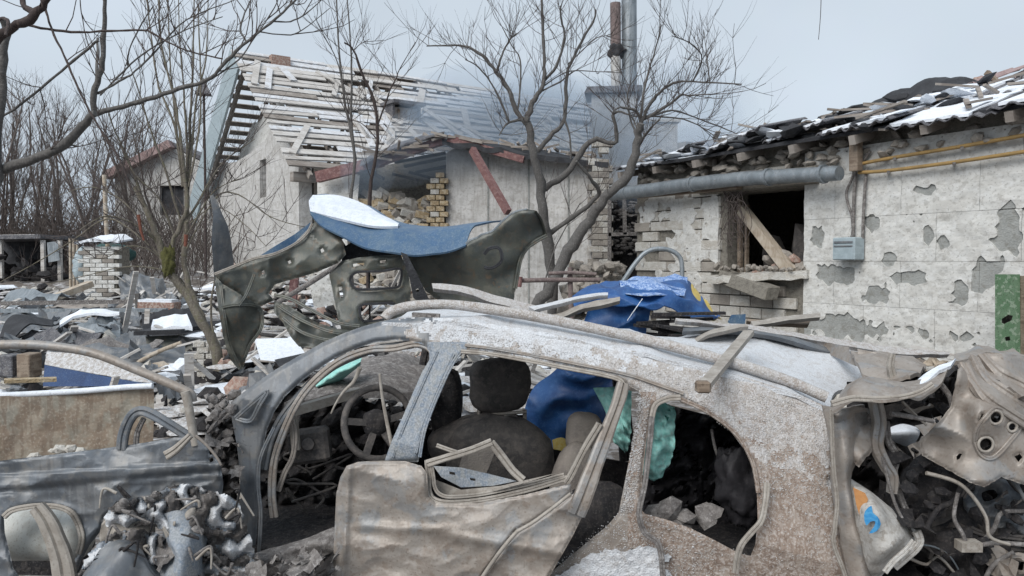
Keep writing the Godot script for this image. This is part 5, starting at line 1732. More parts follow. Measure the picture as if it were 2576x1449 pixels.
	plate(mb, [1165, 1140, 1245, 1110, 1250, 1125, 1220, 1200, 1150, 1190], [], func(x, y): return 4.1 + (x - 1165) * 0.001, 0.02, 14.0)
	part(t, "trim_card", mb, M.seat_pale)
	mb = MB.new()
	blob(mb, at(1500, 1340, 4.15), Vector3(0.5, 0.55, 0.3), 0.15, 4.0, Vector3(0, 0, -0.5))
	part(t, "rear_seat", mb, M.charred)
	# airbags
	FOLD = Vector3(0.5, 1.6, 0.5)
	mb = MB.new()
	loft(mb, [c3([790, 960, 4.6, 830, 920, 4.6, 880, 904, 4.6, 908, 902, 4.6]), c3([795, 975, 4.45, 840, 945, 4.42, 885, 925, 4.45, 905, 912, 4.5]), c3([800, 980, 4.62, 845, 966, 4.6, 880, 940, 4.6, 905, 920, 4.6])], 6, 5, Vector3(0, 0, -0.012), 0.03, 12.0)
	part(t, "airbag", mb, M.teal, "limp turquoise front airbag")
	mb = MB.new()
	loft(mb, [c3([1494, 980, 4.25, 1540, 975, 4.2, 1590, 985, 4.15]), c3([1525, 1040, 4.2, 1560, 1050, 4.05, 1590, 1060, 4.05]), c3([1536, 1090, 4.15, 1562, 1105, 4.1, 1586, 1120, 4.1]), c3([1545, 1115, 4.2, 1562, 1130, 4.2, 1574, 1142, 4.2])], 6, 5, Vector3(0, 0, -0.012), 0.06, 26.0)
	part(t, "airbag", mb, M.teal, "turquoise curtain airbag hanging ahead of the rear pillar")
	mb = MB.new()
	loft(mb, [c3([1615, 1012, 4.0, 1660, 1010, 3.98, 1704, 1030, 3.98]), c3([1606, 1080, 3.98, 1655, 1090, 3.85, 1700, 1085, 3.95]), c3([1602, 1150, 3.95, 1650, 1160, 3.86, 1694, 1150, 3.95]), c3([1620, 1200, 3.95, 1646, 1206, 3.92, 1672, 1195, 3.96]), c3([1632, 1206, 3.97, 1646, 1215, 3.96, 1656, 1208, 3.97])], 6, 6, Vector3(0, 0, -0.012), 0.06, 26.0)
	part(t, "airbag", mb, M.teal, "turquoise curtain airbag hanging in the rear quarter window")
	FOLD = Vector3.ONE
	ln(t, "seat_belt", [1640, 1048, 1634, 1120, 1622, 1220, 1608, 1290, 1622, 1340, 1658, 1372, 1668, 1449], func(x, y): return side(x, y) - 0.07, 0.011, 0.011, M.ash, 6, 5, 0.5)
	ln(t, "quarter_window_seal", [1930, 1214, 1926, 1260, 1915, 1310, 1890, 1340, 1866, 1370, 1856, 1400, 1850, 1440], func(x, y): return side(x, y) - 0.06, 0.012, 0.012, M.trim, 7, 5, 0.6)
	ln(t, "interior_rod", [1790, 1080, 1800, 1130, 1822, 1190], 4.1, 0.008, 0.008, M.ash, 5)
	mb = MB.new()
	blob(mb, at(1858, 1225, 4.0), Vector3(0.22, 0.42, 0.2), 0.6, 7.0, Vector3(0, 0, 0.2), 34, 24)
	part(t, "crumpled_lining", mb, M.cloth_black)
	mb = MB.new()
	for q in [[1680, 1280, 0.2], [1720, 1300, 0.12], [1775, 1300, 0.13], [1650, 1290, 0.12], [1790, 1285, 0.1], [1700, 1330, 0.2]]:
		rock(mb, at(q[0], q[1], 3.85), Vector3(q[2], q[2] * 0.7, 0.14), Vector3(rng.randf(), rng.randf(), rng.randf()))
	part(t, "window_rubble", mb, M.ash)
	# rear door blown outwards
	var dd := func(x, y): return sd0(x) - 0.2 + 0.06 * smoothstep(950, 1400, x) + 0.028 * nz3.get_noise_2d(x * 0.006, y * 0.008) - 0.016 * exp(-pow((y - 1322 - (x - 840) * 0.04) / 12.0, 2)) * smoothstep(860, 920, x) * smoothstep(1180, 1060, x) - 0.02 * exp(-pow((y - 1345 - (x - 1120) * 0.16) / 14.0, 2)) * smoothstep(1080, 1150, x) - 0.02 * exp(-pow((x - 862 - (1449 - y) * 0.06) / 10.0, 2)) + 0.045 * absf(nz3.get_noise_2d(x * 0.006 + 3.0, y * 0.009)) + 0.012 * absf(nz3.get_noise_2d(x * 0.016, y * 0.024))
	mb = MB.new()
	plate(mb, [846, 1240, 856, 1200, 872, 1172, 900, 1162, 960, 1158, 1020, 1160, 1060, 1172, 1074, 1190, 1078, 1250, 1100, 1266, 1200, 1266, 1320, 1244, 1436, 1216, 1440, 1238, 1400, 1275, 1340, 1312, 1296, 1336, 1260, 1385, 1220, 1440, 1180, 1510, 836, 1510, 838, 1420, 842, 1320], [], dd, 0.03, 6.0, 0, null, 0.0, 0.022, 10.0)
	var door := part(t, "rear_door", mb, M.bare, "dented bare-metal rear door bent outwards")
	mb = MB.new()
	plate(mb, [1182, 1506, 1222, 1438, 1262, 1382, 1300, 1338, 1345, 1312, 1400, 1276, 1438, 1244, 1470, 1225, 1490, 1232, 1474, 1280, 1440, 1350, 1400, 1420, 1350, 1506], [], func(x, y): return dd.call(x, y) - 0.07 + 0.0003 * (x - 1182), 0.025, 6.0, 0, null, 0.0, 0.02, 9.0)
	part(door, "folded_flap", mb, M.bare)
	mb = MB.new()
	tube(mb, smooth(c2([1184, 1500, 1224, 1436, 1264, 1380, 1298, 1340, 1306, 1334, 1350, 1308, 1436, 1242], func(x, y): return dd.call(x, y) - 0.075), 5), 0.01, 0.008, 7)
	part(door, "fold_edge", mb, M.trim)
	mb = MB.new()
	bar(mb, smooth(c2([1568, 964, 1556, 1010, 1530, 1080, 1500, 1160, 1478, 1220, 1462, 1262, 1450, 1290], func(x, y): return side(x, y) - 0.12), 5), 0.026, 0.045, 0.02)
	part(door, "rear_upright", mb, M.bare)
	for q in [[[1074, 1158, 1078, 1200, 1080, 1236, 1092, 1256, 1130, 1264, 1220, 1256, 1330, 1232, 1428, 1202], 0.012], [[1084, 1160, 1090, 1200, 1094, 1226, 1108, 1244, 1140, 1250, 1220, 1242, 1330, 1218, 1420, 1194], 0.009], [[1425, 1215, 1440, 1190, 1470, 1130, 1500, 1080, 1508, 1066], 0.016], [[1076, 1166, 1120, 1152, 1180, 1134, 1236, 1112], 0.018], [[1236, 1114, 1264, 1150, 1290, 1184, 1316, 1208], 0.018], [[1098, 1120, 1140, 1135, 1170, 1144], 0.01]]:
		mb = MB.new()
		bar(mb, smooth(c2(q[0], func(x, y): return sd0(x) - 0.14 + 0.12 * smoothstep(1100, 1300, x)), 5), q[1], q[1], q[1] * 0.7)
		part(door, "window_frame", mb, M.trim)
	mb = MB.new()
	plate(mb, [1090, 1172, 1160, 1176, 1230, 1192, 1300, 1210, 1240, 1222, 1160, 1226, 1110, 1200], [[1130, 1186, 1144, 1188, 1145, 1195, 1131, 1193], [1182, 1202, 1196, 1204, 1196, 1210, 1183, 1208]], func(x, y): return sd0(x) + 0.03 - 0.0006 * (y - 1172), 0.02, 12.0)
	part(door, "inner_blue_strip", mb, M.frost_steel, "pale blue inner edge strip with slots")
	mb = MB.new()
	plate(mb, [1094, 1206, 1160, 1232, 1260, 1222, 1400, 1190, 1330, 1212, 1250, 1234, 1150, 1250, 1104, 1244], [], func(x, y): return sd0(x) - 0.06, 0.02, 14.0)
	part(door, "inner_sill", mb, M.trim)
	# sill and scrap under the front opening
	mb = MB.new()
	loft(mb, [c3([580, 1410, 3.9, 700, 1380, 3.9, 840, 1330, 3.95]), c3([590, 1440, 3.8, 700, 1400, 3.82, 840, 1352, 3.86]), c3([600, 1480, 3.82, 710, 1440, 3.82, 845, 1390, 3.86])], 6, 4, Vector3(0, 0, -0.02), 0.05, 8.0)
	part(t, "door_sill", mb, M.ash)
	# front door thrown forward, with its window frame
	var fd := func(x, y): return 3.72 + 0.00012 * x + 0.03 * nz3.get_noise_2d(x * 0.006, y * 0.01) + 0.02 * exp(-pow((y - 1236 + x * 0.09) / 9.0, 2)) - 0.02 * smoothstep(1190 - x * 0.06, 1200 - x * 0.06, y) * smoothstep(1245 - x * 0.06, 1225 - x * 0.06, y) + 0.05 * absf(nz3.get_noise_2d(x * 0.006 + 9.0, y * 0.012)) + 0.01 * absf(nz3.get_noise_2d(x * 0.02, y * 0.03))
	mb = MB.new()
	plate(mb, [-60, 1166, 60, 1152, 160, 1140, 260, 1128, 360, 1114, 440, 1100, 486, 1092, 510, 1110, 540, 1135, 556, 1170, 562, 1220, 556, 1260, 500, 1262, 440, 1255, 380, 1262, 330, 1262, 290, 1280, 262, 1300, 250, 1340, 226, 1370, 205, 1410, 190, 1452, 160, 1510, -60, 1510], [[10, 1300, 30, 1284, 70, 1275, 110, 1272, 150, 1276, 180, 1290, 198, 1320, 206, 1355, 198, 1392, 176, 1420, 150, 1450, 110, 1470, 60, 1466, 34, 1430, 22, 1380, 12, 1340], [526, 1136, 534, 1133, 536, 1142, 528, 1144], [526, 1153, 536, 1150, 537, 1160, 528, 1163]], fd, 0.03, 6.0, 0, null, 0.0, 0.02, 10.0)
	var fdo := part(t, "front_door", mb, M.steel, "blue-grey dented front door flung forward with a torn-out opening")
	ln(fdo, "hole_rim", [10, 1300, 30, 1284, 70, 1275, 110, 1272, 150, 1276, 180, 1290, 198, 1320, 206, 1355, 198, 1392], func(x, y): return fd.call(x, y) - 0.01, 0.012, 0.012, M.trim, 7)
	ln(fdo, "window_bow", [-60, 868, 60, 866, 150, 873, 240, 890, 330, 925, 410, 958, 460, 980, 480, 992, 484, 1010], 3.85, 0.022, 0.022, M.bare, 9)
	ln(fdo, "window_upright", [466, 985, 474, 1020, 484, 1080, 492, 1120], 3.8, 0.03, 0.024, M.trim, 9, 5, 0.7)
	ln(fdo, "vent_frame", [306, 1130, 310, 1096, 322, 1062, 338, 1040, 360, 1034, 390, 1046, 430, 1070, 474, 1098], 3.8, 0.022, 0.02, M.steel, 8)
	ln(fdo, "vent_frame", [342, 1118, 346, 1086, 362, 1052], 3.82, 0.012, 0.01, M.ash, 7)
	ln(fdo, "mirror_mount", [418, 1146, 440, 1132, 462, 1112, 480, 1094], 3.68, 0.02, 0.012, M.trim, 7)
	ln(fdo, "door_rubber", [492, 1096, 520, 1120, 545, 1150, 556, 1170], 3.7, 0.008, 0.006, M.seat_pale, 6)
	# white gas cylinder behind the opening, held by a strap
	mb = MB.new()
	var cyl := PackedVector3Array()
	for i in 9: cyl.append(at(-20 + i * 27, 1345, 4.0))
	tube(mb, cyl, 0.125, 0.125, 26)
	blob(mb, at(196, 1345, 4.0), Vector3(0.14, 0.25, 0.25), 0.0, 1.0, Vector3.ZERO, 26, 12)
	solo("gas_cylinder", mb, M.tank_white, "white gas cylinder seen through the torn hole in the front door", "gas cylinder")
	ln(fdo, "torn_strap", [92, 1274, 118, 1310, 140, 1360, 156, 1410, 166, 1470], 3.66, 0.03, 0.045, M.trim, 8, 5, 0.25)
	mb = MB.new()
	plate(mb, [-40, 1250, 240, 1250, 240, 1500, -40, 1500], [], func(_x, _y): return 4.3, 0.02, 40.0)
	part(t, "door_inner_panel", mb, M.charred)
	# crumpled front wing pieces and melted remains
	mb = MB.new()
	loft(mb, [c3([170, 1490, 3.5, 215, 1420, 3.45, 270, 1372, 3.45, 330, 1390, 3.5, 400, 1450, 3.55]), c3([165, 1520, 3.4, 225, 1450, 3.32, 280, 1410, 3.32, 340, 1430, 3.38, 420, 1490, 3.48]), c3([170, 1560, 3.4, 240, 1520, 3.32, 300, 1490, 3.32, 350, 1500, 3.4, 420, 1540, 3.5])], 7, 6, Vector3(0, 0, -0.015), 0.1, 5.0)
	part(t, "torn_wing", mb, M.steel)
	mb = MB.new()
	loft(mb, [c3([395, 1300, 3.62, 440, 1290, 3.55, 490, 1300, 3.6, 515, 1330, 3.7]), c3([385, 1380, 3.55, 440, 1370, 3.44, 490, 1380, 3.5, 512, 1400, 3.66]), c3([370, 1460, 3.55, 440, 1460, 3.42, 490, 1460, 3.5, 505, 1470, 3.66])], 7, 6, Vector3(0, 0, -0.015), 0.09, 6.0)
	part(t, "torn_wing", mb, M.frost_steel)
	mb = MB.new()
	loft(mb, [c3([262, 1310, 3.66, 320, 1290, 3.62, 380, 1300, 3.66]), c3([240, 1360, 3.62, 310, 1350, 3.56, 372, 1360, 3.6]), c3([262, 1402, 3.6, 320, 1400, 3.55, 376, 1410, 3.6])], 7, 6, Vector3(0, 0, -0.015), 0.1, 6.0)
	part(t, "torn_wing", mb, M.trim)
	mb = MB.new()
	var pickm := func(x: float, y: float) -> int:
		var n := nz3.get_noise_2d(x * 0.03, y * 0.03)
		return 2 if n < -0.2 else (1 if n > 0.16 else (3 if n > 0.02 else 0))
	for q in [[[262, 1300, 290, 1262, 350, 1256, 400, 1236, 440, 1218, 480, 1216, 520, 1236, 560, 1240, 606, 1262, 612, 1300, 580, 1340, 520, 1352, 470, 1330, 420, 1336, 370, 1320, 310, 1330, 270, 1330], 3.6, 0.13], [[206, 1420, 240, 1372, 290, 1340, 350, 1330, 410, 1350, 420, 1420, 450, 1510, 180, 1510], 3.54, 0.12], [[500, 1340, 560, 1330, 610, 1310, 640, 1380, 640, 1510, 440, 1510, 450, 1440, 500, 1400], 3.66, 0.12]]:
		var melt := [MB.new(), MB.new(), MB.new(), MB.new()]
		var d0: float = q[1]
		var am: float = q[2]
		plate(melt, q[0], [], func(x, y): return d0 - am * crush(x, y) + 0.06, 0.02, 4.5, 0, pickm, 6.0, 0.015, 6.0)
		for k in 4: part(t, "crushed_wing_metal", melt[k], [M.ash, M.frost_pale, M.seat, M.frost_steel][k])
	var lumps := [MB.new(), MB.new()]
	for i in 9:
		var u := rng.randf()
		var q := rng.randf_range(0.012, 0.04)
		blob(lumps[i % 2], at(lerpf(275, 600, u), lerpf(1262, 1300, u) + rng.randf_range(-26, 50), rng.randf_range(3.42, 3.6)), Vector3(q * rng.randf_range(0.8, 2.2), q * rng.randf_range(0.4, 1.1), q), 1.1, 16.0, Vector3(rng.randf(), rng.randf(), rng.randf() * 3), 10, 7)
	for k in 2: part(t, "melted_lump", lumps[k], [M.ash, M.trim][k]).set_meta("kind", "stuff")
	mb = MB.new()
	for i in 150:
		flake(mb, at(rng.randf_range(400, 860), rng.randf_range(1390, 1500), rng.randf_range(3.5, 4.0)), rng.randf_range(0.03, 0.16))
	part(t, "charred_scrap", mb, M.ash).set_meta("kind", "stuff")
	for i in 22:
		var x := rng.randf_range(280, 620)
		var y := rng.randf_range(1230, 1420)
		ln(t, "torn_wire", [x, y, x + rng.randf_range(-40, 40), y + rng.randf_range(-30, 30), x + rng.randf_range(-50, 60), y + rng.randf_range(-10, 70)], rng.randf_range(3.42, 3.6), 0.008, 0.004, [M.ash, M.trim, M.charred][i % 3], 5)
	# bar lying across the roof
	mb = MB.new()
	beam(mb, at(1884, 836, 4.4), at(1768, 975, 3.5), 0.055, 0.025)
	solo("loose_roof_bar", mb, M.trim, "flat beige bar lying aslant across the frosted car roof", "metal bar")
	mb = MB.new()
	rbox(mb, at(1768, 973, 3.46), Vector3(0.03, 0, 0), Vector3(0, 0.025, 0), Vector3(0, 0, 0.03), 0.008)
	solo("roof_bar_block", mb, M.wood, "small square block at the near end of the aslant roof bar", "block")

# ---------- torn blue and olive car body behind ----------
func torn_body():
	var t := thing("torn_car_body", "twisted olive and blue car body shell standing on end with snow on top", "car wreck", at(900, 900, 7.2) * Vector3(1, 0, 1))
	var mb := MB.new()
	# snow-laden upper skin, blue outside
	var e0 := c3([780, 530, 7.0, 815, 566, 6.9, 880, 600, 6.8, 950, 622, 6.75, 1030, 634, 6.75, 1110, 630, 6.8, 1172, 612, 6.85])
	var e1 := c3([778, 512, 7.1, 835, 540, 7.05, 905, 562, 7.0, 975, 576, 6.95, 1050, 582, 6.95, 1120, 578, 7.0, 1190, 570, 7.05])
	var e2 := c3([784, 496, 7.35, 850, 505, 7.5, 920, 530, 7.45, 985, 556, 7.3, 1050, 570, 7.2, 1130, 570, 7.25, 1235, 556, 7.35])
	var e3 := c3([796, 488, 7.7, 860, 492, 7.9, 925, 515, 7.85, 985, 550, 7.6, 1050, 566, 7.5, 1130, 566, 7.5, 1275, 548, 7.6])
	loft(mb, [e0, e1, e2, e3], 7, 6, Vector3(0, -0.015, -0.005), 0.03, 3.0)
	part(t, "roof_skin", mb, M.blue_paint, "blue outer skin curling over the top")
	mb = MB.new()
	loft(mb, [c3([780, 528, 7.02, 830, 540, 7.03, 900, 556, 7.0, 960, 566, 6.98, 1000, 568, 7.0]), c3([777, 504, 7.14, 840, 512, 7.18, 905, 530, 7.18, 960, 550, 7.1, 1002, 562, 7.05]), c3([786, 486, 7.4, 850, 490, 7.5, 915, 512, 7.45, 965, 540, 7.3, 1004, 560, 7.2])], 7, 6, Vector3(0, -0.02, -0.01), 0.015, 3.0)
	part(t, "snow_cap", mb, M.snow)
	# right flap, inner side towards us
	mb = MB.new()
	plate(mb, [1172, 612, 1200, 596, 1240, 580, 1268, 552, 1295, 532, 1325, 526, 1350, 530, 1366, 556, 1376, 592, 1350, 606, 1326, 624, 1310, 652, 1302, 690, 1296, 730, 1292, 772, 1200, 775, 1120, 770, 1070, 730, 1020, 636, 1080, 640, 1130, 636], [], surf([1172, 612, 6.85, 1268, 552, 6.8, 1325, 526, 6.75, 1376, 592, 6.95, 1302, 690, 7.0, 1260, 650, 6.85, 1120, 726, 7.15, 1020, 636, 7.05, 1080, 640, 7.0], 0.05, 0.0003), 0.02, 7.0, 0, null, 1.2, 0.03, 10.0)
	part(t, "side_flap", mb, M.olive)
	ln(t, "pressed_loop", [1218, 640, 1230, 626, 1250, 622, 1260, 632, 1262, 654, 1250, 668, 1232, 675, 1218, 671], surf([1172, 612, 6.83, 1268, 552, 6.78, 1325, 526, 6.73, 1376, 592, 6.93, 1302, 690, 6.97, 1260, 650, 6.82, 1120, 726, 7.1], 0.0), 0.012, 0.012, M.felt, 6)
	ln(t, "torn_edge", [1172, 614, 1182, 604, 1200, 598, 1212, 590, 1240, 580, 1268, 552, 1295, 533, 1325, 526], surf([1172, 612, 6.83, 1268, 552, 6.78, 1325, 526, 6.73], 0.0), 0.008, 0.006, M.zinc, 6)
	ln(t, "arch_lip", [1376, 592, 1350, 606, 1326, 624, 1310, 652, 1302, 690, 1296, 726], surf([1376, 592, 6.93, 1302, 690, 6.98], 0.0), 0.016, 0.016, M.olive, 7)
	mb = MB.new()
	loft(mb, [c3([1350, 530, 6.74, 1366, 556, 6.82, 1376, 592, 6.94]), c3([1338, 540, 7.1, 1352, 570, 7.15, 1362, 604, 7.2]), c3([1318, 560, 7.35, 1330, 590, 7.4, 1340, 620, 7.4])], 5, 4, Vector3(-0.01, 0, -0.01))
	part(t, "flap_return", mb, M.olive)
	# left arm
	mb = MB.new()
	plate(mb, [540, 690, 590, 672, 640, 652, 690, 640, 740, 616, 770, 590, 788, 560, 800, 548, 830, 574, 862, 604, 870, 640, 850, 662, 800, 684, 740, 702, 690, 716, 676, 740, 690, 756, 650, 770, 600, 740, 560, 716], [[724, 658, 730, 654, 733, 661, 727, 664], [806, 628, 812, 624, 816, 632, 809, 636], [658, 684, 664, 680, 667, 688, 660, 691]], surf([540, 690, 6.7, 640, 660, 6.75, 788, 560, 7.0, 862, 620, 6.9, 740, 690, 6.85, 650, 760, 6.75], 0.05, 0.0006), 0.03, 7.0, 0, null, 0.6, 0.032, 10.0)
	part(t, "front_arm", mb, M.olive)
	ln(t, "arm_edge", [540, 690, 590, 670, 640, 650, 690, 639, 740, 615, 770, 590, 786, 562], surf([540, 690, 6.68, 640, 660, 6.73, 788, 560, 6.98], 0.0), 0.012, 0.01, M.trim, 6)
	mb = MB.new()
	plate(mb, [640, 652, 690, 620, 740, 590, 780, 560, 786, 564, 740, 612, 690, 640], [], surf([640, 652, 6.9, 786, 560, 7.15], 0.0), 0.02, 12.0)
	part(t, "blue_edge", mb, M.blue_paint)
	# left leg
	mb = MB.new()
	plate(mb, [540, 692, 560, 714, 600, 738, 650, 768, 662, 790, 660, 820, 644, 842, 632, 862, 622, 890, 612, 926, 600, 930, 580, 905, 570, 880, 560, 840, 552, 790, 544, 740], [], surf([540, 692, 6.7, 600, 780, 6.55, 655, 790, 6.75, 610, 920, 6.75, 570, 880, 6.7], 0.04, 0.0005), 0.03, 7.0, 0, null, 0.6, 0.032, 10.0)
	part(t, "front_leg", mb, M.olive)
	for q in [[560, 772, 600, 766, 650, 772, 660, 800, 654, 832, 630, 866, 616, 900], [556, 720, 566, 800, 580, 870, 606, 928], [640, 690, 620, 740, 600, 770]]:
		ln(t, "pressed_rib", q, surf([540, 692, 6.68, 600, 780, 6.53, 655, 790, 6.73, 610, 920, 6.73, 570, 880, 6.68], 0.0), 0.012, 0.01, M.olive, 6)
	# bottom apron
	mb = MB.new()
	plate(mb, [690, 756, 720, 766, 760, 790, 800, 812, 850, 828, 900, 832, 950, 826, 1000, 806, 1012, 812, 960, 836, 900, 858, 850, 872, 800, 878, 752, 872, 730, 846, 712, 812, 690, 786], [], surf([690, 756, 6.8, 800, 812, 6.7, 1000, 806, 6.75, 850, 870, 6.45, 730, 850, 6.6], 0.05, 0.0004), 0.02, 7.0, 0, null, 0.6, 0.03, 9.0)
	part(t, "apron", mb, M.olive)
	for q in [[700, 770, 760, 806, 840, 836, 930, 840, 1004, 812], [712, 800, 760, 836, 830, 856, 900, 852], [690, 742, 730, 752, 780, 778, 850, 812, 905, 820]]:
		ln(t, "apron_rib", q, surf([690, 756, 6.76, 800, 812, 6.66, 1000, 806, 6.72, 850, 870, 6.42, 730, 850, 6.56], 0.0), 0.014, 0.012, M.olive, 7)
	# panel with two long openings
	mb = MB.new()
	plate(mb, [828, 690, 860, 656, 900, 648, 960, 642, 1008, 640, 1026, 680, 1034, 730, 1030, 770, 1018, 810, 960, 826, 900, 834, 860, 832, 850, 800, 842, 760, 834, 720], [[880, 704, 886, 692, 904, 684, 960, 682, 1000, 676, 1010, 682, 1008, 708, 1000, 722, 960, 726, 910, 728, 890, 722], [904, 776, 914, 766, 950, 764, 986, 762, 992, 770, 988, 788, 970, 802, 930, 808, 910, 804], [888, 664, 916, 661, 916, 668, 889, 671], [956, 656, 970, 654, 970, 661, 957, 662], [852, 722, 860, 720, 864, 748, 857, 750]], surf([828, 690, 6.95, 1008, 640, 6.85, 1034, 730, 6.9, 860, 830, 6.75, 960, 740, 6.85], 0.03, 0.0005), 0.03, 6.0, 0, null, 0.0, 0.03, 7.0)
	part(t, "slotted_panel", mb, M.olive)
	for q in [[880, 704, 886, 692, 904, 684, 960, 682, 1000, 676, 1010, 682, 1008, 708, 1000, 722, 960, 726, 910, 728, 890, 722, 880, 704], [904, 776, 914, 766, 950, 764, 986, 762, 992, 770, 988, 788, 970, 802, 930, 808, 910, 804, 904, 776]]:
		ln(t, "opening_lip", q, surf([828, 690, 6.93, 1008, 640, 6.83, 1034, 730, 6.88, 860, 830, 6.73, 960, 740, 6.83], 0.0), 0.009, 0.009, M.felt, 6)
	# dark struts
	mb = MB.new()
	plate(mb, [1008, 634, 1024, 640, 1050, 690, 1080, 755, 1062, 766, 1040, 750, 1030, 700], [[1046, 728, 1052, 725, 1055, 733, 1048, 735]], func(_x, _y): return 6.7, 0.03, 11.0)
	part(t, "strut", mb, M.felt)
	mb = MB.new()
	plate(mb, [838, 560, 870, 580, 920, 602, 990, 628, 1010, 640, 960, 646, 900, 650, 860, 660, 858, 620], [[860, 602, 880, 596, 890, 606, 870, 618]], func(_x, _y): return 7.1, 0.03, 11.0)
	part(t, "inner_brace", mb, M.felt)
	ln(t, "thin_rod", [930, 596, 929, 700, 931, 820], 7.0, 0.008, 0.008, M.felt, 5)
	# dark blade of a wing behind it
	mb = MB.new()
	plate(mb, [528, 492, 536, 490, 548, 510, 560, 540, 574, 570, 582, 610, 588, 660, 590, 720, 540, 720, 536, 660, 532, 600, 536, 540], [], func(x, y): return 7.4 + 0.0006 * (y - 490) * (x - 540) * 0.05, 0.03, 12.0)
	solo("dark_wing_blade", mb, M.steel, "dark curved blade of torn wing standing upright left of the olive wreck", "wing panel")

# ---------- heap of torn metal at the rear of the car, tarpaulin and strips ----------
func rear_wreck():
	var t := thing("torn_tailgate_wreck", "crumpled brown tailgate and torn rear metal tangled with wires at the right", "car wreck", Vector3(1.9, 0, -3.6))
	var mb := MB.new()
	# return of the rear pillar, with the lamp recess
	mb = MB.new()
	loft(mb, [c3([2074, 1022, 3.5, 2092, 1110, 3.48, 2100, 1200, 3.46, 2112, 1300, 3.45, 2126, 1400, 3.45, 2146, 1510, 3.45]), c3([2120, 1030, 3.44, 2130, 1110, 3.42, 2136, 1190, 3.4, 2150, 1300, 3.4, 2166, 1400, 3.4, 2186, 1510, 3.4]), c3([2178, 1020, 3.55, 2190, 1110, 3.55, 2150, 1190, 3.5, 2168, 1300, 3.48, 2188, 1400, 3.46, 2210, 1510, 3.46])], 6, 6, Vector3(0.0, 0, -0.02), 0.04, 6.0)
	part(t, "rear_pillar_return", mb, M.bare)
	ln(t, "pillar_crease", [2092, 1030, 2094, 1110, 2098, 1190, 2106, 1260, 2100, 1330, 2098, 1370, 2120, 1430, 2136, 1480], 3.4, 0.008, 0.008, M.trim, 6)
	mb = MB.new()
	plate(mb, [2096, 1042, 2150, 1020, 2190, 1030, 2226, 1060, 2214, 1100, 2190, 1140, 2160, 1176, 2130, 1150, 2104, 1120], [[2150, 1040, 2180, 1036, 2196, 1054, 2176, 1070, 2152, 1062]], surf([2096, 1042, 3.4, 2190, 1030, 3.46, 2226, 1070, 3.55, 2160, 1176, 3.44], 0.05, 0.0005), 0.02, 7.0, 0, null, 2.0, 0.03, 12.0)
	part(t, "lamp_bracket", mb, M.bare)
	# folded roof end
	mb = MB.new()
	loft(mb, [c3([2092, 1018, 3.35, 2150, 1000, 3.25, 2230, 1000, 3.2, 2300, 990, 3.25, 2345, 968, 3.35]), c3([2110, 985, 3.4, 2160, 962, 3.32, 2240, 966, 3.3, 2310, 962, 3.35, 2370, 940, 3.45]), c3([2140, 960, 3.6, 2180, 945, 3.6, 2260, 950, 3.6, 2330, 940, 3.65, 2400, 906, 3.75])], 6, 5, Vector3(0, -0.012, 0), 0.04, 6.0)
	part(t, "folded_roof_end", mb, M.bare)
	ln(t, "folded_lip", [2092, 1016, 2120, 1008, 2150, 1002, 2200, 1004, 2260, 1000, 2310, 988, 2346, 966], 3.22, 0.012, 0.01, M.trim, 7)
	mb = MB.new()
	loft(mb, [c3([2296, 960, 3.45, 2340, 944, 3.5, 2392, 916, 3.6]), c3([2310, 948, 3.6, 2350, 925, 3.65, 2404, 900, 3.75])], 5, 4, Vector3(0, -0.015, 0), 0.02, 5.0)
	part(t, "snow", mb, M.snow)
	# tailgate skin
	mb = MB.new()
	var tg := surf([2400, 960, 3.4, 2470, 890, 3.7, 2600, 880, 3.75, 2600, 1200, 3.35, 2470, 1230, 3.3, 2330, 1130, 3.5, 2470, 1050, 3.3, 2400, 1040, 3.42], 0.045, 0.0003)
	plate(mb, [2404, 960, 2410, 930, 2440, 900, 2480, 886, 2540, 890, 2620, 905, 2620, 1230, 2560, 1215, 2520, 1200, 2476, 1226, 2440, 1214, 2400, 1190, 2356, 1166, 2320, 1146, 2312, 1112, 2340, 1082, 2366, 1056, 2392, 1020], [[2406, 1148, 2414, 1140, 2420, 1142, 2414, 1154, 2407, 1157], [2552, 1148, 2566, 1142, 2572, 1150, 2562, 1162], [2463, 1058, 2470, 1040, 2474, 1042, 2467, 1064], [2520.0, 1050.0, 2518.0, 1057.5, 2512.5, 1063.0, 2505.0, 1065.0, 2497.5, 1063.0, 2492.0, 1057.5, 2490.0, 1050.0, 2492.0, 1042.5, 2497.5, 1037.0, 2505.0, 1035.0, 2512.5, 1037.0, 2518.0, 1042.5], [2497.0, 1118.0, 2494.7, 1126.5, 2488.5, 1132.7, 2480.0, 1135.0, 2471.5, 1132.7, 2465.3, 1126.5, 2463.0, 1118.0, 2465.3, 1109.5, 2471.5, 1103.3, 2480.0, 1101.0, 2488.5, 1103.3, 2494.7, 1109.5], [2557.0, 1074.0, 2555.5, 1079.5, 2551.5, 1083.5, 2546.0, 1085.0, 2540.5, 1083.5, 2536.5, 1079.5, 2535.0, 1074.0, 2536.5, 1068.5, 2540.5, 1064.5, 2546.0, 1063.0, 2551.5, 1064.5, 2555.5, 1068.5]], tg, 0.02, 6.0, 0, null, 0.9, 0.02, 10.0)
	var tail := part(t, "tailgate_skin", mb, M.bare)
	for q in [[2424, 915, 2446, 960, 2480, 1000, 2540, 1040, 2620, 1090], [2450, 900, 2480, 950, 2530, 985, 2620, 1040], [2470, 894, 2510, 935, 2560, 960, 2620, 990]]:
		ln(tail, "hinge_channel", q, func(x, y): return tg.call(x, y) - 0.01, 0.02, 0.022, M.bare, 8)
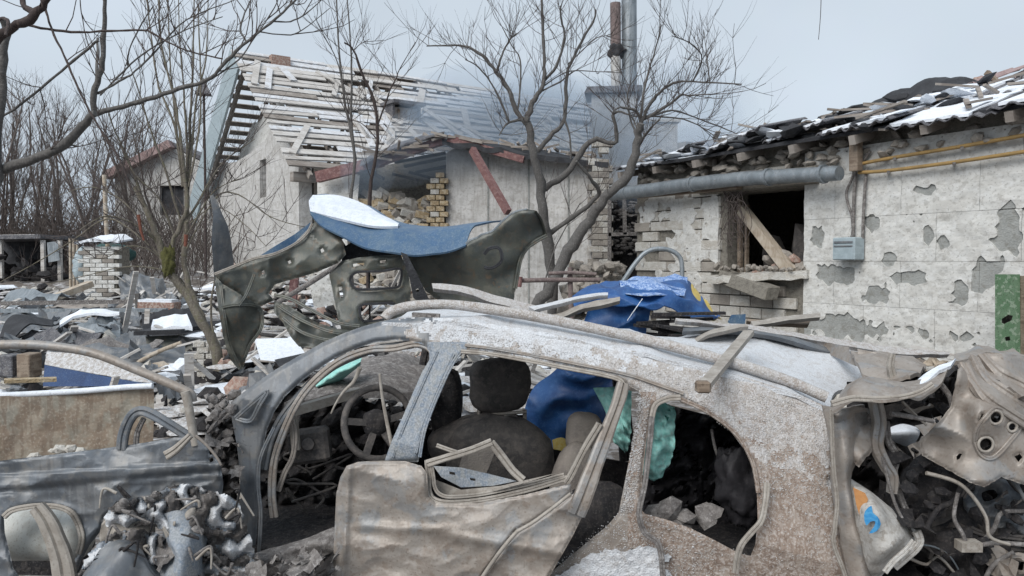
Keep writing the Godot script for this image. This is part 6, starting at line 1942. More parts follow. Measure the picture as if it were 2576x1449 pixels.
	for q in [[2505, 1050, 0.028], [2480, 1118, 0.031], [2546, 1074, 0.02]]:
		mb = MB.new()
		var o := at(q[0], q[1], tg.call(q[0], q[1]) - 0.004)
		var rg := PackedVector3Array()
		for i in 21: rg.append(o + Vector3(cos(TAU * i / 20), sin(TAU * i / 20), 0) * q[2])
		tube(mb, rg, 0.006, 0.006, 7)
		part(tail, "lamp_socket", mb, M.trim)
	ln(tail, "lamp_recess_edge", [2452, 1110, 2458, 1080, 2480, 1050, 2505, 1028, 2540, 1046, 2566, 1070, 2540, 1110, 2500, 1150, 2470, 1145, 2452, 1110], func(x, y): return tg.call(x, y) - 0.004, 0.009, 0.009, M.bare, 7)
	# edges of the far side roof
	mb = MB.new()
	loft(mb, [c3([2140, 866, 4.5, 2230, 880, 4.4, 2330, 895, 4.3]), c3([2150, 890, 4.3, 2240, 905, 4.2, 2320, 920, 4.1]), c3([2170, 930, 4.1, 2230, 940, 4.0, 2290, 945, 3.9])], 5, 5, Vector3(0, -0.02, 0), 0.05, 5.0)
	part(t, "torn_side_skin", mb, M.bare)
	mb = MB.new()
	loft(mb, [c3([2400, 880, 4.1, 2460, 868, 4.2, 2530, 872, 4.3, 2620, 880, 4.4]), c3([2400, 900, 3.9, 2470, 884, 3.95, 2540, 890, 4.0, 2620, 905, 4.1])], 5, 5, Vector3(0, -0.02, 0), 0.04, 5.0)
	part(t, "torn_side_skin", mb, M.bare)
	ln(t, "torn_upright", [2250, 1000, 2248, 960, 2240, 920, 2246, 890], 4.0, 0.02, 0.012, M.trim, 7)
	ln(t, "torn_upright", [2200, 1000, 2212, 1060, 2206, 1120, 2228, 1170, 2246, 1200, 2244, 1240], 3.5, 0.026, 0.018, M.bare, 8)
	ln(t, "torn_upright", [2228, 1060, 2236, 1110, 2256, 1150, 2250, 1190, 2270, 1260, 2290, 1300], 3.55, 0.014, 0.01, M.ash, 7)
	# dark guts
	mb = MB.new()
	plate(mb, [2130, 960, 2260, 960, 2420, 900, 2650, 900, 2650, 1520, 2130, 1520], [[2240, 1082, 2262, 1074, 2300, 1076, 2312, 1084, 2300, 1120, 2270, 1118, 2248, 1106]], func(x, y): return 4.2 + 0.25 * nz3.get_noise_2d(x * 0.03, y * 0.03), 0.03, 16.0)
	part(t, "sooty_inner_floor", mb, M.charred)
	mb = MB.new()
	loft(mb, [c3([2246, 1076, 4.05, 2276, 1068, 4.05, 2310, 1076, 4.05]), c3([2240, 1090, 4.0, 2280, 1088, 3.95, 2314, 1092, 4.0]), c3([2250, 1112, 4.05, 2280, 1122, 4.05, 2300, 1118, 4.05])], 4, 4, Vector3(0, 0, -0.02))
	part(t, "white_scrap", mb, M.snow)
	mb = MB.new()
	plate(mb, [2412, 1262, 2430, 1220, 2470, 1192, 2520, 1182, 2580, 1190, 2640, 1220, 2640, 1370, 2560, 1350, 2490, 1344, 2440, 1320], [[2470, 1240, 2500, 1232, 2508, 1250, 2478, 1262]], func(x, y): return 3.62 + 0.0000035 * (pow(x - 2520, 2) + pow(y - 1265, 2)) + 0.03 * crush(x, y), 0.02, 6.0, 3, null, 0.0, 0.05, 18.0)
	part(t, "inner_wing_dome", mb, M.steel, "sooty blue-grey domed inner panel under the tailgate")
	for q in [[2440, 1330, 2480, 1344, 2540, 1350, 2600, 1358], [2420, 1250, 2440, 1222, 2480, 1198, 2530, 1190], [2530, 1190, 2560, 1230, 2600, 1250]]:
		ln(t, "pressed_edge", q, 3.6, 0.012, 0.012, M.seat)
	mb = MB.new()
	blob(mb, at(2330, 1260, 3.8), Vector3(0.34, 0.4, 0.24), 0.5, 5.0, Vector3.ZERO, 26, 18)
	blob(mb, at(2400, 1370, 3.7), Vector3(0.46, 0.3, 0.24), 0.6, 6.0, Vector3.ZERO, 26, 18)
	part(t, "burnt_upholstery", mb, M.charred)
	mb = MB.new()
	for i in 150:
		rock(mb, at(rng.randf_range(2230, 2620), rng.randf_range(1130, 1500), rng.randf_range(3.5, 4.1)), Vector3(rng.randf_range(0.03, 0.16), rng.randf_range(0.02, 0.08), 0.08), Vector3(rng.randf(), rng.randf(), rng.randf()))
	part(t, "burnt_scrap", mb, M.charred).set_meta("kind", "stuff")
	var fl := [MB.new(), MB.new(), MB.new()]
	for i in 70: flake(fl[i % 3], at(rng.randf_range(2220, 2620), rng.randf_range(1000, 1500), rng.randf_range(3.45, 4.0)), rng.randf_range(0.05, 0.22))
	for k in 3: part(t, "crumpled_scrap", fl[k], [M.charred, M.seat, M.bare][k]).set_meta("kind", "stuff")
	for q in [[[2330, 1190, 2400, 1210, 2440, 1240, 2480, 1300, 2490, 1350, 2540, 1370], M.trim, 0.009], [[2576, 1370, 2500, 1366, 2440, 1374, 2420, 1340, 2400, 1300, 2410, 1240], M.ash, 0.011], [[2456, 1380, 2500, 1330, 2520, 1290, 2580, 1286], M.ash, 0.012], [[2220, 1150, 2240, 1230, 2262, 1290, 2300, 1350], M.ash, 0.008], [[2310, 1370, 2350, 1376, 2390, 1400, 2420, 1450], M.zinc, 0.005], [[2500, 1210, 2520, 1200, 2550, 1210, 2580, 1260], M.steel, 0.01], [[2420, 1220, 2400, 1260, 2360, 1280, 2330, 1330], M.charred, 0.014], [[2550, 1390, 2500, 1420, 2470, 1470, 2440, 1500], M.ash, 0.012], [[2280, 1400, 2330, 1420, 2360, 1400, 2400, 1440], M.trim, 0.008], [[2240, 1040, 2300, 1050, 2350, 1060], M.ash, 0.012], [[2270, 1010, 2300, 1040, 2330, 1070], M.trim, 0.006], [[2360, 960, 2390, 1000, 2400, 1060], M.ash, 0.014]]:
		ln(t, "wire", q[0], rng.randf_range(3.35, 3.6), q[2], q[2] * 0.8, q[1], 6)
	mb = MB.new()
	bx(mb, at(2436, 1372, 3.42), Vector3(0.045, 0, 0), Vector3(0, 0.02, 0), Vector3(0, 0, 0.03))
	part(t, "connector_block", mb, M.trim)
	# sack
	mb = MB.new()
	loft(mb, [c3([2146, 1222, 3.5, 2190, 1236, 3.48, 2240, 1276, 3.48, 2300, 1330, 3.55]), c3([2156, 1280, 3.42, 2200, 1290, 3.3, 2250, 1318, 3.32, 2312, 1352, 3.5]), c3([2166, 1350, 3.4, 2210, 1356, 3.28, 2256, 1370, 3.3, 2308, 1380, 3.46]), c3([2180, 1420, 3.42, 2214, 1416, 3.34, 2250, 1412, 3.36, 2284, 1404, 3.48]), c3([2196, 1470, 3.5, 2216, 1462, 3.48, 2236, 1448, 3.48, 2252, 1436, 3.52])], 7, 7, Vector3(0.0, 0, -0.25), 0.05, 7.0)
	var sk := thing("woven_sack", "full white woven sack with blue and orange print under the rear of the car", "sack", at(2220, 1470, 3.5))
	part(sk, "cloth", mb, M.sacking)
	mb = MB.new()
	plate(mb, [2146, 1226, 2176, 1240, 2184, 1256, 2172, 1290, 2166, 1310, 2154, 1270], [], func(x, y): return 3.37 + (2184 - x) * 0.0012, 0.004, 8.0)
	part(sk, "print", mb, M.orange_card, "orange printed corner")
	mb = MB.new()
	plate(mb, [2176, 1286, 2192, 1272, 2196, 1290, 2208, 1300, 2216, 1318, 2206, 1336, 2186, 1342, 2198, 1326, 2202, 1312, 2190, 1312, 2180, 1322, 2174, 1306], [], func(x, y): return 3.26 + absf(x - 2206) * 0.0012, 0.004, 6.0, 2)
	part(sk, "print", mb, M.ink_blue, "blue swirling printed mark")
	ln(sk, "folded_seam", [2306, 1336, 2314, 1360, 2304, 1380, 2280, 1402, 2250, 1428], 3.4, 0.016, 0.012, M.sacking, 7, 5, 0.5)
	ln(sk, "folded_seam", [2300, 1360, 2280, 1384, 2250, 1410, 2226, 1440], 3.3, 0.01, 0.01, M.sacking, 7, 5, 0.5)
	# blue tarpaulin
	var tp := thing("blue_tarpaulin", "bright blue frosted tarpaulin draped over scrap behind the car roof", "tarpaulin", at(1640, 900, 6.0) * Vector3(1, 0, 1))
	mb = MB.new()
	var rows := [c3([1440, 742, 6.2, 1490, 712, 6.3, 1545, 706, 6.4, 1620, 700, 6.5, 1680, 696, 6.55, 1730, 700, 6.5, 1756, 740, 6.4, 1800, 775, 6.3, 1812, 782, 6.2]), c3([1440, 752, 5.9, 1492, 724, 5.85, 1556, 716, 5.85, 1620, 716, 5.9, 1680, 708, 6.0, 1726, 716, 6.0, 1760, 752, 6.0, 1796, 780, 6.0, 1812, 786, 6.0]), c3([1444, 770, 5.75, 1500, 744, 5.65, 1570, 738, 5.6, 1630, 744, 5.6, 1680, 736, 5.7, 1724, 746, 5.75, 1756, 770, 5.8, 1786, 786, 5.85, 1806, 790, 5.9]), c3([1450, 790, 5.75, 1510, 762, 5.65, 1580, 764, 5.55, 1640, 774, 5.55, 1690, 766, 5.65, 1720, 778, 5.7, 1744, 790, 5.75, 1776, 794, 5.8, 1800, 794, 5.9])]
	FOLD = Vector3(0.7, 1.2, 0.6)
	loft(mb, rows, 14, 16, Vector3(0, -0.008, -0.004), 0.06, 6.0)
	part(tp, "draped_sheet", mb, M.tarp)
	mb = MB.new()
	loft(mb, [c3([1552, 699, 6.36, 1620, 692, 6.45, 1680, 688, 6.5, 1730, 692, 6.45]), c3([1560, 708, 5.86, 1622, 706, 5.9, 1680, 698, 6.0, 1728, 706, 6.0]), c3([1575, 730, 5.6, 1630, 733, 5.6, 1680, 726, 5.7, 1722, 734, 5.75])], 10, 8, Vector3(0, -0.006, 0), 0.05, 5.0)
	part(tp, "frosted_top", mb, M.tarp_frost)
	mb = MB.new()
	loft(mb, [c3([1484, 770, 5.7, 1530, 760, 5.7, 1590, 765, 5.65, 1640, 776, 5.6]), c3([1460, 830, 5.7, 1520, 820, 5.6, 1580, 815, 5.6, 1634, 820, 5.6]), c3([1400, 930, 5.7, 1460, 910, 5.6, 1540, 900, 5.6, 1610, 880, 5.65]), c3([1330, 1000, 5.75, 1400, 1000, 5.6, 1470, 1000, 5.6, 1530, 1000, 5.7]), c3([1310, 1120, 5.8, 1400, 1140, 5.7, 1470, 1140, 5.7, 1530, 1120, 5.8])], 12, 12, Vector3(0, 0, -0.008), 0.09, 5.0)
	part(tp, "hanging_fold", mb, M.tarp)
	FOLD = Vector3.ONE
	# white lettering on the hanging fold
	for i in 9:
		mb = MB.new()
		var o := at(1578 + i * 4.2, 806 - i * 6.0, 5.42)
		beam(mb, o, o + Vector3(0.012, 0.018, 0), 0.004, 0.008, Vector3(0, 0, 1))
		part(tp, "lettering", mb, M.snow)
	mb = MB.new()
	loft(mb, [c3([1738, 708, 6.3, 1768, 745, 6.2, 1800, 778, 6.1, 1815, 786, 6.05]), c3([1736, 722, 6.0, 1762, 758, 5.97, 1796, 788, 5.95, 1808, 796, 5.95])], 6, 4, Vector3(0, -0.008, 0), 0.08, 8.0)
	part(tp, "yellow_hem", mb, M.yellow_cloth)
	mb = MB.new()
	loft(mb, [c3([1390, 1110, 5.5, 1420, 1105, 5.5, 1450, 1140, 5.5]), c3([1395, 1150, 5.45, 1425, 1160, 5.45, 1450, 1170, 5.45])], 4, 4, Vector3(0, 0, -0.01), 0.05, 8.0)
	part(tp, "yellow_lining", mb, M.yellow_cloth)
	# body panels lying on the roof: long frosted strips
	var i2 := 0
	for q in [
		[[1086, 712, 1160, 718, 1240, 738, 1310, 756, 1350, 766], [1090, 724, 1160, 734, 1240, 758, 1310, 778, 1350, 792], 5.6, "frost", "long frosted body strip sloping down to the right in front of the olive flap"],
		[[1330, 768, 1390, 756, 1450, 742, 1530, 734], [1345, 778, 1400, 764, 1460, 750, 1530, 740], 5.5, "frost_pale", "narrow snowy strip rising right to the blue tarpaulin"],
		[[1350, 790, 1400, 788, 1460, 765, 1560, 742], [1360, 800, 1410, 798, 1470, 775, 1560, 756], 5.4, "trim", "beige bent strip just under the narrow snowy one"],
		[[1700, 800, 1780, 806, 1880, 815, 1980, 830, 2100, 850, 2240, 872, 2390, 884], [1700, 806, 1780, 813, 1880, 824, 1980, 842, 2100, 864, 2240, 888, 2390, 890], 5.0, "frost", "longest frosted strip along the far roof edge"],
		[[1720, 822, 1800, 822, 1900, 828, 2000, 848, 2120, 880, 2300, 905], [1720, 830, 1800, 828, 1900, 836, 2000, 858, 2120, 890, 2300, 915], 4.9, "steel", "dark strip running below the longest frosted one"],
		[[1890, 806, 1960, 798, 2020, 790, 2064, 786], [1895, 816, 1960, 808, 2020, 802, 2064, 798], 5.3, "trim", "short pale strip pointing right above the car roof"],
		[[1710, 880, 1760, 840, 1820, 820, 1880, 812], [1716, 886, 1768, 848, 1826, 828, 1884, 820], 4.8, "trim", "curved beige strip bowed over the far roof edge"],
		[[1880, 800, 1960, 806, 2040, 804], [1880, 806, 1960, 813, 2036, 814], 5.4, "wood", "brown splintered strip under the short pale one"]]:
		mb = MB.new()
		var ra := c2(q[0], q[2])
		var rb := c2(q[1], q[2] - 0.1)
		loft(mb, [ra, rb], 5, 3, Vector3(0, -0.025, -0.03), 0.02, 5.0)
		solo("loose_metal_strip", mb, M[q[3]], q[4], "metal strip", "strips of torn bodywork on the car roof")
	mb = MB.new()
	plate(mb, [2000, 850, 2100, 866, 2200, 886, 2330, 906, 2300, 930, 2220, 940, 2150, 920, 2060, 880], [[2136, 872, 2144, 868, 2156, 872, 2158, 890, 2150, 896, 2138, 890]], surf([2000, 850, 5.0, 2330, 906, 4.5, 2220, 940, 4.35], 0.03, 0.001), 0.02, 10.0)
	solo("far_roof_skin", mb, M.bare, "torn brown roof edge skin with one square black hole", "car panel")
	# dark stack under the tarpaulin
	mb = MB.new()
	for i in 26:
		var a := at(rng.randf_range(1590, 1700), rng.randf_range(790, 880), rng.randf_range(5.3, 5.8))
		beam(mb, a, a + Vector3(rng.randf_range(0.2, 0.6), rng.randf_range(-0.08, 0.05), rng.randf_range(-0.1, 0.1)), 0.06, 0.02)
	solo("scrap_stack", mb, M.charred, "stack of sooty scrap sheets under the blue tarpaulin", "scrap heap", "", "stuff")
	mb = MB.new()
	plate(mb, [1840, 792, 1876, 790, 1874, 820, 1846, 822, 1830, 810], [], func(_x, _y): return 6.2, 0.25, 12.0)
	solo("blue_crate", mb, M.blue_paint, "small dark blue crate at the right end of the tarpaulin", "crate")
	mb = MB.new()
	plate(mb, [1700, 826, 1780, 820, 1770, 850, 1720, 870, 1690, 880], [], func(_x, _y): return 5.6, 0.1, 14.0)
	solo("dark_green_panel", mb, M.dark_green, "dark green scrap panel behind the roof bar", "panel")

# ---------- yard debris ----------
func on(x: float, d: float, up := 0.0) -> Vector3:      # a point of the yard in a given direction, up above the ground there
	var g := at(x, 655, d)
	return Vector3(g.x, hgt(g.x, g.z) + up, g.z)

func slab(called, label, cat, outline: Array, dist, thick, m, group = "", cell := 16.0):
	var mb := MB.new()
	plate(mb, outline, [], dist if dist is Callable else func(_x, _y): return dist, thick, cell)
	return solo(called, mb, m, label, cat, group)

func sheet3(called, label, cat, rows: Array, thick: Vector3, amp: float, freq: float, m, group = ""):
	var mb := MB.new()
	var r := []
	for q in rows: r.append(c3(q))
	loft(mb, r, 7, 6, thick, amp, freq)
	return solo(called, mb, m, label, cat, group)

func pole(called, label, cat, pts: Array, d, r0, r1, m, group = "", sides := 8):
	var mb := MB.new()
	tube(mb, smooth(c2(pts, d) if d > 0 else c3(pts), 4), r0, r1, sides)
	return solo(called, mb, m, label, cat, group)

func plank(called, label, cat, a: Vector3, b: Vector3, w, h, m, group = ""):
	var mb := MB.new()
	beam(mb, a, b, w, h)
	return solo(called, mb, m, label, cat, group)

func debris():
	# --- open shed at the far left
	var t := thing("open_shed", "low dark open shed with flat roof at the far left", "shed", on(60, 21.5))
	var mb := MB.new()
	bx(mb, at(60, 600, 21.8), Vector3(1.15, 0.02, 0), Vector3(0, 0.05, 0), Vector3(0, 0, 1.2))
	part(t, "roof", mb, M.slate)
	mb = MB.new()
	bx(mb, at(50, 597, 21.8), Vector3(1.05, 0.02, 0), Vector3(0, 0.03, 0), Vector3(0, 0, 1.1))
	part(t, "snow", mb, M.dirty_snow)
	mb = MB.new()
	plate(mb, [-40, 606, 160, 604, 160, 720, -40, 720], [], func(_x, _y): return 22.8, 0.1, 60.0)
	part(t, "back_wall", mb, M.felt)
	for x in [2, 108, 150]:
		mb = MB.new()
		beam(mb, at(x, 604, 20.8), at(x + 2, 712, 20.8), 0.09, 0.09, Vector3(0, 0, 1))
		part(t, "post", mb, M.lath)
	mb = MB.new()
	plate(mb, [118, 610, 145, 606, 150, 655, 122, 660], [], func(_x, _y): return 20.6, 0.05, 30.0)
	part(t, "side_board", mb, M.zinc)
	mb = MB.new()
	for i in 40: rock(mb, on(rng.randf_range(-20, 150), rng.randf_range(20.4, 22.2), rng.randf_range(0, 0.7)), Vector3(0.5, 0.25, 0.4) * rng.randf_range(0.4, 1.2), Vector3(rng.randf(), rng.randf() * 6, rng.randf()))
	part(t, "junk", mb, M.charred).set_meta("kind", "stuff")
	# --- three thin posts
	var pn := ["left", "middle", "right"]
	for i in 3:
		mb = MB.new()
		var x := 176.0 + i * 9
		tube(mb, PackedVector3Array([at(x, 598 + i * 3, 19.0), on(x, 19.0, -0.05)]), 0.03, 0.03, 7)
		solo("thin_post", mb, M.wood_pale, "thin pale post, %s of the three beside the shed" % pn[i], "post", "thin posts beside the shed")
	# --- white brick pillar with slate cap
	t = thing("brick_pillar", "square white brick pillar with snowy corrugated cap", "pillar", on(268, 17.5))
	var row := 0
	var y := hgt(on(268, 17.5).x, -17.5) - 0.1
	var o := on(268, 17.5)
	mb = MB.new()
	bx(mb, Vector3(o.x, y + 0.62, o.z), Vector3(0.36, 0, 0), Vector3(0, 0.62, 0), Vector3(0, 0, 0.3))
	part(t, "core", mb, M.mortar)
	while row < 14:
		for c in 3:
			mb = MB.new()
			var x := o.x - 0.26 + c * 0.26 + (0.06 if row % 2 else -0.06)
			rbox(mb, Vector3(x, y + 0.045 + row * 0.09, o.z + 0.28), Vector3(0.123, 0, 0), Vector3(0, 0.04, 0), Vector3(0, 0, 0.06), 0.006)
			part(t, "brick", mb, M.plaster if (row + c) % 4 else M.brick_grey)
		row += 1
	mb = MB.new()
	var g := []
	for j in 3:
		var r := PackedVector3Array()
		for i in 25: r.append(Vector3(o.x - 0.5 + i / 24.0, y + 1.33 + 0.03 * sin(i / 24.0 * TAU * 4) + 0.05 * j, o.z + 0.45 - j * 0.42))
		g.append(r)
	wrapgrid(mb, g, false)
	part(t, "slate_cap", mb, M.slate)
	mb = MB.new()
	loft(mb, [PackedVector3Array([Vector3(o.x - 0.48, y + 1.36, o.z + 0.4), Vector3(o.x - 0.2, y + 1.42, o.z + 0.42), Vector3(o.x + 0.2, y + 1.42, o.z + 0.4), Vector3(o.x + 0.46, y + 1.38, o.z + 0.4)]), PackedVector3Array([Vector3(o.x - 0.44, y + 1.46, o.z - 0.3), Vector3(o.x - 0.2, y + 1.54, o.z - 0.3), Vector3(o.x + 0.2, y + 1.56, o.z - 0.3), Vector3(o.x + 0.44, y + 1.48, o.z - 0.3)])], 5, 4, Vector3(0, -0.05, 0), 0.04, 6.0)
	part(t, "snow", mb, M.snow)
	pole("cream_pole", "tall thin cream pole rising behind the white brick pillar", "pole", [262, 440, 266, 540, 272, 640, 274, 690], 18.2, 0.045, 0.05, M.wood_pale)
	pole("capped_pole", "slim pole with small grey peaked hood near the left house", "pole", [513, 232, 514, 330, 516, 440, 518, 700], 15.0, 0.022, 0.026, M.bark_dark)
	mb = MB.new()
	var cp := at(512, 222, 15.0)
	for i in 4:
		var a := TAU * i / 4 + 0.5
		var b := TAU * (i + 1) / 4 + 0.5
		mb.tri(cp + Vector3(0, 0.2, 0), cp + Vector3(cos(a) * 0.2, -0.12, sin(a) * 0.2), cp + Vector3(cos(b) * 0.2, -0.12, sin(b) * 0.2))
		mb.tri(cp + Vector3(0, -0.12, 0), cp + Vector3(cos(a) * 0.2, -0.12, sin(a) * 0.2), cp + Vector3(cos(b) * 0.2, -0.12, sin(b) * 0.2))
	solo("pole_hood", mb, M.slate, "small grey pyramid hood on top of the slim pole", "hood")
	mb = MB.new()
	blob(mb, at(285, 640, 19.5), Vector3(1.0, 0.5, 0.7), 0.3, 3.0)
	solo("green_cover", mb, M.dark_green, "dark green rounded cover behind the white brick pillar", "cover")
	mb = MB.new()
	blob(mb, at(206, 668, 18.4), Vector3(0.34, 0.75, 0.4), 0.4, 4.0)
	solo("pale_bag", mb, M.enamel, "pale blue bag slumped left of the white brick pillar", "bag")
	sheet3("dark_cover_sheet", "dark crumpled sheet right of the white brick pillar", "sheet", [[300, 690, 17.4, 340, 676, 17.2, 380, 684, 17.0, 410, 700, 17.0], [296, 715, 16.8, 340, 704, 16.6, 385, 708, 16.5, 415, 722, 16.6], [300, 752, 16.5, 345, 748, 16.3, 385, 748, 16.2, 410, 752, 16.3]], Vector3(0, -0.02, -0.02), 0.3, 3.0, M.steel)
	plank("pale_plank", "thick pale pinkish plank leaning left of the white brick pillar", "plank", at(118, 756, 16.0), at(228, 714, 16.8), 0.2, 0.12, M.wood_pale)
	plank("steel_rail", "upper of two long grey rails across the left yard", "rail", at(-40, 764, 14.0), at(346, 758, 14.0), 0.1, 0.07, M.ash, "rails across the left yard")
	plank("steel_rail", "lower of two long grey rails across the left yard", "rail", at(-40, 782, 13.4), at(420, 780, 13.4), 0.1, 0.06, M.zinc, "rails across the left yard")
	plank("rail_post", "short upright at the end of the two grey rails", "post", at(346, 738, 13.7), at(350, 812, 13.7), 0.07, 0.07, M.bark)
	plank("snowy_brown_board", "brown board with snow on top at the right end of the rails", "board", at(356, 768, 13.8), at(446, 770, 13.8), 0.3, 0.13, M.brick_red)
	plank("board_snow", "strip of snow lying on the brown board by the rails", "snow", at(356, 756, 13.8), at(440, 757, 13.8), 0.28, 0.05, M.snow)
	# --- crumpled bodywork and slabs
	sheet3("crumpled_bonnet", "crumpled grey car bonnet with ridged folds in the left debris", "car panel", [[130, 850, 12.4, 170, 800, 12.6, 230, 784, 12.8, 300, 792, 12.8], [136, 870, 12.0, 185, 822, 12.1, 240, 806, 12.2, 300, 816, 12.3], [170, 880, 11.7, 210, 850, 11.7, 260, 840, 11.8, 300, 842, 11.9]], Vector3(0, -0.02, -0.01), 0.28, 2.6, M.zinc)
	sheet3("twisted_dark_panel", "dark twisted panel right of the crumpled grey bonnet", "car panel", [[278, 806, 12.3, 310, 822, 12.2, 350, 836, 12.1, 380, 838, 12.0], [270, 830, 12.0, 310, 848, 11.9, 350, 852, 11.8, 380, 846, 11.8], [240, 880, 11.6, 300, 880, 11.6, 350, 878, 11.6, 370, 870, 11.6]], Vector3(0, -0.02, -0.01), 0.2, 3.0, M.steel)
	plank("snowy_slab", "flat snow-topped slab beside the many-stemmed tree", "slab", at(372, 832, 11.8), at(486, 828, 11.8), 0.9, 0.06, M.felt)
	sheet3("slab_snow", "thick snow on the flat slab beside the many-stemmed tree", "snow", [[380, 822, 11.5, 430, 820, 11.5, 484, 820, 11.5], [385, 800, 12.1, 440, 790, 12.2, 470, 788, 12.2]], Vector3(0, -0.06, 0), 0.06, 4.0, M.snow)
	slab("olive_door_panel", "olive-grey flat panel lying under the snow-topped slab", "panel", [366, 846, 480, 842, 486, 900, 420, 905, 372, 890], func(x, yy): return 11.6 - 0.002 * (yy - 846), 0.05, M.olive)
	pole("wooden_pole", "short pale stick slanting up to the right before the olive panel", "stick", [340, 916, 400, 884, 456, 862], 10.4, 0.03, 0.025, M.wood_pale)
	for q in [[462, 922, 10.0, 0.36, 0.3, "snow", "large white foam block lying left of the brick stump"], [404, 924, 10.0, 0.26, 0.2, "wood_pale", "beige broken block beside the large white foam block"], [520, 1010, 9.3, 0.3, 0.2, "snow", "small snowy block behind the front pillar of the car"]]:
		mb = MB.new()
		rock(mb, at(q[0], q[1], q[2]), Vector3(q[3], q[4], 0.3), Vector3(0.2, 0.6, 0.3))
		solo("broken_block", mb, M[q[5]], q[6], "block")
	t = thing("brick_stump", "broken stump of white brick wall at the foot of the many-stemmed tree", "wall", on(524, 9.9))
	for r in 9:
		for c in 2:
			mb = MB.new()
			rbox(mb, at(506 + c * 32 + (8 if r % 2 else -2), 985 - r * 15.0, 9.9 + 0.03 * rng.randf()), Vector3(0.07, 0, 0), Vector3(0, 0.034, 0), Vector3(0, 0, 0.06), 0.005)
			part(t, "brick", mb, M.brick_white)
	slab("blue_white_sheet", "sheet with white upper and dark blue lower band lying on the left debris", "sheet", [112, 918, 350, 962, 384, 972, 108, 972], func(x, yy): return 8.6 - 0.004 * (yy - 900), 0.02, M.navy)
	slab("white_sheet", "dirty white sheet above the dark blue one on the left debris", "sheet", [118, 884, 200, 890, 300, 918, 384, 964, 350, 960, 112, 917], func(x, yy): return 8.9 - 0.006 * (yy - 900), 0.02, M.dirty_snow)
	for q in [[74, 918, 8.9, 0.085, 0.13, "wood", "upright brown-grey box left of the blue and white sheets"], [30, 918, 9.0, 0.09, 0.12, "slate", "dark grey stacked box at the left edge"]]:
		mb = MB.new()
		rbox(mb, at(q[0], q[1], q[2]), Vector3(q[3], 0, 0.02), Vector3(0, q[4], 0), Vector3(0, 0, 0.12), 0.01)
		solo("scrap_box", mb, M[q[5]], q[6], "box")
	plank("yellow_board", "thin yellowish board on top of the rusty slab", "board", at(10, 958, 6.8), at(142, 954, 7.0), 0.12, 0.03, M.brick_yellow)
	mb = MB.new()
	var sl := func(x, yy): return 5.9 + 0.0002 * x + 0.02 * nz.get_noise_2d(x * 0.02, yy * 0.02)
	plate(mb, [-80, 1000, 60, 994, 200, 986, 320, 976, 386, 972, 388, 1000, 382, 1240, -80, 1240], [], sl, 0.12, 24.0)
	var rs := solo("rusty_concrete_slab", mb, M.stained, "long rust-stained slab standing on edge behind the front door", "slab")
	pole("slab_rim_snow", "thin line of snow along the top edge of the rust-stained slab", "snow", [-80, 998, 60, 992, 200, 984, 320, 974, 384, 971], 5.93, 0.022, 0.022, M.snow)
	mb = MB.new()
	for i in 40: rock(mb, at(rng.randf_range(60, 300), rng.randf_range(1130, 1180), 5.7), Vector3(0.1, 0.07, 0.1) * rng.randf_range(0.3, 1.2))
	solo("slab_rubble", mb, M.brick_white, "small pale rubble at the foot of the rust-stained slab", "rubble", "", "stuff")
	sheet3("bonnet_snow", "snow lying along the top of the crumpled grey bonnet", "snow", [[150, 816, 12.35, 190, 794, 12.5, 240, 782, 12.6, 300, 786, 12.6], [150, 806, 12.9, 190, 782, 13.0, 240, 770, 13.0, 300, 776, 13.0]], Vector3(0, -0.04, 0), 0.06, 3.0, M.snow)
	sheet3("snow_covered_bonnet", "broad snow-covered panel at the left edge below the rails", "car panel", [[20, 872, 11.2, 80, 862, 11.2, 150, 864, 11.2, 230, 872, 11.2], [10, 846, 12.2, 80, 836, 12.3, 140, 838, 12.3, 200, 850, 12.2]], Vector3(0, -0.05, 0), 0.12, 2.0, M.dirty_snow)
	sheet3("black_car_panel", "black curled car panel at the left edge under the rails", "car panel", [[-20, 880, 11.4, 20, 800, 11.9, 70, 792, 12.0, 130, 800, 12.2], [0, 900, 11.0, 40, 830, 11.4, 80, 812, 11.6, 130, 816, 11.8]], Vector3(0, -0.02, -0.02), 0.1, 2.0, M.felt)
	# --- mid yard behind the olive wreck
	slab("snowy_sheet", "flat white snow-covered sheet under the olive wreck", "sheet", [640, 852, 740, 850, 780, 905, 700, 910, 655, 905], func(x, yy): return 9.2 - 0.012 * (yy - 850), 0.03, M.snow)
	slab("dark_flat_panel", "dark flat panel right below the white snow-covered sheet", "panel", [690, 905, 800, 880, 860, 880, 800, 930, 720, 950], func(x, yy): return 8.4 - 0.012 * (yy - 880), 0.03, M.felt)
	plank("leaning_red_beam", "short dark red post seen through the olive wreck", "post", at(742, 690, 10.5), at(736, 760, 10.5), 0.1, 0.08, M.red_paint)
	pole("grey_pipe", "grey pipe slanting behind the openings of the olive wreck", "pipe", [700, 760, 780, 712, 860, 660], 9.5, 0.03, 0.03, M.ash)
	plank("white_board", "upright white board behind the olive wreck", "board", at(806, 690, 9.8), at(822, 770, 9.8), 0.3, 0.05, M.plaster)
	for q in [[[1300, 706, 1400, 704, 1510, 704], "lower rusty pipe rail left of the blue tarpaulin", 0.028], [[1380, 688, 1440, 686, 1500, 690], "upper short pipe rail left of the blue tarpaulin", 0.022]]:
		pole("pipe_rail", q[1], "pipe rail", q[0], 9.6, q[2], q[2], M.pipe_brown, "pipe rails by the tarpaulin")
	pole("rail_upright", "rusty upright of the pipe rails under the leaning tree", "post", [1434, 672, 1436, 760, 1440, 900], 9.65, 0.03, 0.03, M.pipe_brown)
	mb = MB.new()
	tube(mb, c3([1308, 696, 9.55, 1306, 722, 9.55]), 0.035, 0.03, 9)
	solo("rusty_valve", mb, M.red_paint, "red-brown valve on the left end of the lower pipe rail", "valve")
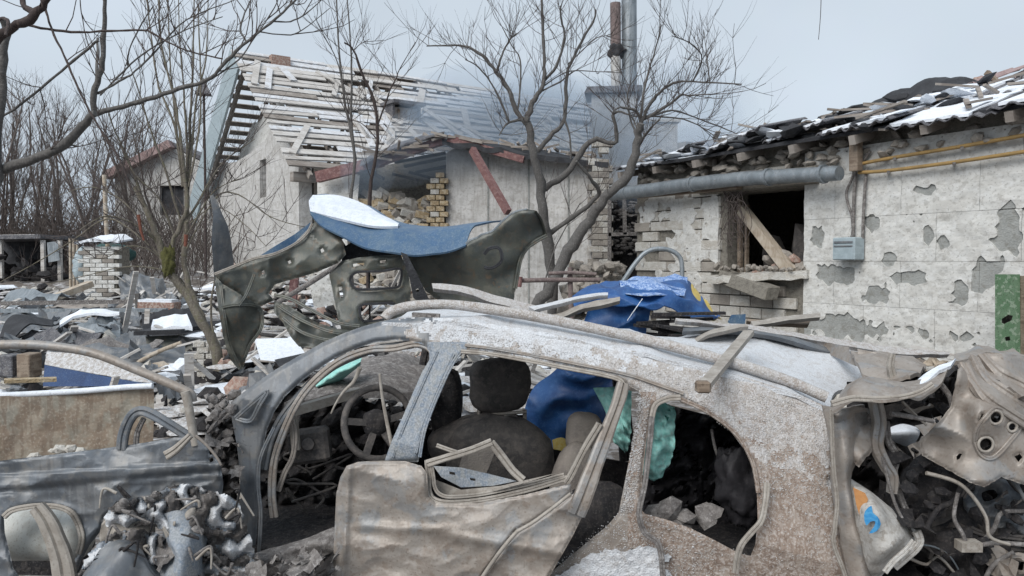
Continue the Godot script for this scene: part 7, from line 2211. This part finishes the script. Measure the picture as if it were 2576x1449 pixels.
	pole("bent_hoop", "pale bent pipe hoop in front of the exposed bricks", "pipe", [1560, 720, 1600, 660, 1634, 630, 1680, 628, 1712, 650, 1716, 700], 9.9, 0.03, 0.028, M.zinc)
	# --- rubble at the white house
	t = thing("rubble_heap", "pale heap of plaster rubble at the foot of the white house on the right", "rubble heap", wp(4.6, 0, 0.7))
	mb = MB.new()
	for i in 420:
		var s := rng.randf_range(2.0, 7.0)
		var u := rng.randf()
		var hh := 0.72 * (1.0 - u) * (0.6 + 0.5 * nz.get_noise_1d(s * 2.0)) + 0.05
		rock(mb, wp(s, hh, 0.15 + u * 1.3), Vector3(rng.randf_range(0.06, 0.3), rng.randf_range(0.04, 0.16), rng.randf_range(0.06, 0.26)), Vector3(rng.randf(), rng.randf() * 6, rng.randf()))
	part(t, "plaster_lump", mb, M.brick_white).set_meta("kind", "stuff")
	mb = MB.new()
	for i in 260:
		var s := rng.randf_range(2.0, 7.0)
		var u := rng.randf()
		rock(mb, wp(s, 0.66 * (1.0 - u) + 0.06, 0.2 + u * 1.3), Vector3(rng.randf_range(0.05, 0.2), rng.randf_range(0.03, 0.1), rng.randf_range(0.05, 0.2)), Vector3(rng.randf(), rng.randf() * 6, rng.randf()))
	part(t, "dust_lump", mb, M.wood_pale).set_meta("kind", "stuff")
	mb = MB.new()
	for i in 30:
		var a := wp(rng.randf_range(3.4, 6.6), rng.randf_range(0.3, 0.75), rng.randf_range(0.2, 0.8))
		beam(mb, a, a + WU * rng.randf_range(-0.8, 0.8) + Vector3.UP * rng.randf_range(-0.1, 0.12), 0.03, 0.02)
	part(t, "splinter", mb, M.lath).set_meta("kind", "stuff")
	mb = MB.new()
	for i in 170: rock(mb, at(rng.randf_range(1440, 1560), rng.randf_range(665, 740), rng.randf_range(11.4, 12.4)), Vector3(0.22, 0.14, 0.2) * rng.randf_range(0.3, 1.1), Vector3(rng.randf(), rng.randf() * 6, rng.randf()))
	for i in 170: rock(mb, at(rng.randf_range(1420, 1590), rng.randf_range(720, 830), rng.randf_range(11.4, 12.4)), Vector3(0.3, 0.2, 0.3) * rng.randf_range(0.4, 1.1), Vector3(rng.randf(), rng.randf() * 6, rng.randf()))
	solo("stone_heap", mb, M.brick_grey, "greyish heap of stones and twigs against the concrete wall", "rubble heap", "", "stuff")
	# --- green steel post
	t = thing("green_steel_post", "chipped green steel post with black holes at the right edge", "post", at(2532, 1020, 7.3) * Vector3(1, 0, 1))
	mb = MB.new()
	plate(mb, [2503, 690, 2566, 690, 2568, 1040, 2503, 1040], [[2520, 802, 2536, 792, 2548, 794, 2544, 806, 2526, 815, 2520, 812], [2528, 848, 2540, 846, 2542, 856, 2530, 858]], func(_x, _y): return 7.3, 0.02, 20.0)
	part(t, "front_plate", mb, M.green_paint)
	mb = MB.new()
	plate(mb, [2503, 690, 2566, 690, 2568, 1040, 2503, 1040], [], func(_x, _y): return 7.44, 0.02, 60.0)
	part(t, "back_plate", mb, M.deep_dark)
	mb = MB.new()
	beam(mb, at(2576, 694, 7.3), at(2576, 1040, 7.3), 0.06, 0.12, Vector3(0, 0, 1))
	part(t, "timber", mb, M.wood)
	# --- overhead wires
	pole("overhead_wire", "thin broken wire hanging from above over the white house", "wire", [2066, -20, 2064, 40, 2059, 100], 12.0, 0.006, 0.004, M.bark_dark, "", 4)
	pole("overhead_wire", "thin dark wire rising to the right over the ridge planks", "wire", [2540, 282, 2562, 220, 2590, 130], 9.0, 0.006, 0.006, M.bark_dark, "", 4)
	# --- scattered rubble that carpets the yard
	var kinds := [["brick_white", 1100, "carpet of small white brick and plaster rubble over the yard"], ["charred", 760, "scattered sooty scraps over the yard"], ["dirty_snow", 680, "dirty snow lumps scattered over the yard"], ["snow", 420, "small drifts of clean snow between the debris of the yard"], ["brick_red", 360, "reddish brick fragments scattered behind the olive wreck"], ["lath", 420, "splintered boards scattered over the yard"]]
	for k in kinds:
		mb = MB.new()
		for i in k[1]:
			var x := rng.randf_range(-420, 1500)
			if k[0] == "brick_red": x = rng.randf_range(560, 1120)
			var d := rng.randf_range(7.6, 19.0)
			if x > 1050: d = rng.randf_range(7.6, 13.6)
			if x < 520.0 and d > 9.5 and d < 14.0 and rng.randf() < 0.6: continue
			var p := on(x, d, rng.randf_range(0.0, 0.12 if x < 520 else 0.3))
			if x > 560 and x < 1100: p.y += 0.5 * smoothstep(8.4, 12.5, d) * rng.randf()
			var s := rng.randf_range(0.08, 0.34)
			if k[0] == "lath":
				var dv := Vector3(rng.randf_range(-1, 1), rng.randf_range(-0.15, 0.4), rng.randf_range(-0.6, 0.6)).normalized()
				beam(mb, p, p + dv * rng.randf_range(0.3, 1.2), rng.randf_range(0.03, 0.1), 0.025)
			elif k[0] == "dirty_snow" or k[0] == "snow":
				rock(mb, p, Vector3(s * 2.6, s * 0.5, s * 2.0), Vector3(0, rng.randf() * 6, 0))
			else:
				rock(mb, p, Vector3(s, s * 0.55, s * 0.8), Vector3(rng.randf(), rng.randf() * 6, rng.randf()))
		solo("scattered_rubble", mb, M[k[0]], k[2], "rubble", "", "stuff")
	mb = MB.new()
	for i in 160:
		var x := rng.randf_range(-80, 1300)
		var d := rng.randf_range(7.8, 16.0)
		flake(mb, on(x, d, rng.randf_range(0.05, 0.3)), rng.randf_range(0.1, 0.55))
	solo("scattered_sheet_scrap", mb, M.steel, "crumpled grey sheet metal scraps scattered over the yard", "scrap", "", "stuff")
	# bigger single pieces of wreckage in the left yard
	var bits := [[40, 13.0, "steel", "bent dark sheet at the left edge above the door bow"], [95, 11.2, "slate", "dark grey sheet left of the crumpled bonnet"], [60, 15.6, "zinc", "pale metal sheet under the left rails"], [215, 15.2, "lath_dark", "brown boarding under the rails, left of the brick pillar foot"], [330, 10.6, "steel", "twisted dark sheet behind the white sheet"], [250, 10.8, "ash", "ash-grey folded sheet over the blue and white sheets"], [470, 12.8, "felt", "black folded felt right of the snow-topped slab"], [690, 11.4, "charred", "sooty folded sheet behind the olive wreck leg"], [900, 10.8, "steel", "grey folded sheet behind the slotted panel"], [600, 10.0, "charred", "sooty sheet between the tree and the olive wreck leg"]]
	for q in bits:
		mb = MB.new()
		var p := on(q[0], q[1], 0.22)
		var rows := []
		var yaw := rng.randf_range(-0.6, 0.6)
		var tl := rng.randf_range(0.1, 0.6)
		for j in 4:
			var r := PackedVector3Array()
			for i in 5:
				var u := (i / 4.0 - 0.5) * 1.3
				var v := (j / 3.0 - 0.5) * 0.9
				r.append(p + Vector3(u * cos(yaw) + v * sin(yaw), -v * tl + 0.12 * nz.get_noise_2d(u * 3 + q[0], v * 3), v * cos(yaw) - u * sin(yaw)))
			rows.append(r)
		loft(mb, rows, 4, 4, Vector3(0, -0.02, 0), 0.18, 2.4)
		solo("folded_scrap_sheet", mb, M[q[2]], q[3], "scrap sheet", "scrap sheets in the left yard")

# ---------- smoke ----------
func smoke():
	var puffs := [[1330, 330, 15.6, 5.6, 1.6, 1.6, 0.393], [1250, 265, 16.5, 4.0, 1.8, 1.6, 0.355], [1400, 290, 16.0, 3.6, 1.6, 1.6, 0.355], [1180, 320, 15.6, 2.6, 1.4, 1.4, 0.315], [1120, 395, 14.9, 2.2, 0.9, 1.2, 0.551], [1000, 420, 14.6, 1.6, 0.8, 0.9, 0.218], [925, 435, 14.4, 1.0, 1.0, 0.9, 0.291], [1660, 330, 15.0, 3.2, 2.6, 2.0, 0.147], [1700, 400, 14.6, 2.4, 1.2, 1.6, 0.174], [1620, 410, 13.6, 1.1, 1.3, 1.0, 0.24], [1600, 470, 13.4, 0.8, 0.9, 0.8, 0.24], [1740, 290, 15.6, 2.6, 2.0, 2.0, 0.118], [1560, 300, 15.2, 1.6, 1.8, 1.2, 0.147], [1480, 350, 15.0, 1.8, 1.2, 1.2, 0.235], [1800, 370, 15.2, 2.0, 1.0, 1.6, 0.177]]
	for p in puffs:
		var f := FogVolume.new()
		f.name = numbered("smoke")
		f.shape = RenderingServer.FOG_VOLUME_SHAPE_ELLIPSOID
		f.size = Vector3(p[3], p[4], p[5])
		var m := FogMaterial.new()
		m.density = p[6]
		m.albedo = Color(0.8, 0.88, 0.97)
		f.material = m
		add_child(f)
		f.position = at(p[0], p[1], p[2])
		f.set_meta("kind", "stuff")
		f.set_meta("label", "thin bluish smoke drifting past the roofs")
		f.set_meta("category", "smoke")
		f.set_meta("group", "puffs of drifting smoke")
